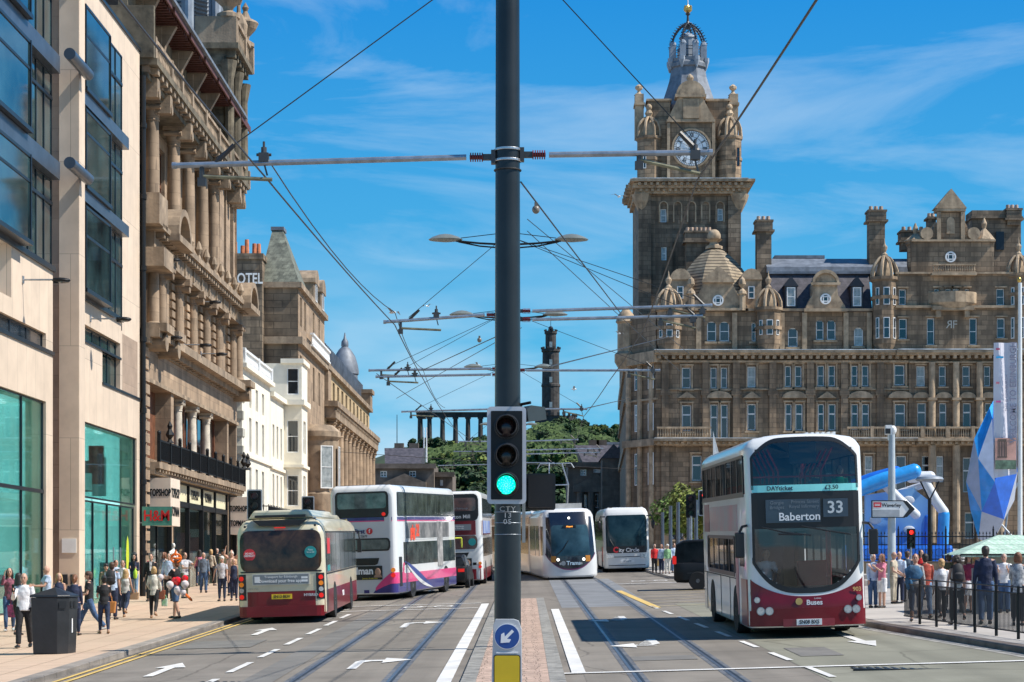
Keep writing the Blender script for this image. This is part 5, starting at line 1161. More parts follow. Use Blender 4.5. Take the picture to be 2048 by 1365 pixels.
# monuments
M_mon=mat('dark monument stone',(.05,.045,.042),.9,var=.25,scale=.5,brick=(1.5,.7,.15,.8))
Y=605.; g=F/Y; q=lambda x:(x-VX)/g; z=lambda y:HC+(VY-y)/g
c=(q(1101.5),Y); zb=z(870)
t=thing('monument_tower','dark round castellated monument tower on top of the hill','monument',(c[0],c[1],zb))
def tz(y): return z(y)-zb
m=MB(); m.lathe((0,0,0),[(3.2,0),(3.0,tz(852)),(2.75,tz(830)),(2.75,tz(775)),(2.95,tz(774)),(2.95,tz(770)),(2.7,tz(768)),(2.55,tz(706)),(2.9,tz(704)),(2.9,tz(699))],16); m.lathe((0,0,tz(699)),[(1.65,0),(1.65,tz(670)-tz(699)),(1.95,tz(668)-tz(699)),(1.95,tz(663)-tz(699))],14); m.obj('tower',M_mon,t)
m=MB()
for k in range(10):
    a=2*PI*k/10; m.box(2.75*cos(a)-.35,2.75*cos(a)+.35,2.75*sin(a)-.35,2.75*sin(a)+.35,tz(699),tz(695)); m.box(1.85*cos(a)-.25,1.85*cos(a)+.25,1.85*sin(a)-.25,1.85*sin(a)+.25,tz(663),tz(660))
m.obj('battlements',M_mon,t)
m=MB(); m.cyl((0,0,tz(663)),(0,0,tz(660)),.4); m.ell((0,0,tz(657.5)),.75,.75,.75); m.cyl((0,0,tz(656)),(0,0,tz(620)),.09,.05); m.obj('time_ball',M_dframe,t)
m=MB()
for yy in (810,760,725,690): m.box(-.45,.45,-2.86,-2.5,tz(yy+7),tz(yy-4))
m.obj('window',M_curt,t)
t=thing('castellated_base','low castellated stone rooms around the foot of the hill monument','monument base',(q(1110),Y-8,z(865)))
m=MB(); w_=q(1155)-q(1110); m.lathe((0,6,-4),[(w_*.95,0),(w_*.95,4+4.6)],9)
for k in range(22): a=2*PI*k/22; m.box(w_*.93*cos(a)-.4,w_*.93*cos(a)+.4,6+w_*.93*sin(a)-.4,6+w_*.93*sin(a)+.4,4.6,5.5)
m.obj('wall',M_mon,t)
Y=640.; g=F/Y; 
t=thing('hilltop_colonnade','unfinished classical temple colonnade standing on the hill skyline','monument',(q(905),Y,z(915)))
bx=q(905); zb=z(915)
q=lambda x:(x-VX)/g; z=lambda y:HC+(VY-y)/g
bx=q(905); zb=z(915); t.location=(bx,Y,zb)
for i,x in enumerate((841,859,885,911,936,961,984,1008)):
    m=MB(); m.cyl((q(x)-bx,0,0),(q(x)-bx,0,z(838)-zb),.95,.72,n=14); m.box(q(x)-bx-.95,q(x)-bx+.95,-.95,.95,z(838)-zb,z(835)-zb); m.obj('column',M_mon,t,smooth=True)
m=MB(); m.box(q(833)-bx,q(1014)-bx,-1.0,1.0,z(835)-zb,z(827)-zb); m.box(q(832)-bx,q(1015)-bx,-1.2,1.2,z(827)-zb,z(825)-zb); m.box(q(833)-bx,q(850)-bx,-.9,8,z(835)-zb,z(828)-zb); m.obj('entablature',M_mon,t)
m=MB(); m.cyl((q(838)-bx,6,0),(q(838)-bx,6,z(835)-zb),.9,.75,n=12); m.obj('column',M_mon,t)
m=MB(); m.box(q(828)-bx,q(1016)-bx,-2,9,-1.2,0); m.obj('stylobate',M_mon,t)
for px,ya,yb,Y in ((848,855,925,330),(853,855,925,330),(794,830,930,300)):
    g=F/Y; o=MB().cyl((0,0,0),(0,0,(yb-ya)/g),.14 if px>800 else .08,.08 if px>800 else .05,n=6).obj('roof_mast',M_whitep if px>800 else M_dframe,loc=((px-VX)/g,Y,HC+(VY-yb)/g)); tag(o,{848:'left one of the two pale masts before the colonnade',853:'right one of the two pale masts before the colonnade',794:'thin dark antenna mast on the left dark block'}[px],'mast')
# ================= VEHICLES =================
def place(o,x,y,yaw=0,dz=0):
    T=Matrix.Rotation(math.atan(GS),4,'X')@Matrix.Rotation(-math.atan(GC),4,'Y')@Matrix.Rotation(yaw,4,'Z')
    o.rotation_euler=T.to_euler(); o.location=(x,y,gz(x,y)+dz)
class Skin:
    """closed rounded plan outline; s=0 at the nose centre, positive towards +x"""
    def __init__(s,L,w,r,warp=None):
        s.L=L;s.w=w;s.r=r;s.a=w/2-r;s.q=PI*r/2;s.warp=warp or (lambda p:p); s.warped=warp is not None
        s.half=s.a+s.q+(L-2*r)+s.q+s.a
    def F_(s,x): return x
    def side(s,y): return s.a+s.q+(s.L/2-s.r-y)
    def rear(s,x): return s.half-x               # x: bus +x side
    def pt(s,t,off=0):
        sg=1 if t>=0 else -1; u=abs(t); a,q,r,L=s.a,s.q,s.r,s.L
        if u<=a: x,y,nx,ny=u,L/2,0,1
        elif u<=a+q: k=(u-a)/r; x,y,nx,ny=a+r*sin(k),L/2-r+r*cos(k),sin(k),cos(k)
        elif u<=a+q+L-2*r: x,y,nx,ny=s.w/2,L/2-r-(u-a-q),1,0
        elif u<=a+2*q+L-2*r: k=(u-a-q-(L-2*r))/r; x,y,nx,ny=a+r*cos(k),-L/2+r-r*sin(k),cos(k),-sin(k)
        else: x,y,nx,ny=a-(u-(a+2*q+L-2*r)),-L/2,0,-1
        return (sg*(x+nx*off),y+ny*off)
    def P(s,t,z,off=0):
        x,y=s.pt(t,off); return s.warp((x,y,z))
    def hull(s,zr,hole=None,ds=.12):
        m=MB(); br=[0,s.a]; 
        n=5; br+=[s.a+s.q*i/n for i in range(1,n+1)]; e=s.a+s.q+s.L-2*s.r; k=max(1,int((s.L-2*s.r)/1.0)); br+=[s.a+s.q+(s.L-2*s.r)*i/k for i in range(1,k+1)]; br+=[e+s.q*i/n for i in range(1,n+1)]+[s.half]
        k=max(1,int(s.a/ds)); br+=[s.a*i/k for i in range(1,k)]+[s.half-s.a*i/k for i in range(1,k)]
        br=sorted(set(round(b,5) for b in br)); S=[-b for b in br[::-1] if b>0][1:]+br
        N=len(S)
        if s.warped:
            z2=[]
            for (za,oa),(zb,ob) in zip(zr[:-1],zr[1:]):
                k=max(1,int(math.ceil((zb-za)/.07))) if zb-za>.1 else 1
                z2+=[(za+(zb-za)*i/k,oa+(ob-oa)*i/k) for i in range(k)]
            zr=z2+[zr[-1]]
        for z,o in zr: 
            for t in S: m.v.append(s.P(t,z,-o))
        for j in range(len(zr)-1):
            for i in range(N):
                i2=(i+1)%N
                if hole and i2: 
                    tm=(S[i]+S[i2])/2; zm=(zr[j][0]+zr[j+1][0])/2
                    if hole(tm,zm): continue
                m.f.append((j*N+i,j*N+i2,(j+1)*N+i2,(j+1)*N+i))
        m.f.append(tuple(range(N))[::-1]); m.f.append(tuple(range((len(zr)-1)*N,len(zr)*N)))
        return m
    def strip(s,m,s0,s1,zb,zt,off=.006,n=None,th=None):
        zb_=zb if callable(zb) else (lambda t:zb); zt_=zt if callable(zt) else (lambda t:zt)
        n=n or max(1,int(abs(s1-s0)/.12)); ts=[s0+(s1-s0)*i/n for i in range(n+1)]
        nz=max(1,int(math.ceil(max(zt_(t)-zb_(t) for t in ts)/.14))) if s.warped else 1
        th=off+.004 if th is None else th
        b=len(m.v); w=2*(nz+1)
        for t in ts:
            lo,hi=zb_(t),zt_(t)
            for o in (off,off-th):
                for k in range(nz+1): m.v.append(s.P(t,lo+(hi-lo)*k/nz,o))
        q=nz+1
        for i in range(n):
            a=b+w*i; c=a+w
            for k in range(nz): m.f.append((a+k,c+k,c+k+1,a+k+1))
            m.f+=[(a+nz,c+nz,c+q+nz,a+q+nz),(a+q,c+q,c,a)]
        for a in (b,b+w*n):
            for k in range(nz): m.f.append((a+k,a+k+1,a+q+k+1,a+q+k))
        return m
def rrf(s0,s1,z0,z1,r):
    def d(t):
        k=min(t-min(s0,s1),max(s0,s1)-t); k=max(0,k)
        return 0 if k>=r else r-math.sqrt(max(0,r*r-(r-k)**2))
    return (lambda t:z0+d(t)),(lambda t:z1-d(t))
def rrp(S,m,s0,s1,z0,z1,r=.1,off=.006,n=None):
    a,b=rrf(s0,s1,z0,z1,r); return S.strip(m,s0,s1,a,b,off,n or max(8,int(abs(s1-s0)/.06)))
M_busW=mat('bus white paint',(.72,.72,.70),.3,var=.03,scale=1,coat=.6,dirt=.06)
M_busWshade=mat('bus white paint in shade',(.56,.57,.59),.3,var=.03,scale=1,coat=.6,dirt=.08)  # white paint greyed so the rear's shade is in its colour
M_maroon=mat('maroon paint',(.16,.007,.014),.3,var=.08,scale=1.5,spec=.3,coat=.3)
M_champ=mat('champagne paint',(.62,.56,.40),.35,metal=.1,var=.05,scale=1,coat=.5)
M_purp=mat('purple paint',(.035,.03,.17),.3,var=.05,coat=.6); M_pink=mat('pink paint',(.72,.05,.20),.3,var=.05,coat=.6)
M_bgl=mat('bus glass',(.010,.012,.014),.08,var=.5,scale=.8,spec=.22)
M_bgl2=mat('bus glass with interior',(.012,.016,.017),.08,col2=(.07,.09,.085),scale=1.6,spec=.2,detail=7)
for _m in (M_bgl,M_bgl2): _m.node_tree.nodes['Principled BSDF'].inputs['IOR'].default_value=1.25
M_tyre=mat('tyre rubber',(.018,.018,.018),.8,var=.1); M_rim=mat('wheel rim',(.32,.33,.34),.4,metal=.6,var=.1)
M_trim=flat('black trim',(.012,.012,.013),.4); M_red=flat('red lens',(.55,.008,.006),.2,emit=((.9,.02,.01),.35)); M_amb=flat('amber lens',(.7,.20,.01),.2,emit=((.9,.25,.02),.15)); M_clr=mat('clear lamp lens',(.55,.57,.58),.12,var=.1,scale=20,metal=.4)
M_teal=flat('teal sticker',(.02,.30,.30),.4); M_lred=flat('sticker red',(.62,.03,.04),.4); M_wtxt=flat('white lettering',(.80,.80,.80),.4); M_adg=flat('grey advert',(.20,.22,.24),.4); M_plY=flat('yellow number plate',(.80,.55,.02),.4); M_plW=flat('white number plate',(.8,.8,.78),.4)
M_under=flat('underbody',(.012,.012,.012),.8)
M_seat=flat('seat red',(.30,.02,.03),.7); M_hand=flat('red handrail',(.55,.02,.02),.4); M_dash=flat('dark interior',(.03,.035,.045),.7)
def wheel(root,x,y,r=.49,w=.30,out=1):
    m=MB(); m.lathe((0,0,0),[(r*.62,-w/2),(r*.96,-w/2),(r,-w*.3),(r,w*.3),(r*.96,w/2),(r*.62,w/2)],24); me=m.mesh('wheel',M_tyre,True)
    o=ref(me,'wheel',root,(x,y,r),(0,R(90)*out,0))
    m=MB(); m.lathe((0,0,0),[(r*.63,w*.30),(r*.60,w*.46),(r*.5,w*.36),(r*.26,w*.34),(r*.22,w*.5),(r*.02,w*.5)],20)
    for k in range(8): a=k*PI/4; m.cyl((r*.4*cos(a),r*.4*sin(a),w*.3),(r*.4*cos(a),r*.4*sin(a),w*.4),r*.05,n=6)
    ref(m.mesh('rim',M_rim,True),'rim',o)
    return o
def arches(S,root,ys,z0=.26,R_=.60,zc=.49):
    for y in ys:
        for sg in (1,-1):
            m=MB(); s0=sg*S.side(y); S.strip(m,s0-R_,s0+R_,z0,lambda t,s0=s0:max(z0+.01,zc+math.sqrt(max(0,R_*R_-(t-s0)**2))),.009,16)
            m.obj('wheel_arch',M_under,root)
            wheel(root,sg*(S.w/2-.135),y,out=sg)
def under(root,L,w): MB().box(-w/2+.12,w/2-.12,-L/2+.3,L/2-.3,.18,.5).obj('underbody',M_under,root)
def lamp(root,name,x,y,z,r,mt,sgn=-1,ring=True):
    m=MB(); m.cyl((x,y-.02*sgn,z),(x,y+.03*sgn,z),r,n=14); o=m.obj(name,mt,root,smooth=True)
    if ring: 
        m=MB(); m.lathe((0,0,0),[(r,0),(r*1.2,0),(r*1.2,.03),(r,.03)],16,caps=False); ref(m.mesh('rim',M_rim),'bezel',o,(x,y+.0*sgn,z),(R(-90*sgn),0,0))
    return o
ZR=lambda z0,H:[(z0,.03),(z0+.05,0),(1.0,0),(1.35,0),(1.7,0),(2.1,0),(2.4,0),(H-1.3,0),(H-.35,0),(H-.18,.03),(H-.08,.09),(H-.02,.20),(H,.40)]
M_side=clearglass('tinted side glass',(.45,.50,.50),.02,.7)
# ---- near double decker, facing us ----
L_=10.4;W_=2.52;HH=4.40
def warpA(p):
    x,y,z=p; f=max(0,(y-(L_/2-1.5))/1.5)
    y+=f*(.10*(1-(x/1.26)**2)) - f*max(0,z-2.9)**2*.09 + f*(.05 if z<1.0 else 0)*(1-max(0,z-.7)/.3 if z>.7 else 1)
    if z>3.95: z-=.13*(abs(x)/1.26)**2.5*min(1,(z-3.95)/.35)
    return (x,y,z)
S=Skin(L_,W_,.22,warpA)
A=thing('double_decker_bus','maroon and white double decker bus facing us with Baberton 33 on its front','bus')
cw=lambda t:1.02+.60*(abs(t)/1.12)**3.2                 # lower windscreen bottom curve
uw=lambda t:4.27-.42*max(0,(abs(t)-.55)/.6)**2.2
zr=[(.24,.03),(.3,0),(.6,0),(.9,0),(1.0,0),(1.1,0),(1.2,0),(1.3,0),(1.5,0),(1.8,0),(2.2,0),(2.38,0),(3.12,0),(3.3,0),(3.6,0),(3.8,0),(3.9,0),(4.0,0),(4.1,0),(HH-.24,.0),(HH-.14,.04),(HH-.06,.10),(HH-.015,.2),(HH,.42)]
_s0,_s1=S.side(4.6),S.side(-4.8); _l0,_l1=S.side(2.55),S.side(-3.4)
hole=lambda t,z:(abs(t)<1.13 and ((z<2.37 and z>cw(t)+.02) or (3.13<z<uw(t)-.02))) or (_s0<abs(t)<_s1 and 3.14<z<3.94) or (_l0<abs(t)<_l1 and 1.36<z<2.17)
S.hull(zr,hole).obj('body',M_busW,A,smooth=True)
m=MB(); S.strip(m,-1.2,1.2,.27,lambda t:.90+.40*(abs(t)/1.25)**2.4,.008,28); 
for sg in (1,-1): S.strip(m,sg*1.2,sg*S.side(3.9),.27,lambda t:1.28,.008,8)
m.obj('lower_front_panel',M_maroon,A,smooth=True)
m=MB(); S.strip(m,-1.24,1.24,.27,lambda t:.66-.05*(abs(t)/1.2)**2,.035,24,th=.035); m.obj('bumper',M_maroon,A,smooth=True)
m=MB(); S.strip(m,-.55,.55,.255,.42,.045,10,th=.02); m.obj('bumper_insert',mat('bright maroon',(.25,.015,.03),.3,coat=.6),A)
m=MB(); S.strip(m,-1.15,1.15,2.36,3.13,.008,20); m.obj('destination_panel',M_trim,A)
m=MB(); S.strip(m,-1.13,1.13,3.14,3.29,.012,20); m.obj('ticket_banner',flat('pale turquoise',(.25,.72,.70),.4),A)
# seals round the glass
m=MB()
def edge(m,fn,s0,s1,w_,off,n=40):
    S.strip(m,s0,s1,lambda t:fn(t)-w_,lambda t:fn(t)+w_,off,n)
edge(m,cw,-1.16,1.16,.06,.010); edge(m,uw,-1.14,1.14,.05,.010)
for sg in (-1,1): S.strip(m,sg*1.10,sg*1.15,cw(1.12)-.02,2.38,.010,2); S.strip(m,sg*1.10,sg*1.15,3.2,uw(1.12),.010,2)
m.obj('glass_seal',M_trim,A)
m=MB(); S.strip(m,-1.12,1.12,lambda t:cw(t),2.37,-.004,30,th=.006); m.obj('windscreen',M_wscr,A,smooth=True)
m=MB(); S.strip(m,-1.12,1.12,3.13,lambda t:uw(t),-.004,30,th=.006); m.obj('upper_windscreen',M_wscr,A,smooth=True)
# interior
m=MB(); m.box(-1.15,1.15,-4.9,5.0,2.30,2.42); m.box(-1.15,1.15,-4.9,4.9,.35,.45); m.box(-1.15,1.15,-4.95,-4.85,.4,4.2); m.box(-1.18,-1.14,-4.8,4.8,.4,1.3); m.box(1.14,1.18,-4.8,4.8,.4,1.3); m.box(-1.18,-1.14,-4.8,4.8,2.2,3.08); m.box(1.14,1.18,-4.8,4.8,2.2,3.08); m.obj('deck_floor',flat('grey cab interior',(.16,.17,.18),.7),A)
m=MB()
for y in (3.6,2.8,2.0,1.2,.2):
    for x in (-.78,.78): m.box(x-.42,x+.42,y-.1,y+.0,2.5,3.35); m.box(x-.42,x+.42,y-.1,y+.4,2.75,2.85)
m.box(-.9,-.2,2.2,2.3,.5,1.6); m.obj('seats',M_seat,A)
m=MB(); m.cyl((-1.12,5.0,3.47),(1.12,5.0,3.47),.022); m.cyl((.02,5.0,3.42),(.02,5.0,3.76),.03)
for y in (4.3,3.5,2.7,1.9,1.1):
    for x in (-.5,.45): m.tube([(x,y,2.4),(x*.98,y,3.6),(x*1.5,y,4.1)],.022)
for k in range(4): m.cyl((-.6-.1*k,4.2-.5*k,.45),(-.6-.1*k,4.2-.5*k,2.3),.025)
m.cyl((-1.0,4.7,1.3),(-.5,4.7,1.3),.02); m.obj('handrail',M_hand,A)
m=MB(); m.box(-.28,.30,5.06,5.1,3.74,4.2); m.obj('roof_screen',M_trim,A)
m=MB(); m.box(-1.1,1.1,4.5,5.02,.5,1.1); m.box(.3,1.1,3.6,3.7,.5,2.0); m.obj('dashboard',M_dash,A)
m=MB(); m.lathe((0,0,0),[(.22,-.02),(.25,0),(.22,.02)],20,caps=False); o=m.obj('steering_wheel',M_trim,A,loc=(.75,4.5,1.3),rot=(R(-50),0,0))
fy=lambda z,e=0:(L_/2+.10+e)
# front lettering (bus faces its +Y, text must be seen from +Y)
RT=(R(90),0,R(180))
m=MB(); m.box(-.31,.86,fy(0)-.02,fy(0)+.022,2.48,2.98); m.box(-.90,-.37,fy(0)-.02,fy(0)+.022,2.58,2.97); 
dp=m.obj('destination_display',mat('display glass',(.025,.04,.065),.1,var=.1,coat=.3),A)
text('Baberton',.24,M_wtxt,A,(.14,fy(0,.026),2.60),RT,ext=.002,sx=1.0,bold=.003); text('33',.36,flat('lit numerals',(.6,.62,.62),.4),A,(-.63,fy(0,.026),2.775),RT,ext=.002,bold=.006)
M_dim=flat('dim display letters',(.16,.19,.22),.4)
for s_,x,z in (('Gorgie',.62,2.91),('Bridges',.62,2.81),('Princes Street',.02,2.92),('Royal Infirmary',.04,2.82)): text(s_,.105,M_dim,A,(x,fy(0,.026),z),RT,ext=.001)
text('DAYticket',.13,flat('navy lettering',(.01,.02,.06),.5),A,(.55,fy(0,.004),3.215),RT,ext=.004,bold=.002); text('£3.50',.13,MATS['navy lettering'],A,(-.56,fy(0,.004),3.215),RT,ext=.004,bold=.002)
text('Buses',.15,M_wtxt,A,(-.13,fy(0,.055),.76),RT,bold=.004,ext=.002); text('Lothian',.05,M_wtxt,A,(-.2,fy(0,.055),.85),RT,ext=.002)
m=MB(); m.cyl((.20,fy(0,.04),.79),(.20,fy(0,.062),.79),.075,n=16); m.obj('emblem',mat('gold emblem',(.60,.42,.15),.4,metal=.4),A)
text('903',.125,flat('gold lettering',(.65,.45,.16),.4),A,(-1.06,L_/2+.07,1.02),(R(90),0,R(180+4)),bold=.003)
m=MB(); m.box(-.27,.27,fy(0,.08),fy(0,.125),.285,.415); m.obj('number_plate',M_plW,A); text('SN08 BXS',.115,M_trim,A,(0,fy(0,.128),.35),RT,bold=.003,ext=.001,sx=.88)
for sg in (-1,1):
    lamp(A,'headlamp',sg*.84,L_/2+.15,.60,.075,M_clr,1); lamp(A,'headlamp',sg*1.02,L_/2+.13,.60,.075,M_clr,1); lamp(A,'fog_lamp',sg*1.09,L_/2+.09,.84,.055,M_clr,1)
# wipers
m=MB(); m.tube([(.95,5.31,2.40),(.5,5.33,2.28),(-.1,5.35,2.20)],.016); m.tube([(.6,5.34,2.24),(.1,5.36,2.22)],.02); m.tube([(.1,5.34,2.40),(-.5,5.33,2.28),(-.95,5.31,2.2)],.016); m.obj('wiper',M_trim,A)
# mirrors
for sg,x in ((1,1.42),(-1,-1.45)):
    m=MB(); m.tube([(sg*1.2,5.0,2.45),(sg*1.36,5.2,2.42),(x,5.2,2.30)],.03); m.obj('mirror_arm',M_trim,A)
    m=MB(); m.box(x-.10,x+.10,5.12,5.24,1.75,2.30); m.obj('mirror',M_trim,A,bevel=.03)
# sides
for sg in (1,-1):
    SP=lambda y:sg*S.side(y)
    m=MB()
    for za,zb2 in ((3.06,3.17),(3.91,3.99)): S.strip(m,SP(4.75),SP(-4.95),za,zb2,.010,10)
    for k in range(9): y_=4.72-1.185*k; S.strip(m,SP(y_),SP(y_-.10),3.15,3.93,.009,1,th=.03)
    for za,zb2 in ((1.28,1.38),(2.14,2.22)): S.strip(m,SP(2.62),SP(-3.5),za,zb2,.010,8)
    for y_ in (2.62,1.52,.32,-.88,-2.18,-3.36): S.strip(m,SP(y_),SP(y_-.12),1.36,2.16,.009,1,th=.03)
    o=m.obj('window_pillars',M_trim,A)
    for k in range(8):
        m=MB(); S.strip(m,SP(4.62-1.185*k),SP(4.62-1.185*k-1.08),3.16,3.92,-.002,1,th=.006); m.obj('window',M_side,A)
    m=MB(); S.strip(m,SP(3.4),SP(-3.0),2.32,2.92,.010,6); m.obj('advert_panel',mat('streaky advert',(.30,.33,.36),.35,col2=(.52,.20,.22),scale=1.2,var=.3,coat=.4),A)
    m=MB(); S.strip(m,SP(-3.2),SP(-5.1),2.3,3.0,.009,3); m.obj('rear_maroon_panel',M_maroon,A)
    for a,b in ((2.6,1.5),(1.42,.3),(.22,-.9),(-.98,-2.2),(-2.28,-3.4)):
        m=MB(); S.strip(m,SP(a),SP(b),1.37,2.15,-.002,1,th=.006); m.obj('lower_window',M_side,A)
    m=MB(); S.strip(m,SP(4.6),SP(3.75),1.55,2.25,.012,2); m.obj('cab_window',M_bgl2,A)
    m=MB(); S.strip(m,SP(3.4),SP(2.9),.45,2.3,.011,1); m.obj('pillar_panel',mat('rose advert',(.42,.16,.18),.35,var=.3,scale=1.5),A)
    for y in (1.5,-.6,-4.2):
        m=MB(); S.strip(m,SP(y),SP(y-.02),.3,1.25,.010,1); S.strip(m,SP(3.3),SP(-5.0),1.24,1.26,.010,4); m.obj('panel_joint',M_dash,A)
arches(S,A,[2.75,-2.7]); under(A,L_,W_)
m=MB(); 
for k in range(6): m.box(-.9+.12*k,-.84+.12*k,3.2,3.9,4.395,4.46)
m.obj('roof_vent',M_busW,A)
place(A,6.08,47.05,R(180))
# ---- single decker, seen from behind ----
L2,W2_,H2=12.0,2.5,3.02
def warpB(p):
    x,y,z=p
    if y<-L2/2+.8 and z>1.6: y+=(z-1.6)**2*.09
    return (x,y,z)
S=Skin(L2,W2_,.26,warpB)
B=thing('single_decker_bus','champagne and maroon single decker bus by the left kerb, seen from behind','bus')
S.hull([(.24,.04),(.3,0),(.9,0),(1.5,0),(2.0,0),(2.5,0),(H2-.45,.0),(H2-.28,.05),(H2-.12,.16),(H2-.03,.32),(H2,.52)]).obj('body',M_champ,B,smooth=True)
m=MB(); m.prism([(-.95,H2-.03),(.95,H2-.03),(.78,H2+.22),(-.78,H2+.22)],-5.55,1.5,'y'); m.prism([(-.8,H2-.02),(.8,H2-.02),(.7,H2+.14),(-.7,H2+.14)],1.7,5.2,'y'); m.obj('roof_pod',M_champ,B,bevel=.06)
m=MB(); m.box(-.5,.3,-3.6,-2.2,H2+.22,H2+.25); m.box(.3,.75,-1.5,.2,H2+.21,H2+.24); m.obj('roof_hatch',M_dash,B)
rs=lambda x:S.rear(x)
m=MB(); S.strip(m,S.side(5.6),S.half,.25,.92,.008,40); S.strip(m,-S.side(5.6),-S.half,.25,.92,.008,40); m.obj('maroon_skirt',M_maroon,B,smooth=True)
m=MB(); S.strip(m,S.rear(1.2),S.half,.2,.5,.04,12,th=.04); S.strip(m,-S.half,-S.rear(1.2),.2,.5,.04,12,th=.04); m.obj('rear_bumper',M_maroon,B)
def rear2(m,x0,x1,z0,z1,r,off):                      # patch spanning the rear centre
    a,b=rrf(x0,x1,z0,z1,r); n=30
    for sgn in (1,-1):
        S.strip(m,sgn*S.rear(0),sgn*S.rear(abs(x1 if sgn>0 else x0)),(lambda t:a(sgn*(S.half-abs(t)))),(lambda t:b(sgn*(S.half-abs(t)))),off,n)
m=MB(); rear2(m,-1.17,1.17,1.48,2.66,.28,.008); m.obj('rear_window',mat('rear glass with painted reflection',(.010,.008,.008),.06,col2=(.085,.05,.03),scale=2.6,var=.3,spec=.35,detail=6),B,smooth=True)  # brown reflection is mixed into the glass colour
m=MB(); rear2(m,-1.17,1.17,1.46,1.50,.01,.011); m.obj('window_seal',M_trim,B)
ry=-L2/2-.012
m=MB(); m.box(-.82,.82,ry-.02,ry+.01,1.10,1.43); m.obj('advert_frame',mat('pale frame',(.6,.58,.5),.4),B)
m=MB(); m.box(-.79,.79,ry-.026,ry,1.13,1.40); m.obj('advert_panel',M_adg,B)
text('Transport for Edinburgh',.095,M_wtxt,B,(0,ry-.03,1.335),ext=.001); text('Download your free app',.125,M_wtxt,B,(-.02,ry-.03,1.215),ext=.001,bold=.002)
m=MB(); m.box(-.75,-.60,ry-.03,ry,1.18,1.35); m.box(.58,.76,ry-.03,ry,1.27,1.33); m.box(.58,.76,ry-.03,ry,1.18,1.24); m.obj('advert_badges',M_wtxt,B)
m=MB(); m.box(-.28,.30,ry-.02,ry+.01,.70,.84); m.obj('number_plate',M_plY,B); text('SN13 BDV',.12,M_trim,B,(.01,ry-.025,.77),bold=.003,sx=.9,ext=.001)
text('HYBRID',.10,mat('silver letters',(.6,.6,.62),.3,metal=.5),B,(.84,ry-.01,.80),bold=.003,sx=1.15)
text('VOLVO',.07,mat('dull silver letters',(.36,.33,.25),.4),B,(-.80,ry-.01,1.0),bold=.001,sx=1.3)
for sg in (-1,1):
    m=MB(); S.strip(m,sg*S.rear(1.26)-0,sg*S.rear(1.0),.68,1.42,.014,6); m.obj('lamp_cluster',M_trim,B)
    for z,mt in ((1.30,M_red),(1.13,M_amb),(.96,M_clr),(.78,M_red)):
        x,y,_=S.P(sg*S.rear(1.13),z,.0); m=MB(); m.cyl((x,y+.02,z),(x+sg*.01,y-.035,z),.068,n=14); m.obj('tail_lamp',mt,B)
def disc(root,x,z,r,mt,lab,y,name='sticker'):
    m=MB(); m.cyl((x,y-.006,z),(x,y+.01,z),r,n=24); o=m.obj(name,mt,root); return o
disc(B,-.88,1.98,.17,M_lred,'',ry+.015); disc(B,.86,2.02,.17,M_teal,'',ry+.012); 
text('DO NOT\nOBSTRUCT',.075,M_wtxt,B,(-.88,ry+.0,1.98),ext=.002,sx=.8,bold=.002); text('Please\nlet us out',.07,M_wtxt,B,(.86,ry-.0,2.05),ext=.002,sx=.8)
m=MB(); m.prism([(-.78,2.96),(.78,2.96),(.58,2.79),(-.58,2.79)],ry+.08,ry+.2,'y'); m.box(-.72,.72,ry+.18,ry+.4,3.03,3.10); m.obj('vent_grille',M_trim,B)
m=MB(); m.box(-.16,.16,ry+.05,ry+.1,2.72,2.75); m.obj('brake_lamp',M_red,B)
for sg in (-1,1): lamp(B,'marker_lamp',sg*1.0,ry+.12,2.78,.035,M_trim,-1,False)
for k in range(7):
    for sg in (1,-1):
        y0=-5.4+1.58*k; m=MB(); S.strip(m,sg*S.side(y0+1.5),sg*S.side(y0),1.42,2.55,.010,1); m.obj('side_window',M_bgl2,B)
m=MB(); S.strip(m,S.side(5.6),S.side(-5.5),2.56,2.6,.012,4); S.strip(m,S.side(5.6),S.side(-5.5),1.36,1.4,.012,4); m.obj('window_seal',M_trim,B)
m=MB(); S.strip(m,S.side(-4.3),S.side(-5.2),1.95,2.4,.016,1); m.obj('red_notice',M_lred,B); m=MB(); S.strip(m,S.side(-4.4),S.side(-5.2),1.45,1.62,.016,1); m.obj('teal_notice',M_teal,B)
text('BUSES',.22,M_wtxt,B,(1.262,0,.65),(R(90),0,R(90)),bold=.01)
arches(S,B,[-2.9,3.2]); under(B,L2,W2_)
m=MB(); m.tube([(1.2,6.0,2.6),(1.33,6.15,2.6),(1.36,6.15,2.3)],.025); m.box(1.28,1.42,6.08,6.18,1.85,2.3); m.obj('mirror',M_trim,B)
place(B,-6.98,61.6,R(.6))
# ---- white double decker seen from behind, angled ----
def dd_rear(root,S,H,base,lab=''):
    S.hull(ZR(.24,H)).obj('body',base,root,smooth=True)
L3,H3=10.4,4.30; S=Skin(L3,2.5,.24)
Cb=thing('double_decker_bus','white double decker bus with purple and pink stripes, seen from behind','bus')
dd_rear(Cb,S,H3,M_busW)
def rp(m,x0,x1,z0,z1,r,off):
    a,b=rrf(x0,x1,z0,z1,r)
    if x0<0<x1:
        for sgn in (1,-1): S.strip(m,sgn*S.rear(0),sgn*S.rear(abs(x1 if sgn>0 else x0)),(lambda t:a(sgn*(S.half-abs(t)))),(lambda t:b(sgn*(S.half-abs(t)))),off,24)
    else:
        sgn=1 if x0>=0 else -1; S.strip(m,sgn*S.rear(abs(x0)),sgn*S.rear(abs(x1)),(lambda t:a(sgn*(S.half-abs(t)))),(lambda t:b(sgn*(S.half-abs(t)))),off,16)
ry=-L3/2-.012
m=MB(); rp(m,-1.15,1.15,.3,4.0,.2,.004); m.obj('rear_panel',M_busWshade,Cb,smooth=True)
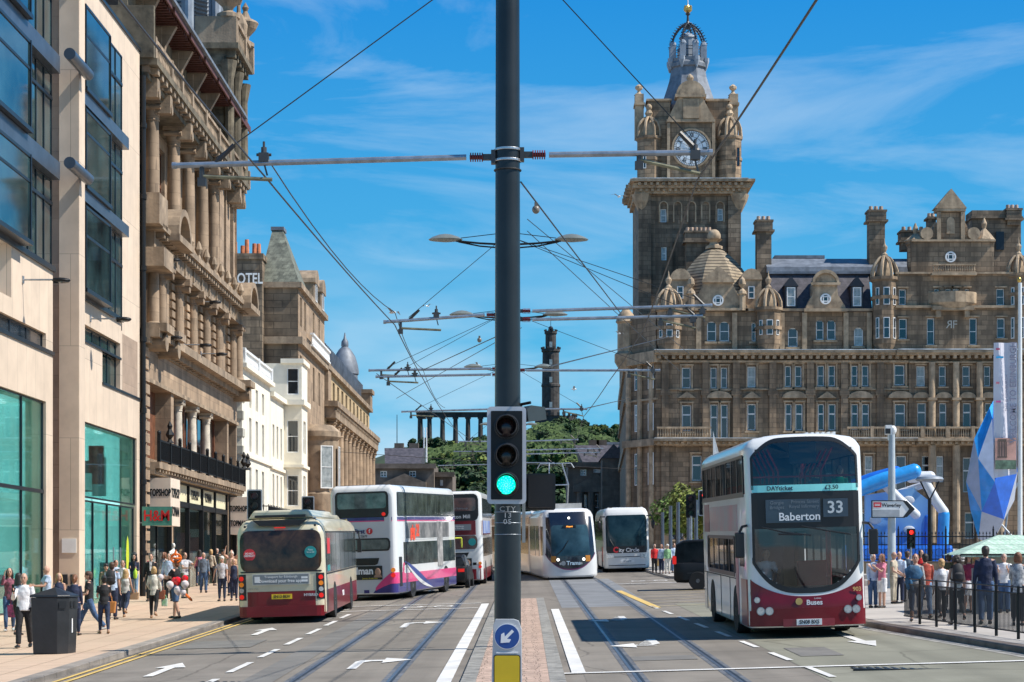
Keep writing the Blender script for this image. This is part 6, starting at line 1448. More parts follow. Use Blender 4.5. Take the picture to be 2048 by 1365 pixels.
m=MB(); rp(m,-1.02,1.02,3.08,4.05,.15,.010); m.obj('upper_rear_window',M_trim,Cb,smooth=True)
m=MB(); rp(m,-.93,.93,3.42,3.98,.08,.016); m.obj('upper_rear_glass',mat('rear glass with interior',(.05,.07,.07),.06,col2=(.20,.24,.22),scale=2.5,spec=.7,detail=6),Cb)
m=MB(); rp(m,-.85,1.05,1.84,2.32,.14,.010); m.obj('lower_rear_window',M_trim,Cb); m=MB(); rp(m,-.78,.98,1.90,2.26,.1,.016); m.obj('lower_rear_glass',MATS['rear glass with interior'],Cb)
for z0,z1,mt,nm in ((2.97,3.09,M_purp,'purple_band'),(2.93,2.97,M_pink,'pink_band')):
    m=MB(); S.strip(m,S.side(5.0),S.half,z0,z1,.012,30); S.strip(m,-S.side(5.0),-S.half,z0,z1,.012,30); m.obj(nm,mt,Cb)
text('First',.24,flat('navy logo',(.02,.02,.12),.4),Cb,(-.12,ry-.01,2.57),bold=.006); disc(Cb,.27,2.58,.12,M_lred,'',ry-.004,'logo_disc'); text('f',.2,M_wtxt,Cb,(.27,ry-.014,2.58),(R(90),0,R(0)),bold=.004,ext=.002); text('32679',.13,M_trim,Cb,(.05,ry-.01,2.39),sx=.8)
m=MB(); m.prism([(-.6,1.58),(.62,1.58),(.55,1.36),(.45,1.32),(-.6,1.32)],ry-.015,ry,'y'); m.obj('engine_grille',M_trim,Cb)
for z in (1.4,1.47): pass
m=MB(); m.box(-.62,.72,ry-.018,ry,.78,1.29); m.obj('rear_advert',flat('black advert',(.015,.017,.018),.4),Cb)
text('allman',.36,M_wtxt,Cb,(-.06,ry-.022,1.10),bold=.012,ext=.002,sx=.95); text('James Anderson',.09,flat('yellow letters',(.7,.6,.05),.4),Cb,(.25,ry-.022,.83),ext=.002)
m=MB(); m.ell((.55,ry-.02,1.06),.11,.02,.15,12,8); m.prism([(.38,.86),(.72,.86),(.66,.96),(.44,.96)],ry-.03,ry-.02,'y'); m.obj('portrait',mat('portrait skin',(.42,.25,.17),.6),Cb)
m=MB(); S.strip(m,S.rear(.2),S.rear(-.0)-.0001,.28,.4,.012,4); 
S.strip(m,S.rear(.35),S.side(-4.0),.28,lambda t:.28+.45*min(1,max(0,(S.rear(.35)-t)/.7))**.7,.012,30); S.strip(m,S.side(-4.0),S.side(5.0),.28,.62,.012,4)
m.obj('purple_skirt',M_purp,Cb)
m=MB(); S.strip(m,S.rear(.35)-.1,S.side(-4.0),lambda t:.28+.34*min(1,max(0,(S.rear(.35)-t)/.7))**.7,lambda t:.28+.75*min(1,max(0,(S.rear(.35)-t)/.7))**.7,.017,30); S.strip(m,S.side(-4.0),S.side(5.0),.62,.97,.017,4); m.obj('pink_stripe',M_pink,Cb)
m=MB(); pts=[(-3.9,1.38),(-2.6,1.1),(-1.6,.65),(-.4,.32)]
kk=lambda t:min(1,max(0,(S.side(-3.9)-t)/4.5)); S.strip(m,S.side(-3.9),S.side(.6),lambda t:1.38-1.08*kk(t)**1.3-.20*sin(PI*kk(t)),lambda t:1.42-1.1*kk(t)**1.3,.022,30); m.obj('swoosh',flat('swoosh blue',(.03,.05,.22),.3),Cb)
m=MB(); S.strip(m,S.side(-3.6),S.side(.6),lambda t:1.36-1.07*kk(t)**1.3-.34*sin(PI*kk(t)),lambda t:1.38-1.08*kk(t)**1.3-.20*sin(PI*kk(t)),.026,30); m.obj('white_swoosh',M_busW,Cb)
text('f',.75,M_pink,Cb,(1.262,-4.1,1.05),(R(90),0,R(90)),bold=.03)
m=MB(); rrp(S,m,S.side(4.9),S.side(-4.85),3.12,4.02,.08,.010); m.obj('upper_window_band',M_trim,Cb)
for k in range(6):
    m=MB(); a=-4.75+1.6*k; S.strip(m,S.side(a+1.55),S.side(a),3.16,3.98,.016,1); m.obj('window',M_bgl2,Cb)
m=MB(); S.strip(m,S.side(3.9),S.side(-3.7),2.22,2.92,.012,4); o=m.obj('advert_frame',M_busW,Cb)
m=MB(); S.strip(m,S.side(3.8),S.side(-3.6),2.27,2.88,.018,4); m.obj('side_advert',mat('dark movie advert',(.03,.03,.03),.4,col2=(.32,.30,.28),scale=1.1,detail=8),Cb)
text('gig 2!',.62,flat('orange red letters',(.75,.06,.01),.4),Cb,(1.272,-2.2,2.55),(R(90),0,R(90)),bold=.03,sx=1.1)
for a,b in ((-4.0,-3.1),(-3.05,-1.6),(-1.55,.1),(.15,1.6),(2.6,3.7),(3.75,4.85)):
    m=MB(); S.strip(m,S.side(b),S.side(a),1.28,2.14,.012,1); m.obj('lower_window',M_bgl2,Cb)
m=MB(); S.strip(m,S.side(2.55),S.side(1.65),1.1,2.9,.024,1); m.obj('figure_advert',mat('figure advert',(.5,.47,.44),.4,col2=(.05,.05,.05),scale=2,detail=6),Cb)
m=MB(); S.strip(m,S.side(-4.35),S.side(-4.75),.5,1.6,.02,1); m.obj('side_grille',M_trim,Cb)
for z,mt in ((1.12,M_amb),(.93,M_red)):
    x,y,_=S.P(S.rear(1.12),z); m=MB(); m.cyl((x,y+.03,z),(x+.02,y-.04,z),.085,n=14); m.obj('tail_lamp',mt,Cb)
m=MB(); m.cyl((.83,ry-.03,3.2),(.83,ry,3.2),.07,n=12); m.obj('high_lamp',M_red,Cb)
m=MB(); m.tube([(1.25,5.0,2.2),(1.5,5.15,2.2),(1.5,5.15,1.8)],.03); m.obj('mirror_arm',flat('lime arm',(.55,.6,.05),.4),Cb)
arches(S,Cb,[-2.7,3.1]); under(Cb,L3,2.5)
place(Cb,-5.02,77.5,R(-10.4))
# ---- third double decker far behind ----
L4,H4=10.4,4.32; S=Skin(L4,2.5,.24); D=thing('double_decker_bus','maroon and white double decker bus marked Polton Mill, seen from behind','bus')
dd_rear(D,S,H4,M_busW); ry=-L4/2-.012
m=MB(); rp(m,-1.1,1.1,2.95,4.18,.25,.010); m.obj('upper_rear_window',M_trim,D,smooth=True)
m=MB(); rp(m,-.98,.98,3.4,4.0,.12,.016); m.obj('upper_rear_glass',mat('reddish rear glass',(.035,.03,.03),.06,col2=(.16,.07,.06),scale=2.5,spec=.7,detail=6),D)
text('Polton Mill',.24,flat('pale display letters',(.55,.56,.58),.4),D,(.2,ry-.012,3.14),bold=.003); text('City of Edinburgh',.12,MATS['dim display letters'],D,(.2,ry-.02,3.52),ext=.006)
m=MB(); S.strip(m,S.side(3.0),S.half,2.3,2.95,.010,30); S.strip(m,-S.side(3.0),-S.half,2.3,2.95,.010,30); m.obj('maroon_band',M_maroon,D)
m=MB(); m.box(-.85,.75,ry-.02,ry,2.52,2.80); m.obj('rear_notice',M_adg,D); text('Transport for Edinburgh\nDownload your free app',.095,M_wtxt,D,(-.05,ry-.024,2.66),ext=.001)
m=MB(); rp(m,-.98,1.02,1.66,2.28,.18,.012); m.obj('lower_rear_window',MATS['reddish rear glass'],D); disc(D,.78,1.98,.17,M_teal,'',ry-.01)
m=MB(); m.prism([(-.7,1.5),(.62,1.5),(.52,1.30),(-.6,1.30)],ry-.015,ry,'y'); m.obj('engine_grille',M_trim,D)
m=MB(); m.box(-.7,.74,ry-.018,ry,.76,1.24); m.obj('rear_advert',MATS['black advert'],D); text('allman',.34,M_wtxt,D,(-.1,ry-.022,1.05),bold=.012,ext=.002)
m=MB(); m.ell((.56,ry-.02,1.03),.11,.02,.15,12,8); m.obj('portrait',MATS['portrait skin'],D)
m=MB(); S.strip(m,S.side(5.0),S.half,.26,.74,.010,40); S.strip(m,-S.side(5.0),-S.half,.26,.74,.010,40); m.obj('maroon_skirt',M_maroon,D)
for z,mt in ((1.0,M_amb),(.84,M_red)):
    for sg in (1,-1): x,y,_=S.P(sg*S.rear(1.12),z); m=MB(); m.cyl((x,y+.03,z),(x,y-.04,z),.075,n=14); m.obj('tail_lamp',mt,D)
for k in range(6):
    m=MB(); a=-4.75+1.6*k; S.strip(m,S.side(a+1.55),S.side(a),3.1,3.98,.012,1); m.obj('window',M_bgl2,D)
    m=MB(); S.strip(m,S.side(a+1.5),S.side(a+.1),1.3,2.15,.012,1); m.obj('lower_window',M_bgl2,D)
m=MB(); S.strip(m,S.side(2.5),S.side(-4.5),2.35,2.95,.02,4); m.obj('blue_advert',mat('blue advert',(.02,.12,.5),.4,col2=(.5,.55,.6),scale=.8),D)
arches(S,D,[-2.7,3.1]); under(D,L4,2.5); place(D,-3.0,94.3,R(-1.5))
# ---- coach ----
L5,H5=12.0,3.55
def warpE(p):
    x,y,z=p; f=max(0,(y-4.6)/1.4); return (x,y+f*(.12*(1-(x/1.25)**2))-f*max(0,z-1.1)**2*.05,z)
S=Skin(L5,2.5,.3,warpE); E=thing('coach','white touring coach with City Circle on its black windscreen panel','coach')
S.hull([(.22,.05),(.3,0),(.8,0),(1.2,0),(1.8,0),(2.4,0),(H5-.5,0),(H5-.3,.04),(H5-.12,.14),(H5-.03,.3),(H5,.55)]).obj('body',M_busW,E,smooth=True)
m=MB(); rrp(S,m,-1.12,1.12,1.05,3.12,.16,.010,40); m.obj('windscreen',mat('coach windscreen',(.008,.02,.025),.06,col2=(.03,.06,.07),scale=1.3,spec=.35),E,smooth=True)
m=MB(); S.strip(m,-1.08,1.08,1.06,1.42,.014,20); m.obj('black_lower_panel',M_trim,E)
fy5=6.14
text('ity Circle',.30,M_wtxt,E,(-.12,fy5+.02,1.2),RT,bold=.004); text('C',.40,M_lred,E,(.60,fy5+.01,1.22),RT,bold=.02)
m=MB(); m.box(-.40,.35,6.13,6.16,.52,.66); m.obj('number_plate',M_plW,E); text('BT10 KTP',.12,M_trim,E,(-.02,6.165,.59),RT,sx=.85,ext=.001)
m=MB(); S.strip(m,-.7,.7,.82,.86,.012,8); S.strip(m,-1.0,1.0,.36,.40,.012,8); m.obj('panel_joint',M_dash,E)
for sg in (-1,1):
    m=MB(); S.strip(m,sg*.72,sg*1.12,.78,.98,.02,6); m.obj('headlamp',M_clr,E)
    m=MB(); m.tube([(sg*1.15,5.9,3.05),(sg*1.40,6.2,3.05),(sg*1.46,6.2,2.8)],.035); m.ell((sg*1.46,6.2,2.58),.10,.08,.26,8,6); m.obj('mirror',M_trim,E,smooth=True)
    for k in range(7): m=MB(); a=-5.6+1.5*k; S.strip(m,sg*S.side(a+1.44),sg*S.side(a),1.75,2.85,.010,1); m.obj('side_window',M_bgl2,E)
m=MB(); S.strip(m,S.side(5.0),S.side(3.5),.6,1.4,.012,4); m.obj('red_motif',M_lred,E)
arches(S,E,[3.6,-3.0]); under(E,L5,2.5)
m=MB(); m.tube([(.3,6.13,1.1),(.7,6.1,1.45),(.9,6.05,1.8)],.014); m.tube([(-.5,6.13,1.1),(-.9,6.1,1.4)],.014); m.obj('wiper',M_trim,E)
place(E,5.58,112.4,R(180))
# ---- tram ----
t=thing('tram','white city tram with black curved front coming towards us on the right tracks','tram')
LT,HT=9.0,3.45
def warpT(p):
    x,y,z=p; f=max(0,(y-(LT/2-1.6))/1.6); y=y+f*.28*(1-(x/1.33)**2)-f*max(0,z-1.0)**2*.16; return (x*(1-.10*f*max(0,z-.9)/2.4),y,z)
S=Skin(LT,2.65,.42,warpT)
M_trW=mat('tram white',(.70,.70,.69),.3,var=.03,coat=.5,dirt=.08); M_trD=mat('tram dark blue black',(.010,.014,.024),.2,var=.1,coat=.8,spec=.6)
def module(S,name,ZT=3.45):
    return S.hull([(.12,.06),(.2,0),(.6,0),(1.1,0),(1.6,0),(2.2,0),(2.7,0),(ZT-.35,.02),(ZT-.15,.12),(ZT-.04,.28),(ZT,.5)])
module(S,'cab').obj('cab_body',M_trW,t,smooth=True)
ub=lambda q:.52+.72*(abs(q)/1.22)**2.4
m=MB(); S.strip(m,-1.22,1.22,ub,lambda q:3.06-.02,.010,36); m.obj('black_front',M_trD,t,smooth=True)
m=MB(); S.strip(m,-1.05,1.05,3.02,3.27,.006,16); m.obj('roof_brow',M_trD,t,smooth=True)
m=MB(); S.strip(m,-1.26,1.26,lambda q:ub(q)-.05,lambda q:ub(q),.014,36); m.obj('purple_line',flat('plum line',(.16,.02,.10),.4),t)
m=MB(); rrp(S,m,-.96,.96,1.16,2.64,.14,.016,36); m.obj('windscreen',mat('tram windscreen',(.012,.028,.04),.06,col2=(.04,.09,.12),scale=1.2,spec=.35),t,smooth=True)
m=MB(); m.box(-.30,.30,4.36,4.44,2.50,2.63); m.obj('display',M_trim,t); text('Airport',.10,flat('orange led',(.9,.3,.05),.4,emit=((1,.35,.05),1.5)),t,(0,4.445,2.565),RT,bold=.003)
for sg in (-1,1):
    lamp(t,'headlamp',sg*.62,4.735,.98,.07,flat('lit lamp',(.9,.9,.8),.2,emit=((1,1,.9),2)),1); lamp(t,'fog_lamp',sg*.50,4.76,.78,.05,M_clr,1)
    m=MB(); S.strip(m,sg*.72,sg*.95,.86,1.16,.02,4); m.obj('amber_corner',flat('amber panel',(.55,.22,.03),.3),t)
    m=MB(); S.strip(m,sg*1.45,sg*2.4,1.2,2.6,.012,6); m.obj('cab_side_window',M_bgl,t)
    for a,b in ((2.2,.2),(-.2,-3.8)): m=MB(); S.strip(m,sg*S.side(a),sg*S.side(b),1.15,2.65,.012,3); m.obj('side_window',M_bgl,t)
lamp(t,'top_lamp',0,4.19,2.98,.055,MATS['lit lamp'],1,False); text('Trams',.26,mat('pale blue letters',(.5,.65,.75),.4),t,(-.12,4.80,.80),RT,bold=.008)
m=MB(); m.lathe((0,0,0),[(.11,0),(.11,.03)],16); ref(m.mesh('emblem',M_rim),'emblem',t,(.37,4.77,.80),(R(-90),0,0))
m=MB(); m.tube([(.7,4.72,1.2),(.35,4.76,1.5),(.1,4.72,1.9)],.018); m.obj('wiper',M_trim,t)
m=MB(); m.box(-1.1,1.1,-4.2,4.5,.02,.3); m.obj('bogie_skirt',M_under,t)
m=MB(); m.box(-.9,.9,-3.6,1.6,3.42,3.72); m.obj('roof_equipment',mat('roof grey',(.40,.40,.38),.6),t)
# following modules, bending left
yaw=R(180+4.0); bx,by=1.906,98.6; place(t,bx,by,yaw)
def tm(Lm,px,py,yw,lab):
    q=Skin(Lm,2.62,.12); o=ref(module(q,'m').mesh('passenger_module',M_trW,True),'passenger_module',t)
    M=Matrix.Translation((px,py,gz(px,py)))@Matrix.Rotation(math.atan(GS),4,'X')@Matrix.Rotation(yw,4,'Z')
    bpy.context.view_layer.update(); o.matrix_world=M
    for sg in (1,-1):
        m=MB(); q.strip(m,sg*q.side(Lm/2-.5),sg*q.side(-Lm/2+.5),1.15,2.65,.012,3); m.obj('window_band',M_bgl,o)
        m=MB(); q.strip(m,sg*q.side(Lm/2-.2),sg*q.side(-Lm/2+.2),2.75,3.1,.012,3); m.obj('plum_band',mat('plum brown band',(.12,.05,.05),.3,coat=.5),o)
    m=MB(); m.box(-1.15,1.15,Lm/2,Lm/2+.7,.3,3.3); m.obj('bellows',M_trim,o)
    return o
tm(7.5,1.09,107.4,R(187),''); tm(9.0,-.20,116.1,R(190),'')
# pantograph
m=MB(); z=3.5
for sx in (-.55,.55): m.tube([(sx,-2.2,3.75),(sx*.9,-.8,4.7),(sx*.6,-2.4,5.85)],.035)
m.tube([(-.95,-2.4,5.6),(-.8,-2.4,5.85),(.8,-2.4,5.85),(.95,-2.4,5.6)],.03); m.tube([(-.5,-.8,4.7),(.5,-.8,4.7)],.03); m.obj('pantograph',M_gal,t)
# ---- black car and black people carrier ----
def carbody(root,st,mt=M_black,gl=M_bgl):
    """st: (y, halfwidth, zb, zs, roofhalf, zt)"""
    m=MB(); n=len(st); K=10
    for y,hw,zb,zs,rh,zt in st:
        h=[(hw*.86,zb),(hw,zb+.12),(hw*1.0,(zb+zs)/2+.05),(hw*.98,zs-.05),(hw*.94,zs)]
        m.v+= [(x,y,z) for x,z in h]+[(-x,y,z) for x,z in h[::-1]]
    for i in range(n-1):
        for k in range(K): m.f.append((i*K+k,i*K+(k+1)%K,(i+1)*K+(k+1)%K,(i+1)*K+k))
    m.f+=[tuple(range(K)),tuple(range((n-1)*K,n*K))]; m.obj('body',mt,root,smooth=True)
    g=[s for s in st if s[5]>s[3]+.02]; m=MB(); n=len(g)
    for y,hw,zb,zs,rh,zt in g: m.v+=[(hw*.93,y,zs-.03),(rh*1.0,y,zt-.05),(-rh*1.0,y,zt-.05),(-hw*.93,y,zs-.03)]
    for i in range(n-1):
        for k in range(4): m.f.append((i*4+k,i*4+(k+1)%4,(i+1)*4+(k+1)%4,(i+1)*4+k))
    m.f+=[(0,1,2,3),tuple(range((n-1)*4,n*4))]; m.obj('windows',gl,root)
    m=MB(); gg=[s for s in g if s[5]>max(q[5] for q in g)-.22]; n=len(gg)
    for y,hw,zb,zs,rh,zt in gg: m.v+=[(rh*1.01,y,zt-.08),(rh*.92,y,zt),(-rh*.92,y,zt),(-rh*1.01,y,zt-.08)]
    for i in range(n-1):
        for k in range(4): m.f.append((i*4+k,i*4+(k+1)%4,(i+1)*4+(k+1)%4,(i+1)*4+k))
    m.f+=[(0,1,2,3),tuple(range((n-1)*4,n*4))]; m.obj('roof',mt,root,smooth=True)
c=thing('parked_car','small black car between the white double decker bus and the far maroon one','car')
carbody(c,[(-2.05,.70,.35,.85,.5,.85),(-1.95,.80,.28,.98,.55,1.02),(-1.6,.84,.25,.98,.58,1.36),(-.9,.86,.25,.96,.62,1.47),(.2,.86,.25,.93,.62,1.45),(.9,.86,.25,.93,.55,1.05),(1.1,.85,.25,.90,.5,.92),(1.8,.80,.28,.75,.5,.75),(2.05,.65,.35,.6,.4,.6)])
for sx in (-1,1):
    for y in (-1.3,1.3): wheel(c,sx*.76,y,.31,.2,sx)
    MB().box(sx*.55-.14,sx*.55+.14,-2.06,-1.95,.72,.86).obj('tail_lamp',M_red,c); MB().box(sx*.98-.08,sx*.98+.08,.6,.72,.95,1.07).obj('mirror',M_black,c)
place(c,-3.22,86.6,R(-2))
v=thing('people_carrier','black people carrier turning beside the traffic light, partly behind the near bus','van')
carbody(v,[(-2.4,.85,.4,1.0,.7,1.05),(-2.3,.93,.3,1.05,.8,1.75),(-2.0,.95,.28,1.05,.82,1.90),(0,.96,.28,1.05,.83,1.93),(1.0,.96,.28,1.05,.82,1.88),(1.3,.95,.28,1.04,.78,1.75),(1.95,.93,.3,1.0,.7,1.04),(2.4,.85,.35,.85,.6,.85),(2.5,.7,.4,.7,.5,.7)])
for sx in (-1,1):
    for y in (-1.5,1.6): wheel(v,sx*.87,y,.35,.24,sx)
    MB().box(sx*.7-.16,sx*.7+.16,2.38,2.5,.66,.84).obj('headlamp',M_clr,v); MB().box(sx*1.08-.1,sx*1.08+.1,1.1,1.25,1.05,1.22).obj('mirror',M_black,v)
    for y in (-1.15,.1): MB().box(sx*.925-.01,sx*.925+.01,y,y+.08,1.02,1.8).obj('pillar',M_black,v)
    MB().box(sx*.84-.05,sx*.84+.05,-2.44,-2.30,1.0,1.3).obj('tail_lamp',M_red,v)
    MB().box(sx*.945-.012,sx*.945+.012,-1.9,1.4,.62,.68).obj('side_moulding',M_trim,v)
place(v,8.15,75.0,R(-94))
# ================= TRAM MASTS, WIRES, SIGNALS =================
def mast(Y,X,z0,arms,lamps,label,r0=.165,detail=False):
    t=thing('tram_mast',label,'tram mast',(X,Y,z0),group='tram masts down the middle of the street')
    Hh=11.0 if detail else 9.6
    m=MB(); m.lathe((0,0,0),[(r0*1.5,0),(r0*1.5,.06),(r0,.1),(r0*.84,Hh),(.02,Hh+.02)],32); m.obj('pole',M_mast,t,smooth=True)
    za=7.0
    for k,(side,end,zo,dz) in enumerate(arms):            # side -1/+1, arm end X, height offset, rise to the end
        e=end-X; z=za+zo
        m=MB(); m.cyl((side*.5,0,z),(e,0,z+dz),.036,n=10); m.cyl((e-side*.02,0,z+dz),(e+side*.03,0,z+dz),.042,n=10)
        o=m.obj('cantilever_arm',M_gal,t,smooth=True)
        m=MB(); m.cyl((side*.46,0,z),(side*.30,0,z),.028,n=8); 
        for q in range(6): m.cyl((side*(.30+.028*q),0,z),(side*(.30+.028*q)+side*.014,0,z),.055,n=12)
        m.obj('insulator',M_insul,t,smooth=False)
        m=MB(); m.box(min(side*.14,side*.30),max(side*.14,side*.30),-.03,.03,z-.035,z+.035); m.box(min(side*r0*.9,side*.2),max(side*r0*.9,side*.2),-.06,.06,z-.08,z+.08)
        m.obj('arm_clamp',M_fit,t)
        # registration arm and wire fittings
        ra=e-side*1.0; rb=e-side*.3
        x1=e-side*.32 if side<0 else e-side*.85
        if side<0: p=[(e+.33,0,z+dz-.13),(e+1.18,0,z+dz-.17)]
        else: p=[(e-.86,0,z+dz-.09),(e-.12,0,z+dz-.26)]
        m=MB(); m.cyl(p[0],p[1],.024,n=8); m.obj('registration_arm',M_brass,t)
        m=MB(); m.cyl((p[0][0],0,z+dz*.9),(p[0][0],0,p[0][2]-.06),.03,n=6); m.box(p[0][0]-.05,p[0][0]+.05,-.03,.03,p[0][2]-.12,p[0][2]-.02)
        wx=e+1.08 if side<0 else e-.18
        m.cyl((wx,0,z-.07),(wx,0,z+.12),.035,n=8); m.box(wx-.06,wx+.06,-.045,.045,z-.06,z+.05); m.cyl((wx,0,z+.11),(wx,0,z+.19),.015,n=6); m.cyl((wx-.09,0,z+.03),(wx+.09,0,z+.03),.018,n=6); m.cyl((wx,0,z-.07),(wx+.04,0,z-.22),.012,n=5); m.obj('wire_support',M_fit,t)
        m=MB(); sx=e+(.5 if side<0 else -.15)
        m.cyl((side*r0,0,za+2.45 if detail else za+1.6),(sx,0,z+dz*.9+.08),.009,n=4); m.cyl((sx,0,z+dz*.9+.02),(sx+(-side)*.22,0,z+dz*.9+.24),.03,n=6); m.obj('stay_cable',M_wire,t)
    if detail:
        for zz in (za+.07,za-.06): MB().lathe((0,0,zz),[(r0*.97,0),(r0*.99,.005),(r0*.99,.025),(r0*.97,.03)],28,caps=False).obj('steel_band',mat('bright steel band',(.6,.6,.6),.3,metal=.8),t)
        MB().lathe((0,0,za-.17),[(r0*.96,0),(r0*1.02,.005),(r0*1.02,.015),(r0*.96,.02)],28,caps=False).obj('cable_tie',M_wire,t)
        m=MB(); m.box(-.17,.17,-.17,.17,za-.03,za+.045); 
        for zz in (3.05,2.92,2.78): MB().lathe((0,0,zz-.35),[(r0*.985,0),(r0*.995,.004),(r0*.985,.008)],28,caps=False).obj('label_band',M_gal,t)
        text('CTY\n13\n05',.085,flat('grey stencil',(.42,.43,.43),.5),t,(0,-r0-.012,2.66),ext=.002,sx=1.15,sp=1.1)
    if lamps:
        zl=8.55
        m=MB()
        for s in (-1,1): m.tube([(0,0,zl-.08),(s*.6,0,zl-.05),(s*1.1,0,zl+.0)],.022); m.tube([(0,0,zl-.16),(s*.6,0,zl-.11),(s*1.05,0,zl-.02)],.016); m.tube([(0,0,zl+.18),(s*1.0,0,zl+.06)],.01,4)
        m.obj('lamp_bracket',M_black,t)
        for s in (-1,1):
            m=MB(); m.lathe((s*1.32,0,zl+.03),[(.01,.12),(.14,.10),(.28,.05),(.36,0),(.34,-.02),(.1,-.05),(.01,-.055)],20,sx=1.0,sy=.6,caps=False); m.obj('lamp_head',mat('lamp head grey green',(.19,.21,.19),.35,metal=.2),t,smooth=True)
    return t
Z1=gz(0,23.6)
mast(23.6,-.21,Z1,[(-1,-4.24,0,-.10),(1,2.24,.03,.03)],False,'thick dark tram mast in the centre foreground carrying the green traffic light',detail=True)
md=[(40.9,[(-1,-2.94,.0,-.15),(1,3.9,.08,.12),(1,3.7,-.1,.08)]),(55.2,[(-1,-4.4,.05,-.05),(-1,-4.2,-.12,-.06),(1,3.8,0,0)]),(73.0,[(-1,-4.6,.0,-.1),(1,2.3,0,0)]),(100,[(-1,-3.4,0,0),(1,2.7,0,.1)]),(113,[(-1,-4.1,.0,0),(1,4.5,.08,.1),(1,4.3,-.15,.1)]),(135,[(-1,-6.0,0,-.1),(1,2.0,.1,0)])]
wd=['second','third','fourth','fifth','sixth','last']
for i,(Y,a) in enumerate(md): mast(Y,-33*Y/F,gz(-.2,Y),a,i in (0,1,2,4),'slim tram mast with cantilever arms%s, %s one away from the camera'%(' and twin street lamps' if i in (0,1,2,4) else '',wd[i]),.13)
def cable(name,label,pts,r=.010,grp='overhead wires',sag=0):
    P=[]
    for (a,b) in zip(pts[:-1],pts[1:]):
        a=Vector(a);b=Vector(b); n=8 if sag else 1
        for i in range(n): t=i/n; q=a.lerp(b,t); q.z-=4*sag*t*(1-t); P.append(q)
    P.append(Vector(pts[-1])); o=MB().tube(P,r,5).obj(name,M_wire); 
    return tag(o,label,'wire',grp)
def wz(Y,dz=0): return gz(0,Y)+7.0+dz
WLx=[(12,-3.3),(23.6,-3.16),(40.9,-2.73),(55.2,-2.9),(73,-3.0),(100,-2.9),(135,-3.2),(170,-3.6)]
cable('contact_wire','black tram wire over the left track running away from the camera',[(x,Y,wz(Y,-.22)) for Y,x in WLx],.012,sag=.04)
WRx=[(10,2.45),(23.6,2.08),(40.9,2.5),(55.2,2.4),(73,2.2),(100,2.5),(135,1.9)]
cable('contact_wire','black tram wire over the right track crossing the clock tower',[(x,Y,wz(Y,-.28)) for Y,x in WRx],.012,sag=.04)
cable('catenary_wire','upper messenger wire over the left track',[(x,Y,wz(Y,.05)) for Y,x in WLx[1:5]],.009,sag=.25)
cable('span_wire','feeder cable dropping from the near mast to the right arm of the second mast',[(-.05,23.6,wz(23.6,-.30)),(2.0,41,wz(41,.05))],.011)
cable('span_wire','feeder cable rising from the left arm of the third mast to the second mast',[(-2.9,55.2,wz(55.2,0)),(-.6,41,wz(41,-.45))],.011)
cable('span_wire','upper one of two thin stay wires falling right from beside the near mast',[(.05,40.9,wz(40.9,2.0)),(4.9,58,wz(58,.7))],.009)
cable('span_wire','lower one of two thin stay wires falling right from beside the near mast',[(.05,40.9,wz(40.9,1.75)),(4.6,58,wz(58,.2))],.009)
cable('span_wire','diagonal wire rising right past the monument tower toward the hotel',[(.7,55.2,wz(55.2,.1)),(9.5,120,wz(120,7.5))],.02)
cable('span_wire','diagonal wire rising right above the hill to the hotel corner',[(2.2,73,wz(73,.0)),(10.6,196,19.5)],.022)
cable('span_wire','long thin wire from the third mast down to the roofs on the left',[(-.1,55.2,wz(55.2,1.2)),(-5.6,85,wz(85,1.2))],.011)
cable('span_wire','thin wire from the left arm of the third mast over the colonnade',[(-4.2,55.2,wz(55.2,-.1)),(-2.0,110,wz(110,-.2))],.012)
cable('span_wire','thin wire crossing low above the buses from the left building',[(-16,150,11.5),(-3,150,10.6),(9,150,10.0)],.02)
for x,y,z,l in ((.14,24.9,wz(24.9,-.42),'round grey wire insulator hanging just right of the near mast'),(-1.0,42.8,wz(42.8,-.35),'round wire insulator left of the near mast, above the third arm')):
    m=MB(); m.ell((0,0,0),.05,.05,.055); m.box(-.02,.02,-.03,.03,.02,.09); tag(m.obj('wire_insulator',mat('grey brown insulator',(.18,.16,.13),.4),loc=(x,y,z),smooth=True),l,'insulator')
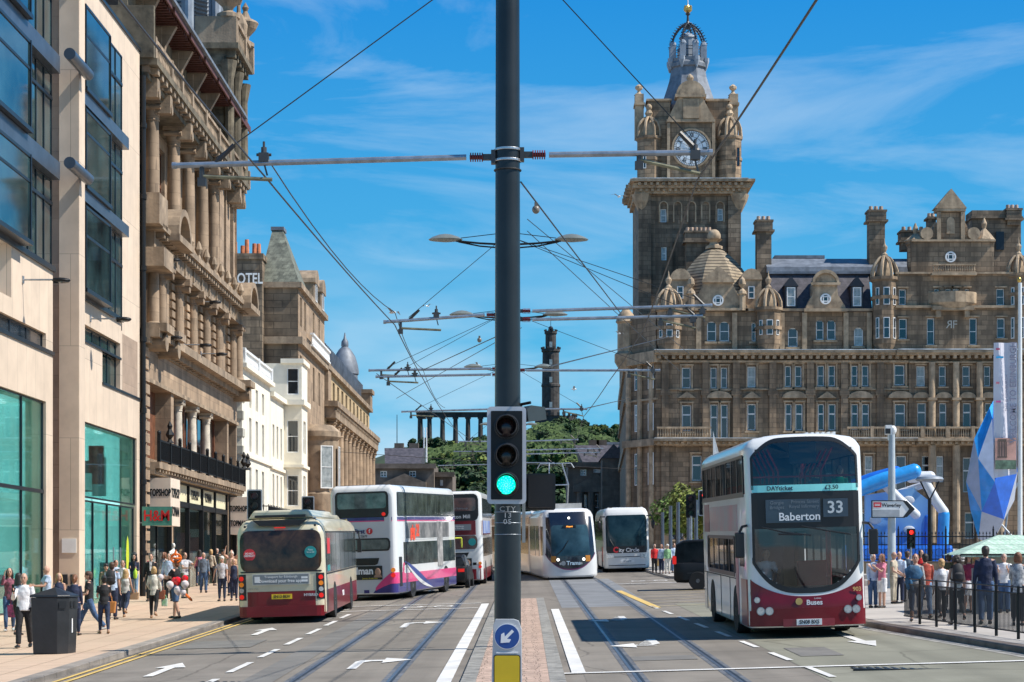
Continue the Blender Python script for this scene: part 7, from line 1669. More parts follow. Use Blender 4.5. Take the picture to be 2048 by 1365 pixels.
# --- near traffic light ---
t=thing('traffic_light','traffic light with white backing board showing green on the near dark mast','traffic light',(-.22,23.33,3.84))
def rbox(m,w,h,r,y0,y1,c=(0,0)):
    p=[]
    for cx,cz,a0 in ((w/2-r,h/2-r,0),(-w/2+r,h/2-r,90),(-w/2+r,-h/2+r,180),(w/2-r,-h/2+r,270)):
        for k in range(5): a=R(a0+22.5*k); p.append((c[0]+cx+r*cos(a),c[1]+cz+r*sin(a)))
    return m.prism(p,y0,y1,'y')
rbox(MB(),.468,1.165,.05,0,.02).obj('backing_board',mat('grey white board',(.50,.52,.55),.5,var=.05),t)
rbox(MB(),.375,1.06,.01,-.012,-.001).obj('black_panel',M_black,t)
for z,c,nm in ((.345,(.014,.004,.004),'red_lens'),(.0,(.014,.008,.003),'amber_lens'),(-.345,(.0,.55,.38),'green_lens')):
    lit=nm=='green_lens'
    m=MB(); m.lathe((0,0,0),[(.005,.03),(.07,.024),(.112,0),(.112,-.02)],24); o=ref(m.mesh(nm,flat(nm,c,.25,emit=((0,.9,.58),1.0) if lit else None,coat=.2),True),nm,t,(-.005,-.05,z-.012),(R(90),0,0))
    if lit:
        m=MB(); 
        for i in range(5):
            for j in range(9):
                a=j*2*PI/9+i*.3; r=.02*i+.02
                if r<.105: m.cyl((r*cos(a),r*sin(a),.026-.2*r*r),(r*cos(a),r*sin(a),.034-.2*r*r),.006,n=5)
        ref(m.mesh('led_dots',flat('led dot',(.1,.9,.7),.3,emit=((.1,1,.75),2.2))),'led_dots',o)
    m=MB()
    K=24
    for i in range(K):
        a0=R(-62+304*i/K);a1=R(-62+304*(i+1)/K)
        def q(a,r,y): return (r*cos(a),y,z+r*sin(a))
        def dp(a): return -.19-.06*sin(a)
        m.add([q(a0,.128,0),q(a1,.128,0),q(a1,.125,dp(a1)),q(a0,.125,dp(a0)),q(a0,.118,0),q(a1,.118,0),q(a1,.116,dp(a1)),q(a0,.116,dp(a0))],[(0,1,2,3),(7,6,5,4),(3,2,6,7)])
    m.obj('visor',mat('matt black visor',(.05,.052,.056),.4),t,smooth=True)
    m=MB(); m.lathe((0,0,0),[(.135,0),(.15,.0),(.15,.03),(.135,.035)],28,caps=False); ref(m.mesh('lens_ring',M_trim),'lens_ring',t,(0,-.005,z),(R(90),0,0))
m=MB(); m.box(-.1,.1,.02,.16,-.5,-.4); m.box(-.1,.1,.02,.16,.4,.5); m.obj('bracket',M_black,t)
t=thing('traffic_light','black back of a second signal head facing away, right of the near mast','traffic light',(.19,24.0,3.43)); rbox(MB(),.37,.45,.03,0,.05).obj('backing_board',M_trim,t); rbox(MB(),.30,.40,.03,-.16,-.002).obj('head',mat('matt black case',(.008,.008,.009),.6),t)
MB().box(-.36,-.1,-.05,.02,-.18,-.12).box(-.36,-.1,-.05,.02,.1,.16).obj('bracket',M_black,t)
t=thing('traffic_sensor','small dark detector box on a bracket above the second signal head','sensor',(.09,23.5,4.35)); m=MB(); m.prism([(-.12,-.09),(.12,-.09),(.12,.06),(-.06,.1),(-.12,.06)],-.12,.1,'y'); m.obj('case',mat('dark teal grey case',(.035,.05,.055),.45),t,rot=(0,R(-8),R(25))); m=MB(); m.tube([(-.14,.1,.0),(-.14,.1,.12),(-.02,.05,.14)],.018); m.obj('bracket',M_black,t)
t=thing('pedestrian_signal','thin grey signal edge mounted behind the near mast under the green light','signal',(-.035,23.75,3.05)); MB().box(0,.04,0,.12,-.25,.28).obj('case',mat('pale grey case',(.30,.33,.33),.5),t)
# keep-left sign on the mast
t=thing('keep_left_sign','grey plate with blue keep left arrow and yellow panel on the near mast','road sign',(-.215,23.39,1.2))
m=MB(); m.prism([(-.185,-.8),(.185,-.8),(.175,.56),(.14,.66),(.08,.68),(-.14,.68),(-.165,.60),(-.185,-.0)],0,.03,'y'); m.obj('plate',mat('sign plate grey',(.48,.50,.52),.45,var=.05),t,bevel=.006)
m=MB(); m.cyl((0,-.012,.47),(0,-.001,.47),.155,n=36); m.obj('white_ring',M_wtxt,t); m=MB(); m.cyl((0,-.016,.47),(0,-.0125,.47),.146,n=36); m.obj('blue_disc',flat('sign blue',(.015,.07,.28),.35),t)
m=MB(); a=R(225); dx,dz=cos(a),sin(a); nx,nz=-dz,dx
def ap(u,v): return (u*dx+v*nx,.47+u*dz+v*nz)
m.prism([ap(-.10,.018),ap(.02,.018),ap(.02,.018),ap(-.01,.058),ap(.03,.07) ,ap(.11,0),ap(.03,-.07),ap(-.01,-.058),ap(.02,-.018),ap(-.10,-.018)],-.020,-.0165,'y'); m.obj('arrow',M_wtxt,t)
rbox(MB(),.32,.66,.03,-.010,-.001,(0,-.08)).obj('yellow_border',M_trim,t); rbox(MB(),.30,.64,.025,-.014,-.0105,(0,-.08)).obj('yellow_panel',flat('reflective yellow',(.62,.44,.01),.4),t); MB().box(-.13,.13,-.008,-.001,.268,.285).obj('rib',M_wtxt,t)
# --- small signals ---
def signal(X,Y,label,lit=0,board=True,hz=3.45,back=False):
    t=thing('traffic_light',label,'traffic light',(X,Y,gz(X,Y)+.1)); MB().cyl((0,0,0),(0,0,hz-.4),.055,n=10).obj('pole',M_gal,t)
    if board: rbox(MB(),.52,1.10,.05,-.02,0,(0,hz)).obj('backing_board',MATS['grey white board'],t)
    rbox(MB(),.44,1.02,.04,-.03,-.021,(0,hz)).obj('black_panel',M_black,t); rbox(MB(),.30,.95,.04,.001,.2,(0,hz)).obj('head',M_black,t)
    for k,c in enumerate(((.5,.005,.005),(.03,.02,.004),(.004,.03,.01))):
        z=hz+.32-.32*k; m=MB(); m.cyl((0,-.05,z),(0,-.031,z),.11,n=18); m.obj(['red','amber','green'][k]+'_lens',flat('small '+['red','amber','green'][k]+(' lit' if lit==k+1 else ''),c if k or lit==1 else (.05,.005,.005),.3,emit=((1,.02,.01),2.0) if lit==k+1 else None),t)
        m=MB(); m.lathe((0,0,0),[(.12,0),(.12,.2)],16,caps=False,a0=R(-240),arc=R(300)); ref(m.mesh('visor',M_trim),'visor',t,(0,-.03,z),(R(90),0,0))
    return t
signal(-9.15,66,'white bordered signal head above the single decker roof, beside the white house',board=True)
signal(-8.9,80,'smaller signal head behind the single decker roof, left of the white double decker')
signal(7.62,82.8,'traffic light showing red beside the near bus',lit=1,hz=3.3)
signal(7.2,84.6,'dark signal head turned away just left of the red traffic light',board=False,hz=3.2)
signal(14.15,71.5,'small red lit signal in front of the blue slide, right of the near bus',lit=1,board=False,hz=2.3).scale=(.72,.72,.72)
# --- right hand furniture ---
t=thing('sign_pole','pale grey pole with white Waverley direction sign and cameras beside the near bus','sign pole',(12.6,67,gz(12.6,67)+.1))
z0=gz(12.6,67)+.1; MB().lathe((0,0,0),[(.17,0),(.15,.1),(.13,3.0),(.11,5.3)],16).obj('pole',mat('pale grey pole',(.40,.45,.48),.45,var=.08),t,smooth=True)
zz=HC+(VY-1019)/58.2-z0
m=MB(); m.prism([(-.62,-.28),(.50,-.28),(.82,0),(.50,.28),(-.62,.28)],-.2,-.16,'y'); s=m.obj('sign_board',M_whitep,t,loc=(-.1,0,zz))
m=MB(); m.prism([(.44,-.28),(.58,-.28),(.86,0),(.58,.28),(.44,.28),(.66,0)],-.215,-.201,'y'); m.obj('chevron',M_trim,s); MB().box(-.58,.33,-.209,-.201,-.25,-.02).obj('grey_panel',mat('grey cover panel',(.36,.38,.40),.5),s)
for a,b,c,d in ((-.64,-.60,-.3,.3),(-.64,.52,.27,.30),(-.64,.52,-.30,-.27)): MB().box(a,b,-.213,-.198,c,d).obj('border',M_trim,s)
MB().box(-.56,-.30,-.209,-.201,.06,.23).obj('rail_symbol',M_lred,s); MB().box(-.52,-.34,-.213,-.2095,.155,.175).box(-.52,-.34,-.213,-.2095,.115,.135).obj('rail_symbol_bars',M_wtxt,s); text('Waverley',.17,M_trim,s,(.05,-.203,.13),bold=.004)
m=MB(); m.box(-.22,-.0,-.1,.1,5.3,5.62); m.ell((.05,0,5.45),.12,.12,.16); m.cyl((-.1,0,5.1),(-.1,0,5.3),.04); m.obj('camera_head',M_whitep,t); MB().box(-.24,-.06,-.12,-.101,5.32,5.5).obj('camera_lens',M_trim,t)
t=thing('street_lamp','dark lamp post with flat pale disc head in front of the blue slide','street lamp',(17.95,86.5,gz(18,86.5)))
z0=gz(18,86.5); zt=HC+(VY-962)/45.1-z0; MB().cyl((0,0,0),(0,0,zt-.8),.11,.08,n=12).obj('pole',M_black,t); m=MB()
for s_ in (-1,1): m.tube([(0,0,zt-.85),(s_*.28,0,zt-.3),(s_*.42,0,zt)],.035)
m.obj('forked_bracket',M_black,t); MB().lathe((0,0,zt),[(.15,-.05),(.55,-.02),(.62,.06),(.55,.16),(.2,.24),(.01,.25)],24).obj('lamp_head',M_leadl,t,smooth=True)
t=thing('banner_flag','tall white feather banner with grey letters and a temple picture on its pole','banner',(13.2,52,gz(13.2,52)+.1))
z0=t.location.z; MB().lathe((0,0,0),[(.07,0),(.05,8.6)],10).obj('pole',M_whitep,t); MB().ell((-.02,0,8.68),.06,.06,.08).obj('gilt_finial',MATS['gilt'],t)
m=MB(); nx=10; nz=26; x0,x1=-.70,-.08; zb,zt=HC+(VY-948)/75-z0,HC+(VY-686)/75-z0
fy_=lambda u,v:.05*sin(9*u+3*v)*(1-v*.3)
vs=[(x0+(x1-x0)*i/nx,fy_(i/nx,j/nz),zb+(zt-zb)*j/nz-(.12*(1-i/nx) if j==0 else 0)) for j in range(nz+1) for i in range(nx+1)]
m.add(vs,[(j*(nx+1)+i,j*(nx+1)+i+1,(j+1)*(nx+1)+i+1,(j+1)*(nx+1)+i) for j in range(nz) for i in range(nx)]); cl=m.obj('cloth',mat('banner white',(.66,.64,.70),.7,var=.03),t,recalc=False)
md_=cl.modifiers.new('s','SOLIDIFY'); md_.thickness=.006
text('WELCOME TO EDINBURGH',.235,mat('banner grey letters',(.20,.20,.27),.6),t,(-.20,-.085,(zb+zt)/2+.42),(R(90),R(-90),0),ext=.002,sx=.92,bold=.004); text('THIS IS EDINBURGH',.11,MATS['banner grey letters'],t,(-.38,-.085,(zb+zt)/2+.4),(R(90),R(-90),0),ext=.002)
for zz,c,w_ in ((zt-.42,(.02,.35,.65),.2),(zt-.2,(.45,.08,.15),.1),(zt-1.1,(.5,.15,.2),.09),(zt-1.6,(.55,.1,.3),.12)): MB().box(-.66,-.66+w_,-.09,-.085,zz,zz+.05).obj('logo_mark',flat('logo %.2f'%zz,c,.5),t)
m=MB(); m.box(-.68,-.12,-.075,-.065,zb+.15,zb+.95); m.obj('picture_sky',mat('picture sunset',(.60,.32,.25),.6,var=.2),t)
m=MB(); m.box(-.62,-.36,-.082,-.076,zb+.42,zb+.46); m.box(-.60,-.38,-.082,-.076,zb+.85,zb+.92)
for x in (-.59,-.52,-.45,-.40): m.box(x,x+.03,-.082,-.076,zb+.46,zb+.85)
m.obj('picture_temple',mat('picture stone',(.13,.09,.07),.6),t); m=MB(); m.box(-.68,-.12,-.081,-.076,zb+.12,zb+.36); m.obj('picture_lawn',mat('picture green',(.12,.18,.12),.6,var=.3,scale=9),t)
# climbing rock (faceted blue and white inflatable cover) behind the fence
Y=97.; g=F/Y; q=lambda x:(x-VX)/g; z=lambda y:HC+(VY-y)/g; X0=q(1975); Z0=gz(20,97)
t=thing('climbing_wall','tall faceted blue and white climbing rock leaning beside the banner','climbing wall',(X0,Y,Z0))
V_={k:(q(x)-X0,d,z(y)-Z0) for k,(x,y,d) in {'a':(1990,800,.3),'b':(1974,818,-.5),'c':(1940,880,-.9),'d':(1926,965,-.7),'e':(1935,1020,-.6),'f':(1955,1078,-.2),'g':(1975,840,-1.0),'h':(1944,920,-1.3),'i':(1974,967,-1.6),'j':(2010,850,-1.4),'k':(2026,945,-.9),'l':(2000,1040,-.8),'m':(1952,1025,-1.2),'n':(1985,1090,.2),'o':(2020,860,.4),'p':(2035,1000,.6),'q':(1985,930,1.5)}.items()}
Mb1=mat('vinyl blue',(.015,.14,.62),.3,var=.1,scale=2,coat=.3); Mb2=mat('vinyl sky blue',(.03,.30,.72),.3,var=.1,coat=.3); Mb3=mat('vinyl grey white',(.36,.41,.52),.35,var=.06,coat=.3)
for nm,mt,fs in (('blue_panel',Mb1,['gji','ajo','jki','kli','ilm','ajk','agj','ako']),('sky_panel',Mb2,['abg','bch','bgh','efm','hmi','dem']),('white_panel',Mb3,['ghi','cdh','dhm','mln','mfn','kpl','lnp','kop'])):
    m=MB()
    for f_ in fs: m.add([V_[c] for c in f_],[(0,1,2)])
    if nm=='white_panel': m.add([V_[c] for c in 'abcdefnpoq'],[(0,1,9),(1,2,9),(2,3,9),(3,4,9),(4,5,9),(5,6,9),(6,7,9),(7,8,9),(8,0,9)])
    m.obj(nm,mt,t)
m=MB(); m.tube([(q(2030)-X0,.6,z(950)-Z0),(q(2012)-X0,.5,z(1090)-Z0)],.05); m.tube([(q(2048)-X0,.9,z(960)-Z0),(q(2000)-X0,.5,z(1040)-Z0),(q(2040)-X0,.5,z(1085)-Z0)],.05); m.obj('support_frame',M_gal,t)
# inflatable slide
Y=92.; g=F/Y; q=lambda x:(x-VX)/g; z=lambda y:HC+(VY-y)/g; X0=q(1820); Z0=gz(18,92)
t=thing('inflatable_slide','blue and white inflatable slide with arched tubes behind the iron fence','inflatable slide',(X0,Y,Z0))
def ip(x,y,d=0): return (q(x)-X0,d,z(y)-Z0)
Mw=mat('inflatable white',(.62,.64,.66),.4,var=.04)
def infl(nm,mt,pts,r,d=0): 
    P=[Vector(ip(x,y,dd)) for x,y,dd in pts]; Q=[]
    for i in range(len(P)-1):
        for k in range(4): Q.append(P[i].lerp(P[i+1],k/4))
    Q.append(P[-1]); m=MB(); m.loft(Q,[r]*len(Q),n=12); m.ell(P[0],r,r,r); m.ell(P[-1],r,r,r); o=m.obj(nm,mt,t,smooth=True); return o
infl('blue_tube',Mb2,[(1700,985,-1),(1760,962,-1),(1820,945,-.9)],.36); infl('blue_tube',Mb1,[(1700,975,1),(1755,955,1),(1800,943,1)],.3)
infl('white_tube',Mw,[(1822,955,0),(1860,954,0)],.27); infl('white_tube',Mw,[(1770,972,-.2),(1798,1000,-.2),(1830,1030,-.2)],.22); infl('white_tube',Mw,[(1850,965,0),(1870,1000,0),(1888,1025,0)],.24)
infl('blue_tube',Mb2,[(1888,1030,0),(1886,1080,0),(1884,1118,0)],.27); infl('blue_tube',Mb1,[(1860,1035,.8),(1858,1110,.8)],.25); infl('white_tube',Mw,[(1790,990,1),(1825,978,1),(1856,968,.6)],.16)
m=MB(); m.add([ip(1735,990,.6),ip(1830,975,.6),ip(1862,1000,.6),ip(1862,1120,.6),ip(1735,1120,.6),ip(1735,990,.9),ip(1830,975,.9),ip(1862,1000,.9),ip(1862,1120,.9),ip(1735,1120,.9)],[(0,1,2,3,4),(9,8,7,6,5)]+[(i,i+5,(i+1)%5+5,(i+1)%5) for i in range(5)]); m.obj('slide_wall',mat('slide pale blue',(.22,.45,.70),.5,col2=(.02,.16,.62),scale=.5,var=.4,detail=1),t)
m=MB(); m.box(q(1690)-X0,q(1900)-X0,-.9,1.2,0,z(1090)-Z0); m.obj('slide_base',Mb1,t,bevel=.2)
m=MB()
for x,y in ((1800,1010),(1823,1060),(1755,1040),(1822,1000)): c=ip(x,y,.55); m.ell(c,.28,.05,.2)
m.obj('white_swirls',Mw,t)
# iron fence on a low wall
Y=86.2; t=thing('iron_fence','black iron fence with spikes and rings on a low stone wall before the hotel','fence',(19,Y,gz(19,Y)))
for xa in (-4.4,): pass
m=MB(); m.box(-4.6,8,-.2,.2,0,.55); m.obj('low_wall',M_stoneD,t)
m=MB(); x=-4.6
for zz in (.62,1.25,1.62): m.box(-4.6,8,-.02,.02,zz,zz+.05)
i=0
while x<8:
    b=(i%14==0); m.cyl((x,0,.55),(x,0,1.78 if not b else 2.0),.013 if not b else .045,n=5); m.lathe((x,0,1.74 if not b else 2.0),[(.012,0),(.035,.04),(.002,.14)],5); x+=.15; i+=1
for k in range(28):
    c=-4.3+.45*k
    for j in range(12): a=2*PI*j/12;b=2*PI*(j+1)/12; m.cyl((c+.17*cos(a),0,1.44-.5+.17*sin(a)),(c+.17*cos(b),0,1.44-.5+.17*sin(b)),.014,n=4)
m.obj('ironwork',M_black,t)
# stall with green checked canopy
gx,gy=19.4,48.8; g=F/gy; 
t=thing('market_stall','market stall with green checked canopy and pictures on its back board','market stall',((1990-VX)*1.0/g,gy,gz(12,gy)+.1)); t.location.x=(1990-VX)/g
zt=HC+(VY-1070)/g-t.location.z; ze=HC+(VY-1110)/g-t.location.z; hw=1.0
m=MB(); m.add([(-hw,-.6,ze),(hw+.6,-.6,ze),(hw+.6,1.4,ze),(-hw,1.4,ze),(.15,.3,zt),(.75,.3,zt)],[(0,1,5,4),(1,2,5),(2,3,4,5),(3,0,4)]); m.add([(-hw,-.6,ze-.06),(hw+.6,-.6,ze-.06),(hw+.6,-.6,ze),(-hw,-.6,ze)],[(0,1,2,3)])
m.obj('canopy',mat('green checked cloth',(.30,.50,.38),.8,col2=(.55,.68,.58),scale=14,var=.2,brick=(.12,.12,.18,.7)),t,recalc=False)
m=MB()
for x,y in ((-hw,-.6),(hw+.6,-.6),(-hw,1.4),(hw+.6,1.4)): m.cyl((x,y,0),(x,y,ze),.02,n=6)
m.box(-hw,hw+.6,-.62,-.58,ze-.02,ze+.02); m.obj('stall_frame',M_black,t)
m=MB(); m.box(-hw*.35,hw+.5,1.3,1.36,.6,ze-.02); m.obj('back_board',mat('board cream',(.50,.46,.38),.7),t)
for x,w_ in ((-.25,.28),(.15,.7),(1.0,.4)):
    m=MB(); m.box(x,x+w_,1.24,1.29,.95,1.35); m.obj('picture',mat('picture %.1f'%x,(.25,.28,.30),.6,col2=(.45,.40,.32),scale=5,var=.3),t)
m=MB(); m.box(-.3,1.3,.2,.9,.55,.62); m.box(-.25,1.25,.25,.85,.0,.54); m.obj('table',mat('pale cloth',(.42,.42,.45),.8),t)
# guard rail along the right kerb
for k in range(7):
    ya,yb=30.0+2.5*k,32.46+2.5*k
    if k==6: continue
    xa,xb=KR(ya)+.75,KR(yb)+.75; za,zb_=gz(xa,ya)+.12,gz(xb,yb)+.12
    t=thing('guard_rail','black guard rail panel by the right kerb, %s nearest to the camera'%['first','second','third','fourth','fifth','sixth'][k],'railing',(xa,ya,za),group='guard rail panels along the right kerb')
    d=Vector((xb-xa,yb-ya,zb_-za)); m=MB()
    for h in (.14,.88,1.0): m.cyl((0,0,h),d+Vector((0,0,h)),.016,n=6)
    for j in range(34): p=d*(j+.5)/34; m.cyl(p+Vector((0,0,.14)),p+Vector((0,0,.88)),.0085,n=4)
    m.obj('bars',M_black,t)
    for f_ in (.0,.5): p=d*f_; MB().cyl(p,p+Vector((0,0,1.02)),.032,n=8).obj('post',M_black,t)
# bin
t=thing('litter_bin','large black angular street litter bin on the left pavement','litter bin',(-10.06,41.7,gz(-10.06,41.7)+.12),(0,0,R(-14)))
w1,w2=.40,.30
P=[(-w1,-w2),(.22,-w2),(w1,-w2+.2),(w1,w2),(-w1,w2)]
m=MB(); n=len(P); m.add([(x*.90,y*.92,0) for x,y in P]+[(x,y,1.20) for x,y in P],[tuple(range(n))[::-1],tuple(range(n,2*n))]+[(i,(i+1)%n,n+(i+1)%n,n+i) for i in range(n)]); 
Mbin=mat('charcoal bin plastic',(.020,.021,.023),.42,var=.15,scale=3,coat=.1,bump=.1,bscale=25); m.obj('body',Mbin,t,bevel=.012)
m=MB(); m.add([(x*1.06,y*1.07,1.205) for x,y in P]+[(x*1.04,y*1.05,1.25) for x,y in P]+[(.02,0,1.42)],[tuple(range(n))[::-1]]+[(i,(i+1)%n,n+(i+1)%n,n+i) for i in range(n)]+[(n+i,n+(i+1)%n,2*n) for i in range(n)]); m.obj('lid',Mbin,t,bevel=.01)
m=MB(); m.prism([(w1-.17,-w2-.004+0),(w1-.17,0)],0,.01,'z') if 0 else None
for u0,u1_ in ((.12,.45),(.6,.92)):
    a=Vector((.22,-w2,0));b=Vector((w1,-w2+.2,0)); 
m=MB(); m.box(w1-.012,w1+.006,-.06,.04,.97,1.12); m.box(w1-.012,w1+.006,.10,.2,.97,1.12); m.obj('slot',M_trim,t)
m=MB(); m.prism([(.255,-.288),(.365,-.178),(.36,-.173),(.25,-.283)],.97,1.12,'z'); m.obj('slot',M_trim,t)
m=MB(); m.box(w1-.03,w1-.003,.02,.06,.45,.75); m.obj('logo',M_whitep,t)
# white banner tip behind the near bus
t=thing('tent_peak','white pointed tent tip rising behind the rear of the near bus','tent',((1426-VX)*70/F,70,gz(7,70))); zt=HC+(VY-862)*70/F-gz(7,70)
MB().add([(-.0,0,zt),(.02,0,zt-3.5),(.55,0,zt-3.5),(.40,.02,zt-1.5),(-.0,.03,zt),(.02,.05,0),(.55,.05,0),(.0,.05,zt-3.5)],[(0,1,2,3),(1,5,6,2),(0,3,2,7)]).obj('cloth',M_whitep,t,recalc=False)
# posts and young trees on the far right pavement
rr=random.Random(8)
for i,(px,yt) in enumerate(((1325,1025),(1341,1012),(1356,1005),(1377,1012),(1392,1000))):
    Y=104-i*2.0; g=F/Y; X=(px-VX)/g; z0=gz(X,Y)+.12; o=MB().cyl((0,0,0),(0,0,HC+(VY-yt)/g-z0),.10,.09,n=8).obj('post',M_steel,loc=(X,Y,z0)); tag(o,'dark steel post among the crowd at the stop, %s from the coach'%['first','second','third','fourth','fifth'][i],'post','steel posts at the tram stop')
def street_tree(px,ytop,Y,s,label,k=2,yb=None):
    g=F/Y; X=(px-VX)/g; z0=gz(X,Y)+.1; zt=HC+(VY-ytop)/g-z0
    t=thing('street_tree',label,'tree',(X,Y,z0)); m=leafmesh(int(px),s*1.25,zt*.36,2600,.13,14); c=m.obj('crown',mat('street foliage %d'%k,[(.06,.11,.02),(.09,.15,.025),(.16,.19,.03)][k],.8,var=.3,scale=.9),t,loc=(0,0,zt*.62),recalc=False)
    m=MB(); m.loft([(0,0,0),(.05,0,zt*.3),(0,0,zt*.75)],[.11,.085,.03],n=8)
    for j in range(7): a=j*2.4; m.loft([(0,0,zt*(.32+.05*j)),(s*.6*cos(a),s*.6*sin(a),zt*(.48+.05*j)),(s*.9*cos(a),s*.9*sin(a),zt*(.58+.05*j))],[.04,.025,.01],n=5)
    m.obj('trunk',M_bark,t)
street_tree(1392,958,106,1.3,'leafy street tree with golden green crown beside the red traffic light',2); street_tree(1352,985,110,1.15,'smaller leafy street tree right of the coach',1); street_tree(1420,1000,112,1.2,'low street tree partly hidden behind the near bus',2)
# gulls
for i,(px,py,Y,a) in enumerate(((785,626,90,.3),(855,613,160,-.2),(1148,779,150,.5),(1238,394,120,.1),(955,1-0+730,140,.4),(1238,668,150,.2))):
    g=F/Y; t=thing('seagull','small gull in flight %s'%['left of the mast above the far roofs','tiny in the sky right of the other left gull','low right of the monument tower','left of the clock tower cornice','just left of the near mast above the hill','left of the hotel corner turret'][i],'bird',((px-VX)/g,Y,HC+(VY-py)/g),(0,a*.5,a*3),group='gulls over the street')
    m=MB(); m.loft([(0,-.2,0),(0,-.1,.02),(0,.08,.02),(0,.22,0)],[.02,.06,.06,.015],n=7); m.obj('body',M_whitep,t,smooth=True)
    for s_ in (-1,1): m=MB(); m.add([(s_*.03,-.06,.03),(s_*.3,-.10,.14),(s_*.62,.06,.04),(s_*.3,.04,.13),(s_*.03,.09,.03)],[(0,1,3,4),(1,2,3)]); m.obj('wing',M_leadl,t,recalc=False)
# ================= PEOPLE =================
SK={'l':flat('fair skin',(.50,.29,.205),.55),'t':flat('tanned skin',(.38,.20,.13),.55),'d':flat('brown skin',(.22,.11,.07),.55)}
def cloth(n,c,**k): return mat('cloth '+n,c,.85,var=k.pop('var',.2),scale=k.pop('scale',5),bump=.9,bscale=9,detail=6,**k)
CL={n:cloth(n,c) for n,c in {'white':(.66,.66,.66),'paleblue':(.42,.52,.66),'black':(.014,.014,.016),'navy':(.018,.026,.06),'jeans':(.05,.10,.20),'darkjeans':(.018,.03,.065),'lightjeans':(.16,.25,.38),'grey':(.30,.30,.30),'silver':(.48,.47,.44),'cream':(.62,.60,.52),'rust':(.30,.05,.03),'pink':(.62,.20,.27),'green':(.25,.45,.22),'olive':(.07,.075,.04),'beige':(.42,.36,.27),'red':(.55,.02,.02),'maroon':(.22,.02,.05),'slate':(.10,.13,.17),'emerald':(.0,.30,.16),'peach':(.55,.33,.25)}.items()}
CL['pattern']=mat('cloth pattern',(.02,.02,.02),.8,col2=(.35,.10,.15),scale=16,var=.3); CL['stripe']=mat('cloth stripe',(.55,.55,.54),.8,col2=(.06,.07,.10),scale=13,var=.3); CL['print']=mat('cloth print',(.66,.66,.66),.8,col2=(.25,.25,.3),scale=12,var=.3)
HR={n:mat('hair '+n,c,.55,var=.25,scale=30,bump=.4,bscale=60) for n,c in {'black':(.012,.010,.010),'brown':(.07,.035,.02),'auburn':(.16,.06,.025),'blonde':(.48,.30,.13),'grey':(.32,.29,.26),'white':(.66,.63,.58),'dark':(.03,.02,.015),'red':(.30,.05,.02)}.items()}
M_eye=flat('eye dark',(.02,.015,.012),.3); M_lip=flat('lip',(.30,.10,.08),.5); M_shoe=flat('shoe black',(.012,.012,.012),.4); M_shoeW=flat('shoe white',(.5,.5,.48),.6); M_shoeT=flat('shoe tan',(.30,.17,.09),.6)
def rotx(v,a): return Vector((v.x,v.y*cos(a)-v.z*sin(a),v.y*sin(a)+v.z*cos(a)))
PN=0
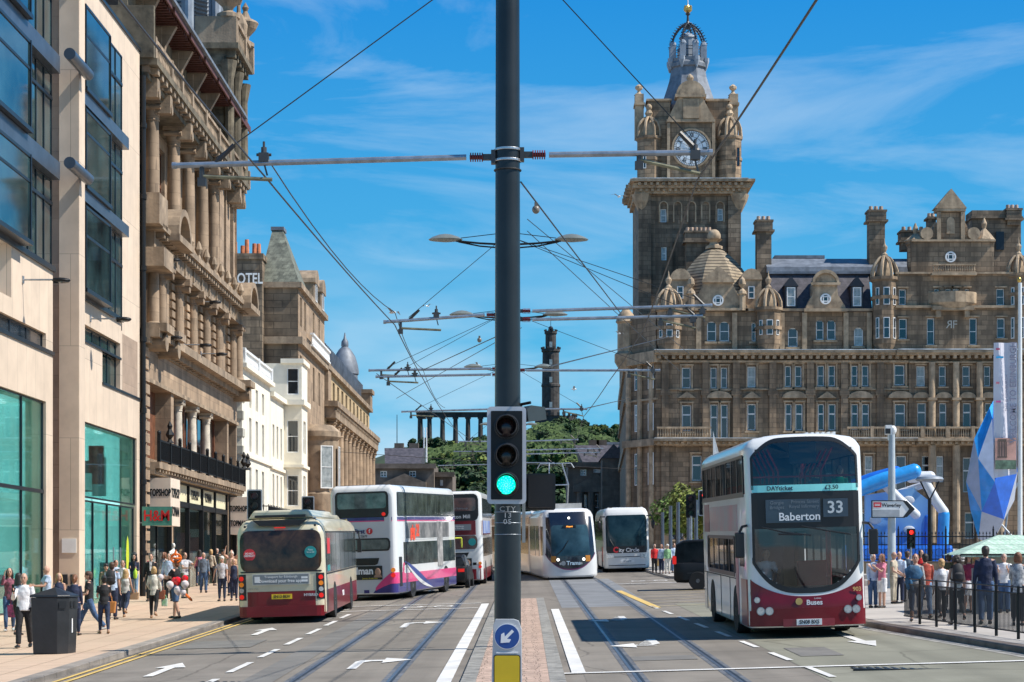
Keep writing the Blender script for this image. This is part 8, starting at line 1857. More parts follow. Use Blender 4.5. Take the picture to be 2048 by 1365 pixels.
def person(label,x,y,H,face,top='white',bottom='jeans',hair='brown',hs='short',sleeve='long',leg='long',skin='l',L=(0,0),Rr=(0,0),AL=(5,8,12),AR=(5,8,12),shoe=None,fem=False,z=None,detail=True,look=0,lean=0,group='pedestrians on the pavements',jacket=None,collar=False):
    """local frame: the person faces -Y.  L/Rr=(thigh swing forward, knee bend); AL/AR=(upper arm forward, outward, elbow bend)"""
    s=H/1.75; root=thing('person',label,'person',(0,0,0),(0,0,R(face)),group)
    vox=.013*s if detail else .02
    th,sh=.43,.41
    def legp(side,sw,kn):
        hip=Vector((side*.085,0,0)); a=R(sw); k=hip+Vector((side*.01,-sin(a)*th,-cos(a)*th)); b=R(sw-kn); an=k+Vector((0,-sin(b)*sh,-cos(b)*sh)); f=R(max(-25,min(40,-(sw-kn)*.5)) if kn>8 or sw<0 else 0)
        toe=an+Vector((side*.02,-.17*cos(f),-.055-.13*sin(f) if sw<0 else -.055+.0)); return hip,k,an,toe
    lp={1:legp(1,*Rr),-1:legp(-1,*L)}     # +x is the person's left seen facing -Y ; keep names simple
    low=min(min(p[2].z-.085,p[3].z-.025) for p in lp.values())
    hz=-low
    def up(v): return Vector((v.x,v.y,v.z+hz))
    ln=R(lean)
    def tz(z,yy=0.0): return Vector((0,yy-sin(ln)*z,hz+cos(ln)*z))
    sw_=.138 if fem else .160
    pel,wai,che,shl,nk,hd=tz(.0),tz(.17),tz(.36),tz(.49),tz(.56),tz(.665,-.015)
    def armp(side,fw,ou,el):
        s0=tz(.462)+Vector((side*sw_,0,0)); a,o=R(fw),R(ou); e=s0+Vector((side*sin(o)*.29,-sin(a)*cos(o)*.29,-cos(a)*cos(o)*.29)); b=R(fw+el); oo=R(ou*.4 if el<40 else -12)
        w=e+Vector((side*sin(oo)*.25,-sin(b)*cos(oo)*.25,-cos(b)*cos(oo)*.25)); h=(w-e).normalized(); return s0,e,w,h
    ap_={1:armp(1,*AR),-1:armp(-1,*AL)}
    sc_=lambda v:tuple(Vector(v)*s)
    # body
    m=MB()
    wr=.135 if fem else .15
    m.loft([sc_(p) for p in (tz(-.08),pel,wai,che,shl,tz(.535))],[(a*s,b*s) for a,b in ((.10,.08),(wr,.10),(.115 if fem else .135,.09),(.135 if fem else .155,.105),(sw_*.80,.08),(.055,.055))],n=14)
    m.loft([sc_(p) for p in (shl,nk,tz(.60,-.01))],[.055*s,.05*s,.052*s],n=10)
    hp=hd; m.ell(sc_(hp+Vector((0,0,.015))),.078*s,.097*s,.115*s,14,10); m.ell(sc_(hp+Vector((0,-.03,-.05))),.055*s,.06*s,.055*s,10,8)
    m.ell(sc_(hp+Vector((0,-.098,-.01))),.013*s,.018*s,.025*s,6,5)
    for sd in (-1,1): m.ell(sc_(hp+Vector((sd*.074,.005,-.005))),.012*s,.02*s,.03*s,6,5)
    for sd in (-1,1):
        hip,k,an,toe=[up(v) for v in lp[sd]]; md=(hip+k)/2; mc=k.lerp(an,.35)
        m.loft([sc_(v) for v in (hip+Vector((0,0,.03)),hip.lerp(k,.3),k,mc,an,an+Vector((0,0,-.03)))],[r*s for r in (.085,.083,.055,.056,.038,.035)],n=10)
        m.loft([sc_(v) for v in (an+Vector((0,.03,-.05)),an.lerp(toe,.5)+Vector((0,0,-.02)),toe)],[.035*s,.038*s,.022*s],n=8)
        s0,e,w,h=ap_[sd]
        m.loft([sc_(v) for v in (s0+Vector((-sd*.04,0,.0)),s0,s0.lerp(e,.4),e,e.lerp(w,.3),w)],[r*s*(.88 if fem else 1) for r in (.055,.055,.047,.038,.037,.026)],n=10)
        # hand: palm, thumb, four curled fingers
        ac=Vector((0,-1,0)) if abs(h.y)<.7 else Vector((0,0,1)); ac=(ac-h*ac.dot(h)).normalized(); lat=h.cross(ac)
        m.loft([sc_(v) for v in (w,w+h*.04,w+h*.09)],[(.026*s,.017*s),(.038*s,.018*s),(.040*s,.016*s)],right=tuple(ac),n=8)
        for q in range(4):
            b=w+h*.085+ac*(.028-.019*q); ll=(.066,.075,.070,.055)[q]; m.loft([sc_(v) for v in (b,b+h*ll*.5-lat*sd*.008,b+h*ll*.9-lat*sd*.03)],[.0095*s,.009*s,.0075*s],n=6)
        b=w+h*.03+ac*.03; m.loft([sc_(v) for v in (b,b+ac*.03+h*.025,b+ac*.035+h*.06)],[.013*s,.011*s,.009*s],n=6)
    def rm(o,v,sm=2):
        q=o.modifiers.new('r','REMESH'); q.mode='VOXEL'; q.voxel_size=v; q.use_smooth_shade=True
        if sm: z_=o.modifiers.new('s','SMOOTH'); z_.factor=.5; z_.iterations=sm
        return o
    rm(m.obj('body',SK[skin],root),.0095*s if detail else .018,1)
    # trousers / skirt / shorts
    bm_=CL[bottom]; m=MB()
    if leg=='skirt':
        m.loft([sc_(v) for v in (tz(.12),pel,tz(-.2),tz(-.42))],[(a*s,b*s) for a,b in ((wr*.95,.1),(wr*1.12,.12),(.17,.13),(.19,.15))],n=14)
    else:
        m.loft([sc_(p) for p in (tz(.13),pel+Vector((0,0,.02)),tz(-.09))],[(a*s,b*s) for a,b in ((wr*.93,.098),(wr*1.06,.112),(.11,.09))],n=14)
        fr={'long':1.0,'crop':.8,'shorts':.0}[leg]
        for sd in (-1,1):
            hip,k,an,toe=[up(v) for v in lp[sd]]
            w_=1.0 if not fem else .9
            if fr>0: m.loft([sc_(v) for v in (hip+Vector((0,0,.02)),hip.lerp(k,.35),k,k.lerp(an,.4*fr),k.lerp(an,.97*fr))],[r*s*w_ for r in (.10,.098,.073,.068,.060 if not fem else .046)],n=12)
            else: m.loft([sc_(v) for v in (hip+Vector((0,0,.02)),hip.lerp(k,.4),hip.lerp(k,1.0))],[r*s for r in (.10,.105,.09)],n=12)
    rm(m.obj('trousers' if leg!='skirt' else 'skirt',bm_,root),vox)
    # top
    m=MB(); hem=-.06 if not jacket else -.16
    if fem: m.loft([sc_(p) for p in (tz(hem),pel+Vector((0,0,.06)),wai,che,shl,tz(.525))],[(a*s,b*s) for a,b in ((.155,.12),(.148,.115),(.128,.103),(.150,.128),(sw_*.86,.092),(.06,.06))],n=16)
    else: m.loft([sc_(p) for p in (tz(hem),pel+Vector((0,0,.06)),wai,che,shl,tz(.53))],[(a*s,b*s) for a,b in ((.172,.13),(.165,.122),(.155,.115),(.178,.125),(sw_*.88,.098),(.068,.07))],n=16)
    if sleeve!='none':
        for sd in (-1,1):
            s0,e,w,h=ap_[sd]; f=.94 if sleeve=='long' else 0
            if f: m.loft([sc_(v) for v in (s0+Vector((-sd*.05,0,.0)),s0+Vector((0,0,.005)),s0.lerp(e,.45),e,e.lerp(w,.5),e.lerp(w,f))],[r*s*(.92 if fem else 1) for r in (.07,.068,.062,.052,.047,.038)],n=10)
            else: m.loft([sc_(v) for v in (s0+Vector((-sd*.05,0,.0)),s0+Vector((0,0,.005)),s0.lerp(e,.62))],[r*s for r in (.07,.068,.066)],n=10)
    rm(m.obj('jacket' if jacket else 'shirt',CL[top],root),vox)
    if jacket and jacket!='closed':
        m=MB(); m.prism([(-.045*s,(hz+.52)*s),(.045*s,(hz+.52)*s),(.03*s,(hz+.18)*s),(-.03*s,(hz+.18)*s)],-.137*s,-.10*s,'y'); m.obj('shirt_front',CL[jacket],root)
    if bottom!='skirt' and detail: 
        pass
    # shoes
    m=MB()
    for sd in (-1,1):
        hip,k,an,toe=[up(v) for v in lp[sd]]
        m.loft([sc_(v) for v in (an+Vector((0,.055,-.055)),an+Vector((0,.04,-.045)),an.lerp(toe,.5)+Vector((0,0,-.015)),toe+Vector((0,.01,.004)),toe+Vector((0,-.03,0)))],[(a*s,b*s) for a,b in ((.025,.025),(.042,.04),(.046,.036),(.044,.028),(.025,.015))],n=10)
    m.obj('shoes',shoe or M_shoe,root,smooth=True)
    # hair
    if hs!='bald':
        m=MB(); c=hp+Vector((0,.018,.035))
        if hs=='curly':
            rr=random.Random(int(x*100)); 
            for q in range(46):
                u=Vector((rr.gauss(0,1),rr.gauss(0,1)+.3,rr.gauss(0,1)+.4)).normalized(); p=c+Vector((u.x*.095,u.y*.10+.02,u.z*.10)); 
                if p.y<hp.y-.06 and p.z<hp.z+.05: continue
                m.ell(sc_(p),.045*s,.045*s,.045*s,7,5)
        else:
            m.ell(sc_(c),.089*s,.102*s,.098*s,14,10); m.ell(sc_(hp+Vector((0,.048,-.02))),.080*s,.066*s,.09*s,12,8)
            if hs=='thick': m.ell(sc_(c+Vector((0,-.02,.02))),.09*s,.10*s,.085*s,12,8)
            if hs=='bob': m.loft([sc_(hp+v) for v in (Vector((0,.03,.03)),Vector((0,.035,-.06)),Vector((0,.04,-.12)))],[(.10*s,.085*s),(.10*s,.075*s),(.085*s,.055*s)],n=14)
            if hs in ('long','big'):
                w_=1.35 if hs=='big' else 1; m.loft([sc_(hp+v) for v in (Vector((0,.03,.03)),Vector((0,.05,-.08)),Vector((0,.075,-.20)),Vector((0,.09,-.33)))],[(.088*s*w_,.08*s),(.098*s*w_,.06*s),(.10*s*w_,.045*s),(.05*s*w_,.02*s)],n=14)
                if hs=='big': m.ell(sc_(c+Vector((0,.02,.05))),.12*s,.12*s,.11*s,12,8)
                for sd in (-1,1): m.loft([sc_(hp+v) for v in (Vector((sd*.06,-.01,.05)),Vector((sd*.082,-.03,-.05)),Vector((sd*.09,-.04,-.2)))],[.03*s,.03*s,.012*s],n=8)
            if hs=='bun': m.ell(sc_(hp+Vector((0,.12,.05))),.05*s,.05*s,.05*s,10,7)
            if hs=='ponytail': m.loft([sc_(hp+v) for v in (Vector((0,.09,.04)),Vector((0,.13,.0)),Vector((0,.12,-.14)))],[.035*s,.038*s,.012*s],n=8)
        o=m.obj('hair',HR[hair],root); rm(o,.012*s if detail else .018,1)
    # face
    m=MB(); yy=hp.y-.093
    for sd in (-1,1): m.ell(sc_((sd*.030,yy,hp.z+.015)),.013*s,.008*s,.007*s,8,5); m.box(sd*.030*s-.016*s,sd*.030*s+.016*s,(yy-.004)*s,(yy+.01)*s,(hp.z+.032)*s,(hp.z+.038)*s)
    m.obj('eyes',M_eye,root); m=MB(); m.ell(sc_((0,hp.y-.086,hp.z-.05)),.022*s,.008*s,.007*s,8,5); m.obj('mouth',M_lip,root)
    root.location=(x,y,(gz(x,y)+.12) if z is None else z)
    root['h']=H; return root,s,hz,ap_
def P_(px,py,**k):
    g=(py-GY+GC*(px-VX))/(HC-.12); return (px-VX)/g,F/g,g
def pp(label,px,py,hy,face,**k):
    x,y,g=P_(px,py); H=max(1.48,min(1.86,(py-hy)/g)); H=k.pop('H',H)
    return person(label,x,y,H,face,**k)
def hand_world(pr,sd):
    root,s,hz,ap=pr; s0,e,w,h=ap[sd]; M=Matrix.Translation(root.location)@Matrix.Rotation(root.rotation_euler.z,4,'Z'); return M@((w+h*.07)*s)
def bag(label,p,mt,w=.34,h=.26,d=.13,name='handbag',hang=.2,yaw=0,cat='bag'):
    t=thing(name,label,cat,(p[0],p[1],p[2]-hang-h),(0,0,yaw)); m=MB(); m.add([(-w*.42,-d/2,0),(w*.42,-d/2,0),(w*.42,d/2,0),(-w*.42,d/2,0),(-w/2,-d*.3,h),(w/2,-d*.3,h),(w/2,d*.3,h),(-w/2,d*.3,h)],[(0,3,2,1),(4,5,6,7),(0,1,5,4),(1,2,6,5),(2,3,7,6),(3,0,4,7)])
    m.obj('bag_body',mt,t,bevel=.02); m=MB()
    for yy in (-d*.25,d*.25): m.tube([(-w*.25,yy,h),(-w*.2,yy,h+hang*.7),(0,yy*.3,h+hang),(w*.2,yy,h+hang*.7),(w*.25,yy,h)],.008,5)
    m.obj('handle',mt,t); return t
def backpack(label,pr,mt):
    root,s,hz,ap=pr; M=Matrix.Translation(root.location)@Matrix.Rotation(root.rotation_euler.z,4,'Z'); p=M@(Vector((0,.16,hz+.14))*s)
    t=thing('backpack',label,'backpack',p,root.rotation_euler); m=MB(); m.loft([(0,0,0),(0,.03,.05),(0,.04,.22),(0,.01,.38),(0,0,.42)],[(.10*s,.06*s),(.14*s,.08*s),(.15*s,.09*s),(.12*s,.06*s),(.05*s,.03*s)],n=14); m.obj('bag_body',mt,t,smooth=True)
    m=MB(); m.loft([(0,.09,.07),(0,.13,.09),(0,.13,.18),(0,.1,.22)],[(.07,.02),(.1,.03),(.1,.03),(.07,.02)],n=10); m.obj('pocket',mt,t,smooth=True)
    m=MB()
    for sd in (-1,1): m.tube([(sd*.10*s,-.03,.34*s),(sd*.12*s,-.12*s,.42*s),(sd*.12*s,-.30*s,.30*s),(sd*.12*s,-.30*s,.12*s),(sd*.12*s,-.05,.05)],.018,5)
    m.obj('strap',mt,t)
tan=flat('tan leather',(.50,.20,.05),.45); brn=flat('brown leather',(.26,.08,.035),.5); blk=flat('black fabric',(.015,.015,.018),.7)
# ---- left pavement ----
a=pp('woman with long dark hair and patterned top, hand to her face, at the far left',19,1263,1133,15,top='pattern',bottom='jeans',hair='dark',hs='long',fem=True,AL=(70,10,100),AR=(15,8,40),L=(12,5),Rr=(-10,12),shoe=M_shoeW)
bag('black and pink bag on the arm of the woman at the far left edge',hand_world(a,1),mat('black pink print',(.015,.012,.015),.6,col2=(.30,.03,.12),scale=12),.36,.34)
x,y,g=P_(16,1250); bag('small ochre brown paper bag low at the far left edge',(x,y,gz(x,y)+.66),flat('ochre bag',(.30,.19,.03),.6),.26,.16,.1,hang=.1)
pp('dark haired person in black walking behind the bald man',37,1272,1142,160,top='black',bottom='black',hair='black',hs='long',fem=True,L=(-12,15),Rr=(14,4))
a=pp('bald man in pale shirt and black trousers looking at a phone',48,1296,1142,5,top='white',bottom='black',hs='bald',AL=(30,12,95),AR=(8,14,25),L=(16,6),Rr=(-12,16),H=1.75)
p=hand_world(a,-1); t=thing('mobile_phone','dark mobile phone in the hand of the bald man','phone',(p.x,p.y-.03,p.z+.02),(R(-50),0,0)); MB().box(-.035,.035,-.006,.006,-.06,.07).obj('case',M_trim,t); MB().box(-.031,.031,-.0075,-.0061,-.052,.062).obj('screen',M_bgl,t)
pp('balding man in blue short sleeved shirt seen from the side behind the bin',94,1250,1130,-60,top='paleblue',bottom='grey',hair='grey',hs='bald',sleeve='short',AL=(30,8,60),AR=(30,8,60))
pp('smiling woman with long blonde hair and navy top behind the bin',118,1262,1144,15,top='navy',bottom='black',hair='blonde',hs='long',fem=True,sleeve='none')
pp('woman with brown ponytail in navy jacket walking away beside the bin',149,1272,1146,185,top='navy',bottom='darkjeans',hair='auburn',hs='ponytail',fem=True,jacket='closed',L=(12,4),Rr=(-14,20))
pp('young man in black T-shirt and jeans striding left with a bent arm',178,1264,1136,-80,top='black',bottom='jeans',hair='brown',hs='thick',sleeve='short',AL=(25,6,75),AR=(10,6,70),L=(24,4),Rr=(-22,18),shoe=M_shoeW)
a=pp('woman with black bun in black top and dark jeans, seen from behind',208,1268,1148,200,top='black',bottom='darkjeans',hair='black',hs='bun',fem=True,sleeve='short',AL=(20,10,80),AR=(10,10,75),L=(-8,12),Rr=(10,3),shoe=M_shoeT)
p=hand_world(a,-1); bag('large orange tan handbag carried by the woman with the black bun',(p.x+.05,p.y-.05,p.z),tan,.44,.30,.16,hang=.2)
a=pp('man in light blue shirt with short grey hair carrying a black backpack',224,1240,1122,178,top='paleblue',bottom='navy',hair='brown',hs='short',sleeve='short'); backpack('black backpack on the man in the light blue shirt',a,blk)
pp('man in white shirt facing the camera behind the backpack wearer',246,1222,1119,0,top='white',bottom='navy',hair='brown',jacket='white')
a=pp('woman with long blonde hair in a silver sleeveless top and dark jeans walking away',251,1235,1135,178,top='silver',bottom='darkjeans',hair='blonde',hs='long',fem=True,sleeve='none',L=(-18,40),Rr=(14,2),AL=(10,12,30),AR=(-5,12,50),shoe=M_shoeT)
p=hand_world(a,-1); bag('woven brown bag at the hip of the woman in the silver top',(p.x+.02,p.y,p.z+.12),flat('woven brown',(.35,.22,.12),.7),.3,.22,.14,hang=.1)
a=pp('woman with very big black hair and sunglasses in dark jacket facing us',268,1199,1103,5,top='navy',bottom='lightjeans',hair='black',hs='big',fem=True,jacket='black',L=(-5,5),Rr=(8,3),AL=(10,5,100),AR=(10,5,95),shoe=M_shoeW,leg='crop')
p=hand_world(a,1); t=thing('drink_bottle','lime green bottle bag held by the woman with big black hair','bottle',(p.x,p.y-.04,p.z-.42)); MB().lathe((0,0,0),[(.05,0),(.08,.08),(.08,.28),(.03,.36),(.025,.42)],12).obj('bottle_body',flat('lime bottle',(.45,.65,.05),.4),t,smooth=True)
pp('bearded man in black suit jacket and white shirt facing us by the shop',302,1203,1097,5,top='black',bottom='black',hair='brown',jacket='white',AL=(0,12,10),AR=(0,12,10),L=(8,3),Rr=(-6,8))
a=pp('blonde woman in cream hooded jacket and black leggings walking away',308,1237,1131,182,top='cream',bottom='black',hair='blonde',hs='bob',fem=True,jacket='closed',L=(-14,28),Rr=(6,2),AL=(0,12,12),AR=(5,14,40),shoe=M_shoeT)
p=hand_world(a,-1); bag('russet leather bag on the arm of the woman in the cream jacket',(p.x,p.y,p.z+.25),brn,.26,.28,.14,hang=.12); bag('green and white carrier bag hanging from the hand of the woman in cream',(p.x+.1,p.y,p.z),mat('green white carrier',(.10,.45,.10),.5,col2=(.7,.7,.7),scale=5,var=.4,detail=1),.2,.24,.08,hang=.12,name='shopping_bag')
pp('man in light blue shirt with glasses facing us behind the balloon seller',338,1203,1098,0,top='paleblue',bottom='black',hair='brown',AL=(0,14,12),AR=(0,12,10))
a=pp('balloon seller in black T-shirt and denim shorts facing left',352,1238,1116,-110,top='black',bottom='jeans',hair='auburn',sleeve='short',leg='shorts',AL=(40,10,60),AR=(35,12,70),L=(10,5),Rr=(-6,10))
x0,y0,z0=a[0].location; t=thing('balloon_hat','twisted orange balloon hat on the balloon seller','balloon hat',(x0,y0,z0+a[1]*1.66)); Mor=flat('orange balloon',(.80,.16,.01),.25,coat=.5)
m=MB()
for k in range(3):
    P=[(.15*cos(q*PI/5),.15*sin(q*PI/5)*cos(k*1.0),.08+.15*sin(q*PI/5)*sin(k*1.0)) for q in range(11)]; m.loft(P,[.032]*11,n=8)
m.loft([(0,0,.15),(-.02,0,.26),(.0,0,.33)],[.03,.035,.02],n=8); m.obj('twisted_balloon',Mor,t,smooth=True)
Mbr=flat('red balloon',(.70,.01,.015),.2,coat=.6); Mbw=mat('white balloon',(.70,.62,.62),.2,var=.03,coat=.6)
g=F/y0
for px,py,r,c,l in ((340,1171,.115,'w','white balloon at the left of the bunch'),(356,1182,.125,'w','lowest large white balloon in the middle of the bunch'),(370,1170,.12,'w','white balloon at the right of the bunch'),(366,1186,.10,'w','small white balloon at the bottom right of the bunch'),(321,1156,.10,'w','pale balloon apart from the bunch by the cream jacket'),(355,1163,.12,'r','front red balloon of the bunch'),(370,1158,.10,'r','right red balloon of the bunch'),(349,1162,.095,'r','left pinkish red balloon of the bunch')):
    yy=y0-.45-.1*(c=='w'); gg=F/yy; t=thing('balloon',l,'balloon',((px-VX)/gg,yy,HC+(VY-py)/gg),group='balloons of the balloon seller'); MB().lathe((0,0,-r*1.15),[(.006,-.02),(.012,-.01),(.006,0),(r*.45,r*.3),(r*.85,r*.8),(r,r*1.3),(r*.85,r*1.85),(r*.4,r*2.2),(.002,r*2.28)],18).obj('rubber',Mbr if c=='r' else Mbw,t,smooth=True)
t=thing('long_balloon','long orange balloon pointing down right below the bunch','balloon',((378-VX)/g,y0-.3,HC+(VY-1192)/g)); MB().loft([(-.1,0,.1),(0,0,0),(.12,0,-.12),(.15,0,-.15)],[.03,.04,.04,.01],n=8).obj('rubber',Mor,t,smooth=True)
pp('man in sunglasses and grey printed T-shirt turning right',369,1197,1102,50,top='print',bottom='olive',hair='brown',sleeve='short',AR=(60,20,80),AL=(30,8,60))
pp('man in pale striped shirt and jeans walking away, tallest by the shop windows',388,1164,1083,178,top='grey',bottom='jeans',hair='brown',sleeve='short',L=(10,3),Rr=(-10,15),AL=(0,10,10),AR=(0,10,15))
pp('older grey haired man in dark sweater and jeans facing us',407,1186,1104,15,top='slate',bottom='jeans',hair='grey',AL=(0,10,20),AR=(0,10,25),L=(-4,5),Rr=(6,3))
pp('white haired woman in printed white T-shirt and dark jeans facing us',444,1203,1105,0,top='print',bottom='darkjeans',hair='white',hs='thick',fem=True,sleeve='short',AL=(-5,28,5),AR=(5,12,10),H=1.72)
pp('dark haired man in olive jacket standing behind the white haired woman',446,1177,1088,30,top='olive',bottom='black',hair='black',hs='thick')
pp('person raising a camera with both arms beside the bus rear',463,1183,1087,10,top='peach',bottom='darkjeans',hair='dark',AL=(120,30,70),AR=(120,30,70),sleeve='short')
pp('white haired person with peach top half hidden by the bus',463,1192,1101,5,top='peach',bottom='navy',hair='white',fem=True,sleeve='short')
pp('woman in navy dungarees and sunglasses cut off by the single decker bus',468,1202,1116,5,top='navy',bottom='navy',hair='blonde',hs='bob',fem=True,sleeve='none')
ex=[('man in maroon shirt walking away between the shop doors and the bearded man',286,1192,1100,175,'maroon','jeans','brown','short'),('woman in white blouse and jeans passing the shop windows behind the balloon hat',329,1188,1102,-40,'white','jeans','auburn','long'),('tall man in pale shirt against the pale stone pier',232,1214,1118,30,'paleblue','black','dark','short'),('woman in beige coat in front of the far shop door',422,1172,1092,160,'beige','black','blonde','bob'),('man in black coat by the last shop window before the bus',434,1166,1086,10,'black','jeans','grey','short'),('woman in pink top walking away behind the older man in the sweater',399,1174,1096,185,'pink','darkjeans','dark','long'),('man in olive shirt close to the green glass door',212,1226,1125,20,'olive','jeans','black','thick'),('person in red jumper at the back by the hanging shop sign',292,1184,1094,-20,'red','navy','blonde','short')]
for l,px,py,hy,fc_,tp,bt,hr,st in ex: pp(l,px,py,hy,fc_,top=tp,bottom=bt,hair=hr,hs=st,fem=st in('bob','long'),AL=(12,10,20),AR=(-8,10,15),L=(10,4),Rr=(-10,14))
# mannequin in the shop doorway
x,y=XF+.3,89.6
t=thing('mannequin','white male mannequin standing in the shop doorway','mannequin',(-15.95,88.4,gz(-16,88.4)+.35)); Mm=flat('mannequin white',(.72,.72,.68),.4)
m=MB(); s=1.1
for sd in (-1,1): m.loft([(sd*.1*s,0,.92*s),(sd*.11*s,0,.5*s),(sd*.12*s,.02,.06*s)],[.09*s,.065*s,.045*s],n=10); m.loft([(sd*.12*s,.04,.04),(sd*.12*s,-.1,.03)],[.04,.035],n=8)
m.loft([(0,0,.85*s),(0,0,1.0*s),(0,0,1.12*s),(0,0,1.33*s),(0,0,1.46*s),(0,0,1.52*s),(0,0,1.58*s)],[(.14*s,.1*s),(.155*s,.11*s),(.13*s,.09*s),(.18*s,.115*s),(.18*s,.08*s),(.06*s,.055*s),(.05*s,.05*s)],n=14); m.ell((0,-.01,1.68*s),.07*s,.09*s,.11*s)
m.loft([(.19*s,0,1.43*s),(.24*s,0,1.15*s),(.22*s,-.1,.9*s),(.22*s,-.12,.82*s)],[.055*s,.045*s,.03*s,.02*s],n=8); m.loft([(-.19*s,0,1.43*s),(-.30*s,-.05,1.2*s),(-.16*s,-.22,1.25*s)],[.055*s,.045*s,.03*s],n=8)
o=m.obj('figure',Mm,t); q=o.modifiers.new('r','REMESH'); q.mode='VOXEL'; q.voxel_size=.014; q.use_smooth_shade=True; t.rotation_euler=(0,0,R(60)); MB().box(-.4,.4,-.35,.35,-.3,0).obj('plinth',M_whitep,t)
# ---- right pavement ----
a=pp('woman in grey sweatshirt and cropped jeans facing us with a denim jacket on her arm',1831,1243,1105,-10,top='grey',bottom='jeans',hair='auburn',hs='bun',fem=True,leg='crop',L=(8,3),Rr=(-14,25),AL=(20,5,85),AR=(0,12,10))
p=hand_world(a,-1); t=thing('denim_jacket','blue denim jacket draped over the arm of the woman in grey','jacket',(p.x,p.y-.05,p.z-.12)); m=MB(); m.loft([(-.16,0,.12),(-.05,-.03,.14),(.08,-.02,.13),(.2,0,.06)],[(.05,.12),(.08,.2),(.08,.19),(.04,.1)],right=(0,1,0),n=12); m.loft([(-.1,-.02,.05),(-.06,-.04,-.2),(.0,-.03,-.3)],[.09,.08,.03],n=10); o=m.obj('cloth',cloth('denim',(.03,.10,.19),var=.3),t,smooth=True)
pp('man in rust red sweater and jeans walking away beside the woman in grey',1850,1237,1104,185,top='rust',bottom='lightjeans',hair='black',AL=(0,12,10),AR=(0,12,12),L=(-8,10),Rr=(10,3))
pp('woman with short fair hair in white shirt and black trousers walking away',1883,1244,1117,178,top='white',bottom='black',hair='blonde',hs='thick',fem=True,L=(12,3),Rr=(-16,35),AL=(0,10,15),AR=(0,10,12))
a=pp('woman with curly dark hair in grey sleeveless top walking away',1913,1250,1110,180,top='silver',bottom='black',hair='dark',hs='curly',fem=True,sleeve='none',leg='long',L=(-18,35),Rr=(10,3),AL=(0,12,15),AR=(0,14,12)); backpack('small black backpack on the curly haired woman',a,blk)
pp('woman in maroon top and white skirt behind the steel post',1936,1226,1128,20,top='maroon',bottom='white',hair='brown',hs='long',fem=True,leg='skirt',sleeve='short')
o=MB().cyl((0,0,0),(0,0,1.12),.10,.10,n=12).obj('bollard',M_steel,loc=(11.0,47.6,gz(11,47.6)+.12)); tag(o,'plain grey steel post standing between the curly haired woman and the man in navy','bollard')
pp('man in navy blazer and jeans seen from behind, by the market stall',1971,1249,1112,170,top='navy',bottom='jeans',hair='dark',hs='thick',jacket='closed',AL=(0,12,20),AR=(0,12,20),L=(4,2),Rr=(-4,4),H=1.76)
pp('woman with wavy auburn hair and grey striped jacket at the right edge',2036,1252,1116,160,top='stripe',bottom='black',hair='auburn',hs='bob',fem=True,jacket='closed',AL=(20,8,60),AR=(20,8,60),H=1.62)
pp('man in white cap and blue top half hidden by the near bus',1746,1216,1115,20,top='paleblue',bottom='jeans',hair='white',hs='short')
pp('girl in pink top and white shorts with arms folded beside the pole',1764,1216,1120,-60,top='pink',bottom='white',hair='auburn',hs='long',fem=True,sleeve='short',leg='shorts',AL=(35,5,90),AR=(35,5,90))
pp('older bald man in checked waistcoat and beige trousers facing right',1787,1208,1121,60,top='beige',bottom='beige',hs='bald',sleeve='short',AL=(10,8,50),AR=(10,8,50))
pp('man in light blue shirt just right of the older bald man',1799,1207,1123,-30,top='paleblue',bottom='navy',hs='bald')
pp('man in dark green shirt further back, just left of the market stall',1898,1222,1128,170,top='olive',bottom='darkjeans',hair='dark')
pp('woman in pale pink blouse behind the man in the navy blazer',1952,1222,1130,30,top='pink',bottom='beige',hair='blonde',hs='bob',fem=True)
pp('man in white T-shirt with folded arms between the stall and the striped jacket',2008,1226,1126,-20,top='white',bottom='jeans',hair='grey',sleeve='short',AL=(35,5,90),AR=(35,5,90))
pp('short haired person in slate sweater far behind the grey sweatshirt woman',1815,1204,1122,150,top='slate',bottom='navy',hair='brown')
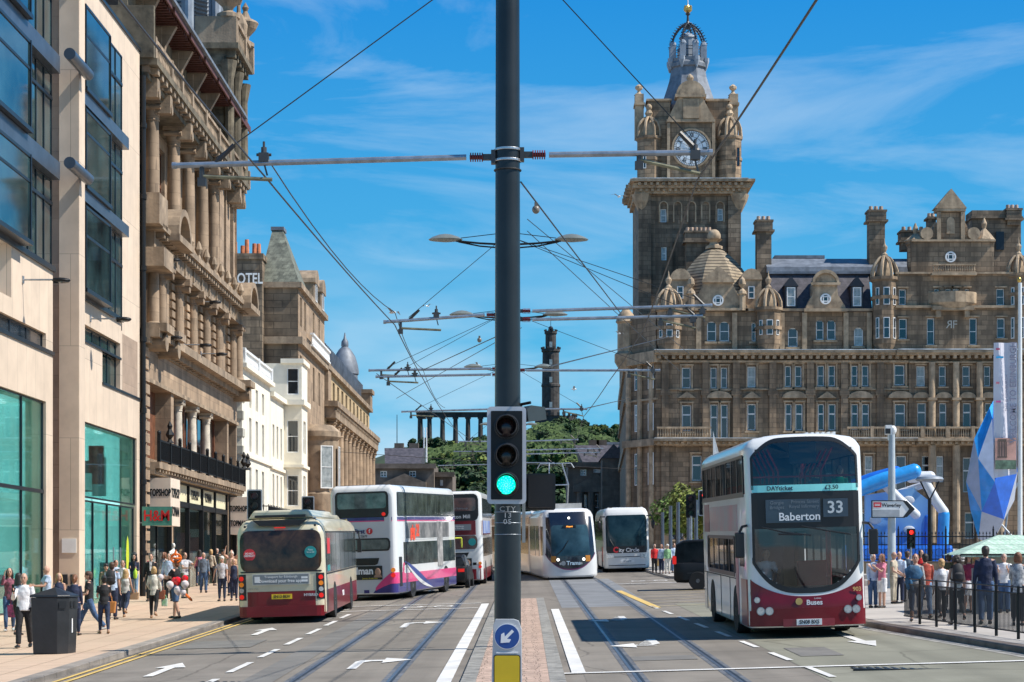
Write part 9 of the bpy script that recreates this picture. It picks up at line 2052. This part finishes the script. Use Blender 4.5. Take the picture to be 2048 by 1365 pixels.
pp('woman in red top far back, left of the rust sweater man',1842,1200,1118,10,top='red',bottom='darkjeans',hair='dark',hs='long',fem=True)
# ---- far crowd at the coach ----
fc=[('person in a red jacket closest to the white coach',1309,1147,1093,'red','black','grey','short'),('woman in pale blue shirt and navy trousers near the coach',1323,1148,1094,'paleblue','navy','auburn','bob'),('white haired woman in pale green shirt and cream trousers near the coach',1335,1148,1091,'green','cream','white','thick'),('man in a blue shirt right of the green shirted woman',1348,1146,1086,'paleblue','jeans','brown','short'),('dark haired person in black between the steel posts',1356,1145,1090,'black','black','dark','short'),('grey haired person in navy above the black people carrier',1366,1145,1087,'navy','navy','grey','short'),('bald man in white shirt, tallest above the black people carrier',1375,1145,1081,'white','jeans','brown','bald'),('red haired person in red top above the people carrier',1387,1145,1088,'red','black','red','bob'),('blonde person at the right end of the crowd by the signal pole',1399,1146,1087,'black','black','blonde','bob')]
for i,(l,px,py,hy,tp,bt,hr,st) in enumerate(fc): pp(l,px,py,hy,[10,-30,0,20,170,0,-10,150,180][i],top=tp,bottom=bt,hair=hr,hs=st,detail=False,fem=st in('bob','thick'),group='far crowd at the tram stop')
x,y,g=P_(1314,1146); bag('tan shopping bag beside the person in the red jacket',(x,y-.2,gz(x,y)+.95),flat('tan paper',(.5,.32,.12),.6),.3,.4,.12,name='shopping_bag',hang=.1)
# ---- in the near bus ----
zb=gz(5.3,43)
person('bus driver in white shirt seen through the windscreen of the near bus',5.28,42.75,1.7,0,top='white',bottom='navy',hair='grey',hs='short',skin='l',L=(85,85),Rr=(85,85),AL=(55,8,35),AR=(55,8,35),z=zb+.62,group='people inside the vehicles')
zb=gz(6.9,43)+2.42
person('woman in green top with auburn hair on the front upper seat of the near bus',6.93,42.95,1.6,0,top='emerald',bottom='navy',hair='auburn',hs='bob',fem=True,L=(85,85),Rr=(85,85),AL=(20,5,60),AR=(20,5,60),z=zb+.08,group='people inside the vehicles')
person('grey clothed passenger beside the woman in green upstairs in the near bus',6.45,43.1,1.6,0,top='slate',bottom='navy',hair='brown',L=(85,85),Rr=(85,85),z=zb+.04,group='people inside the vehicles')
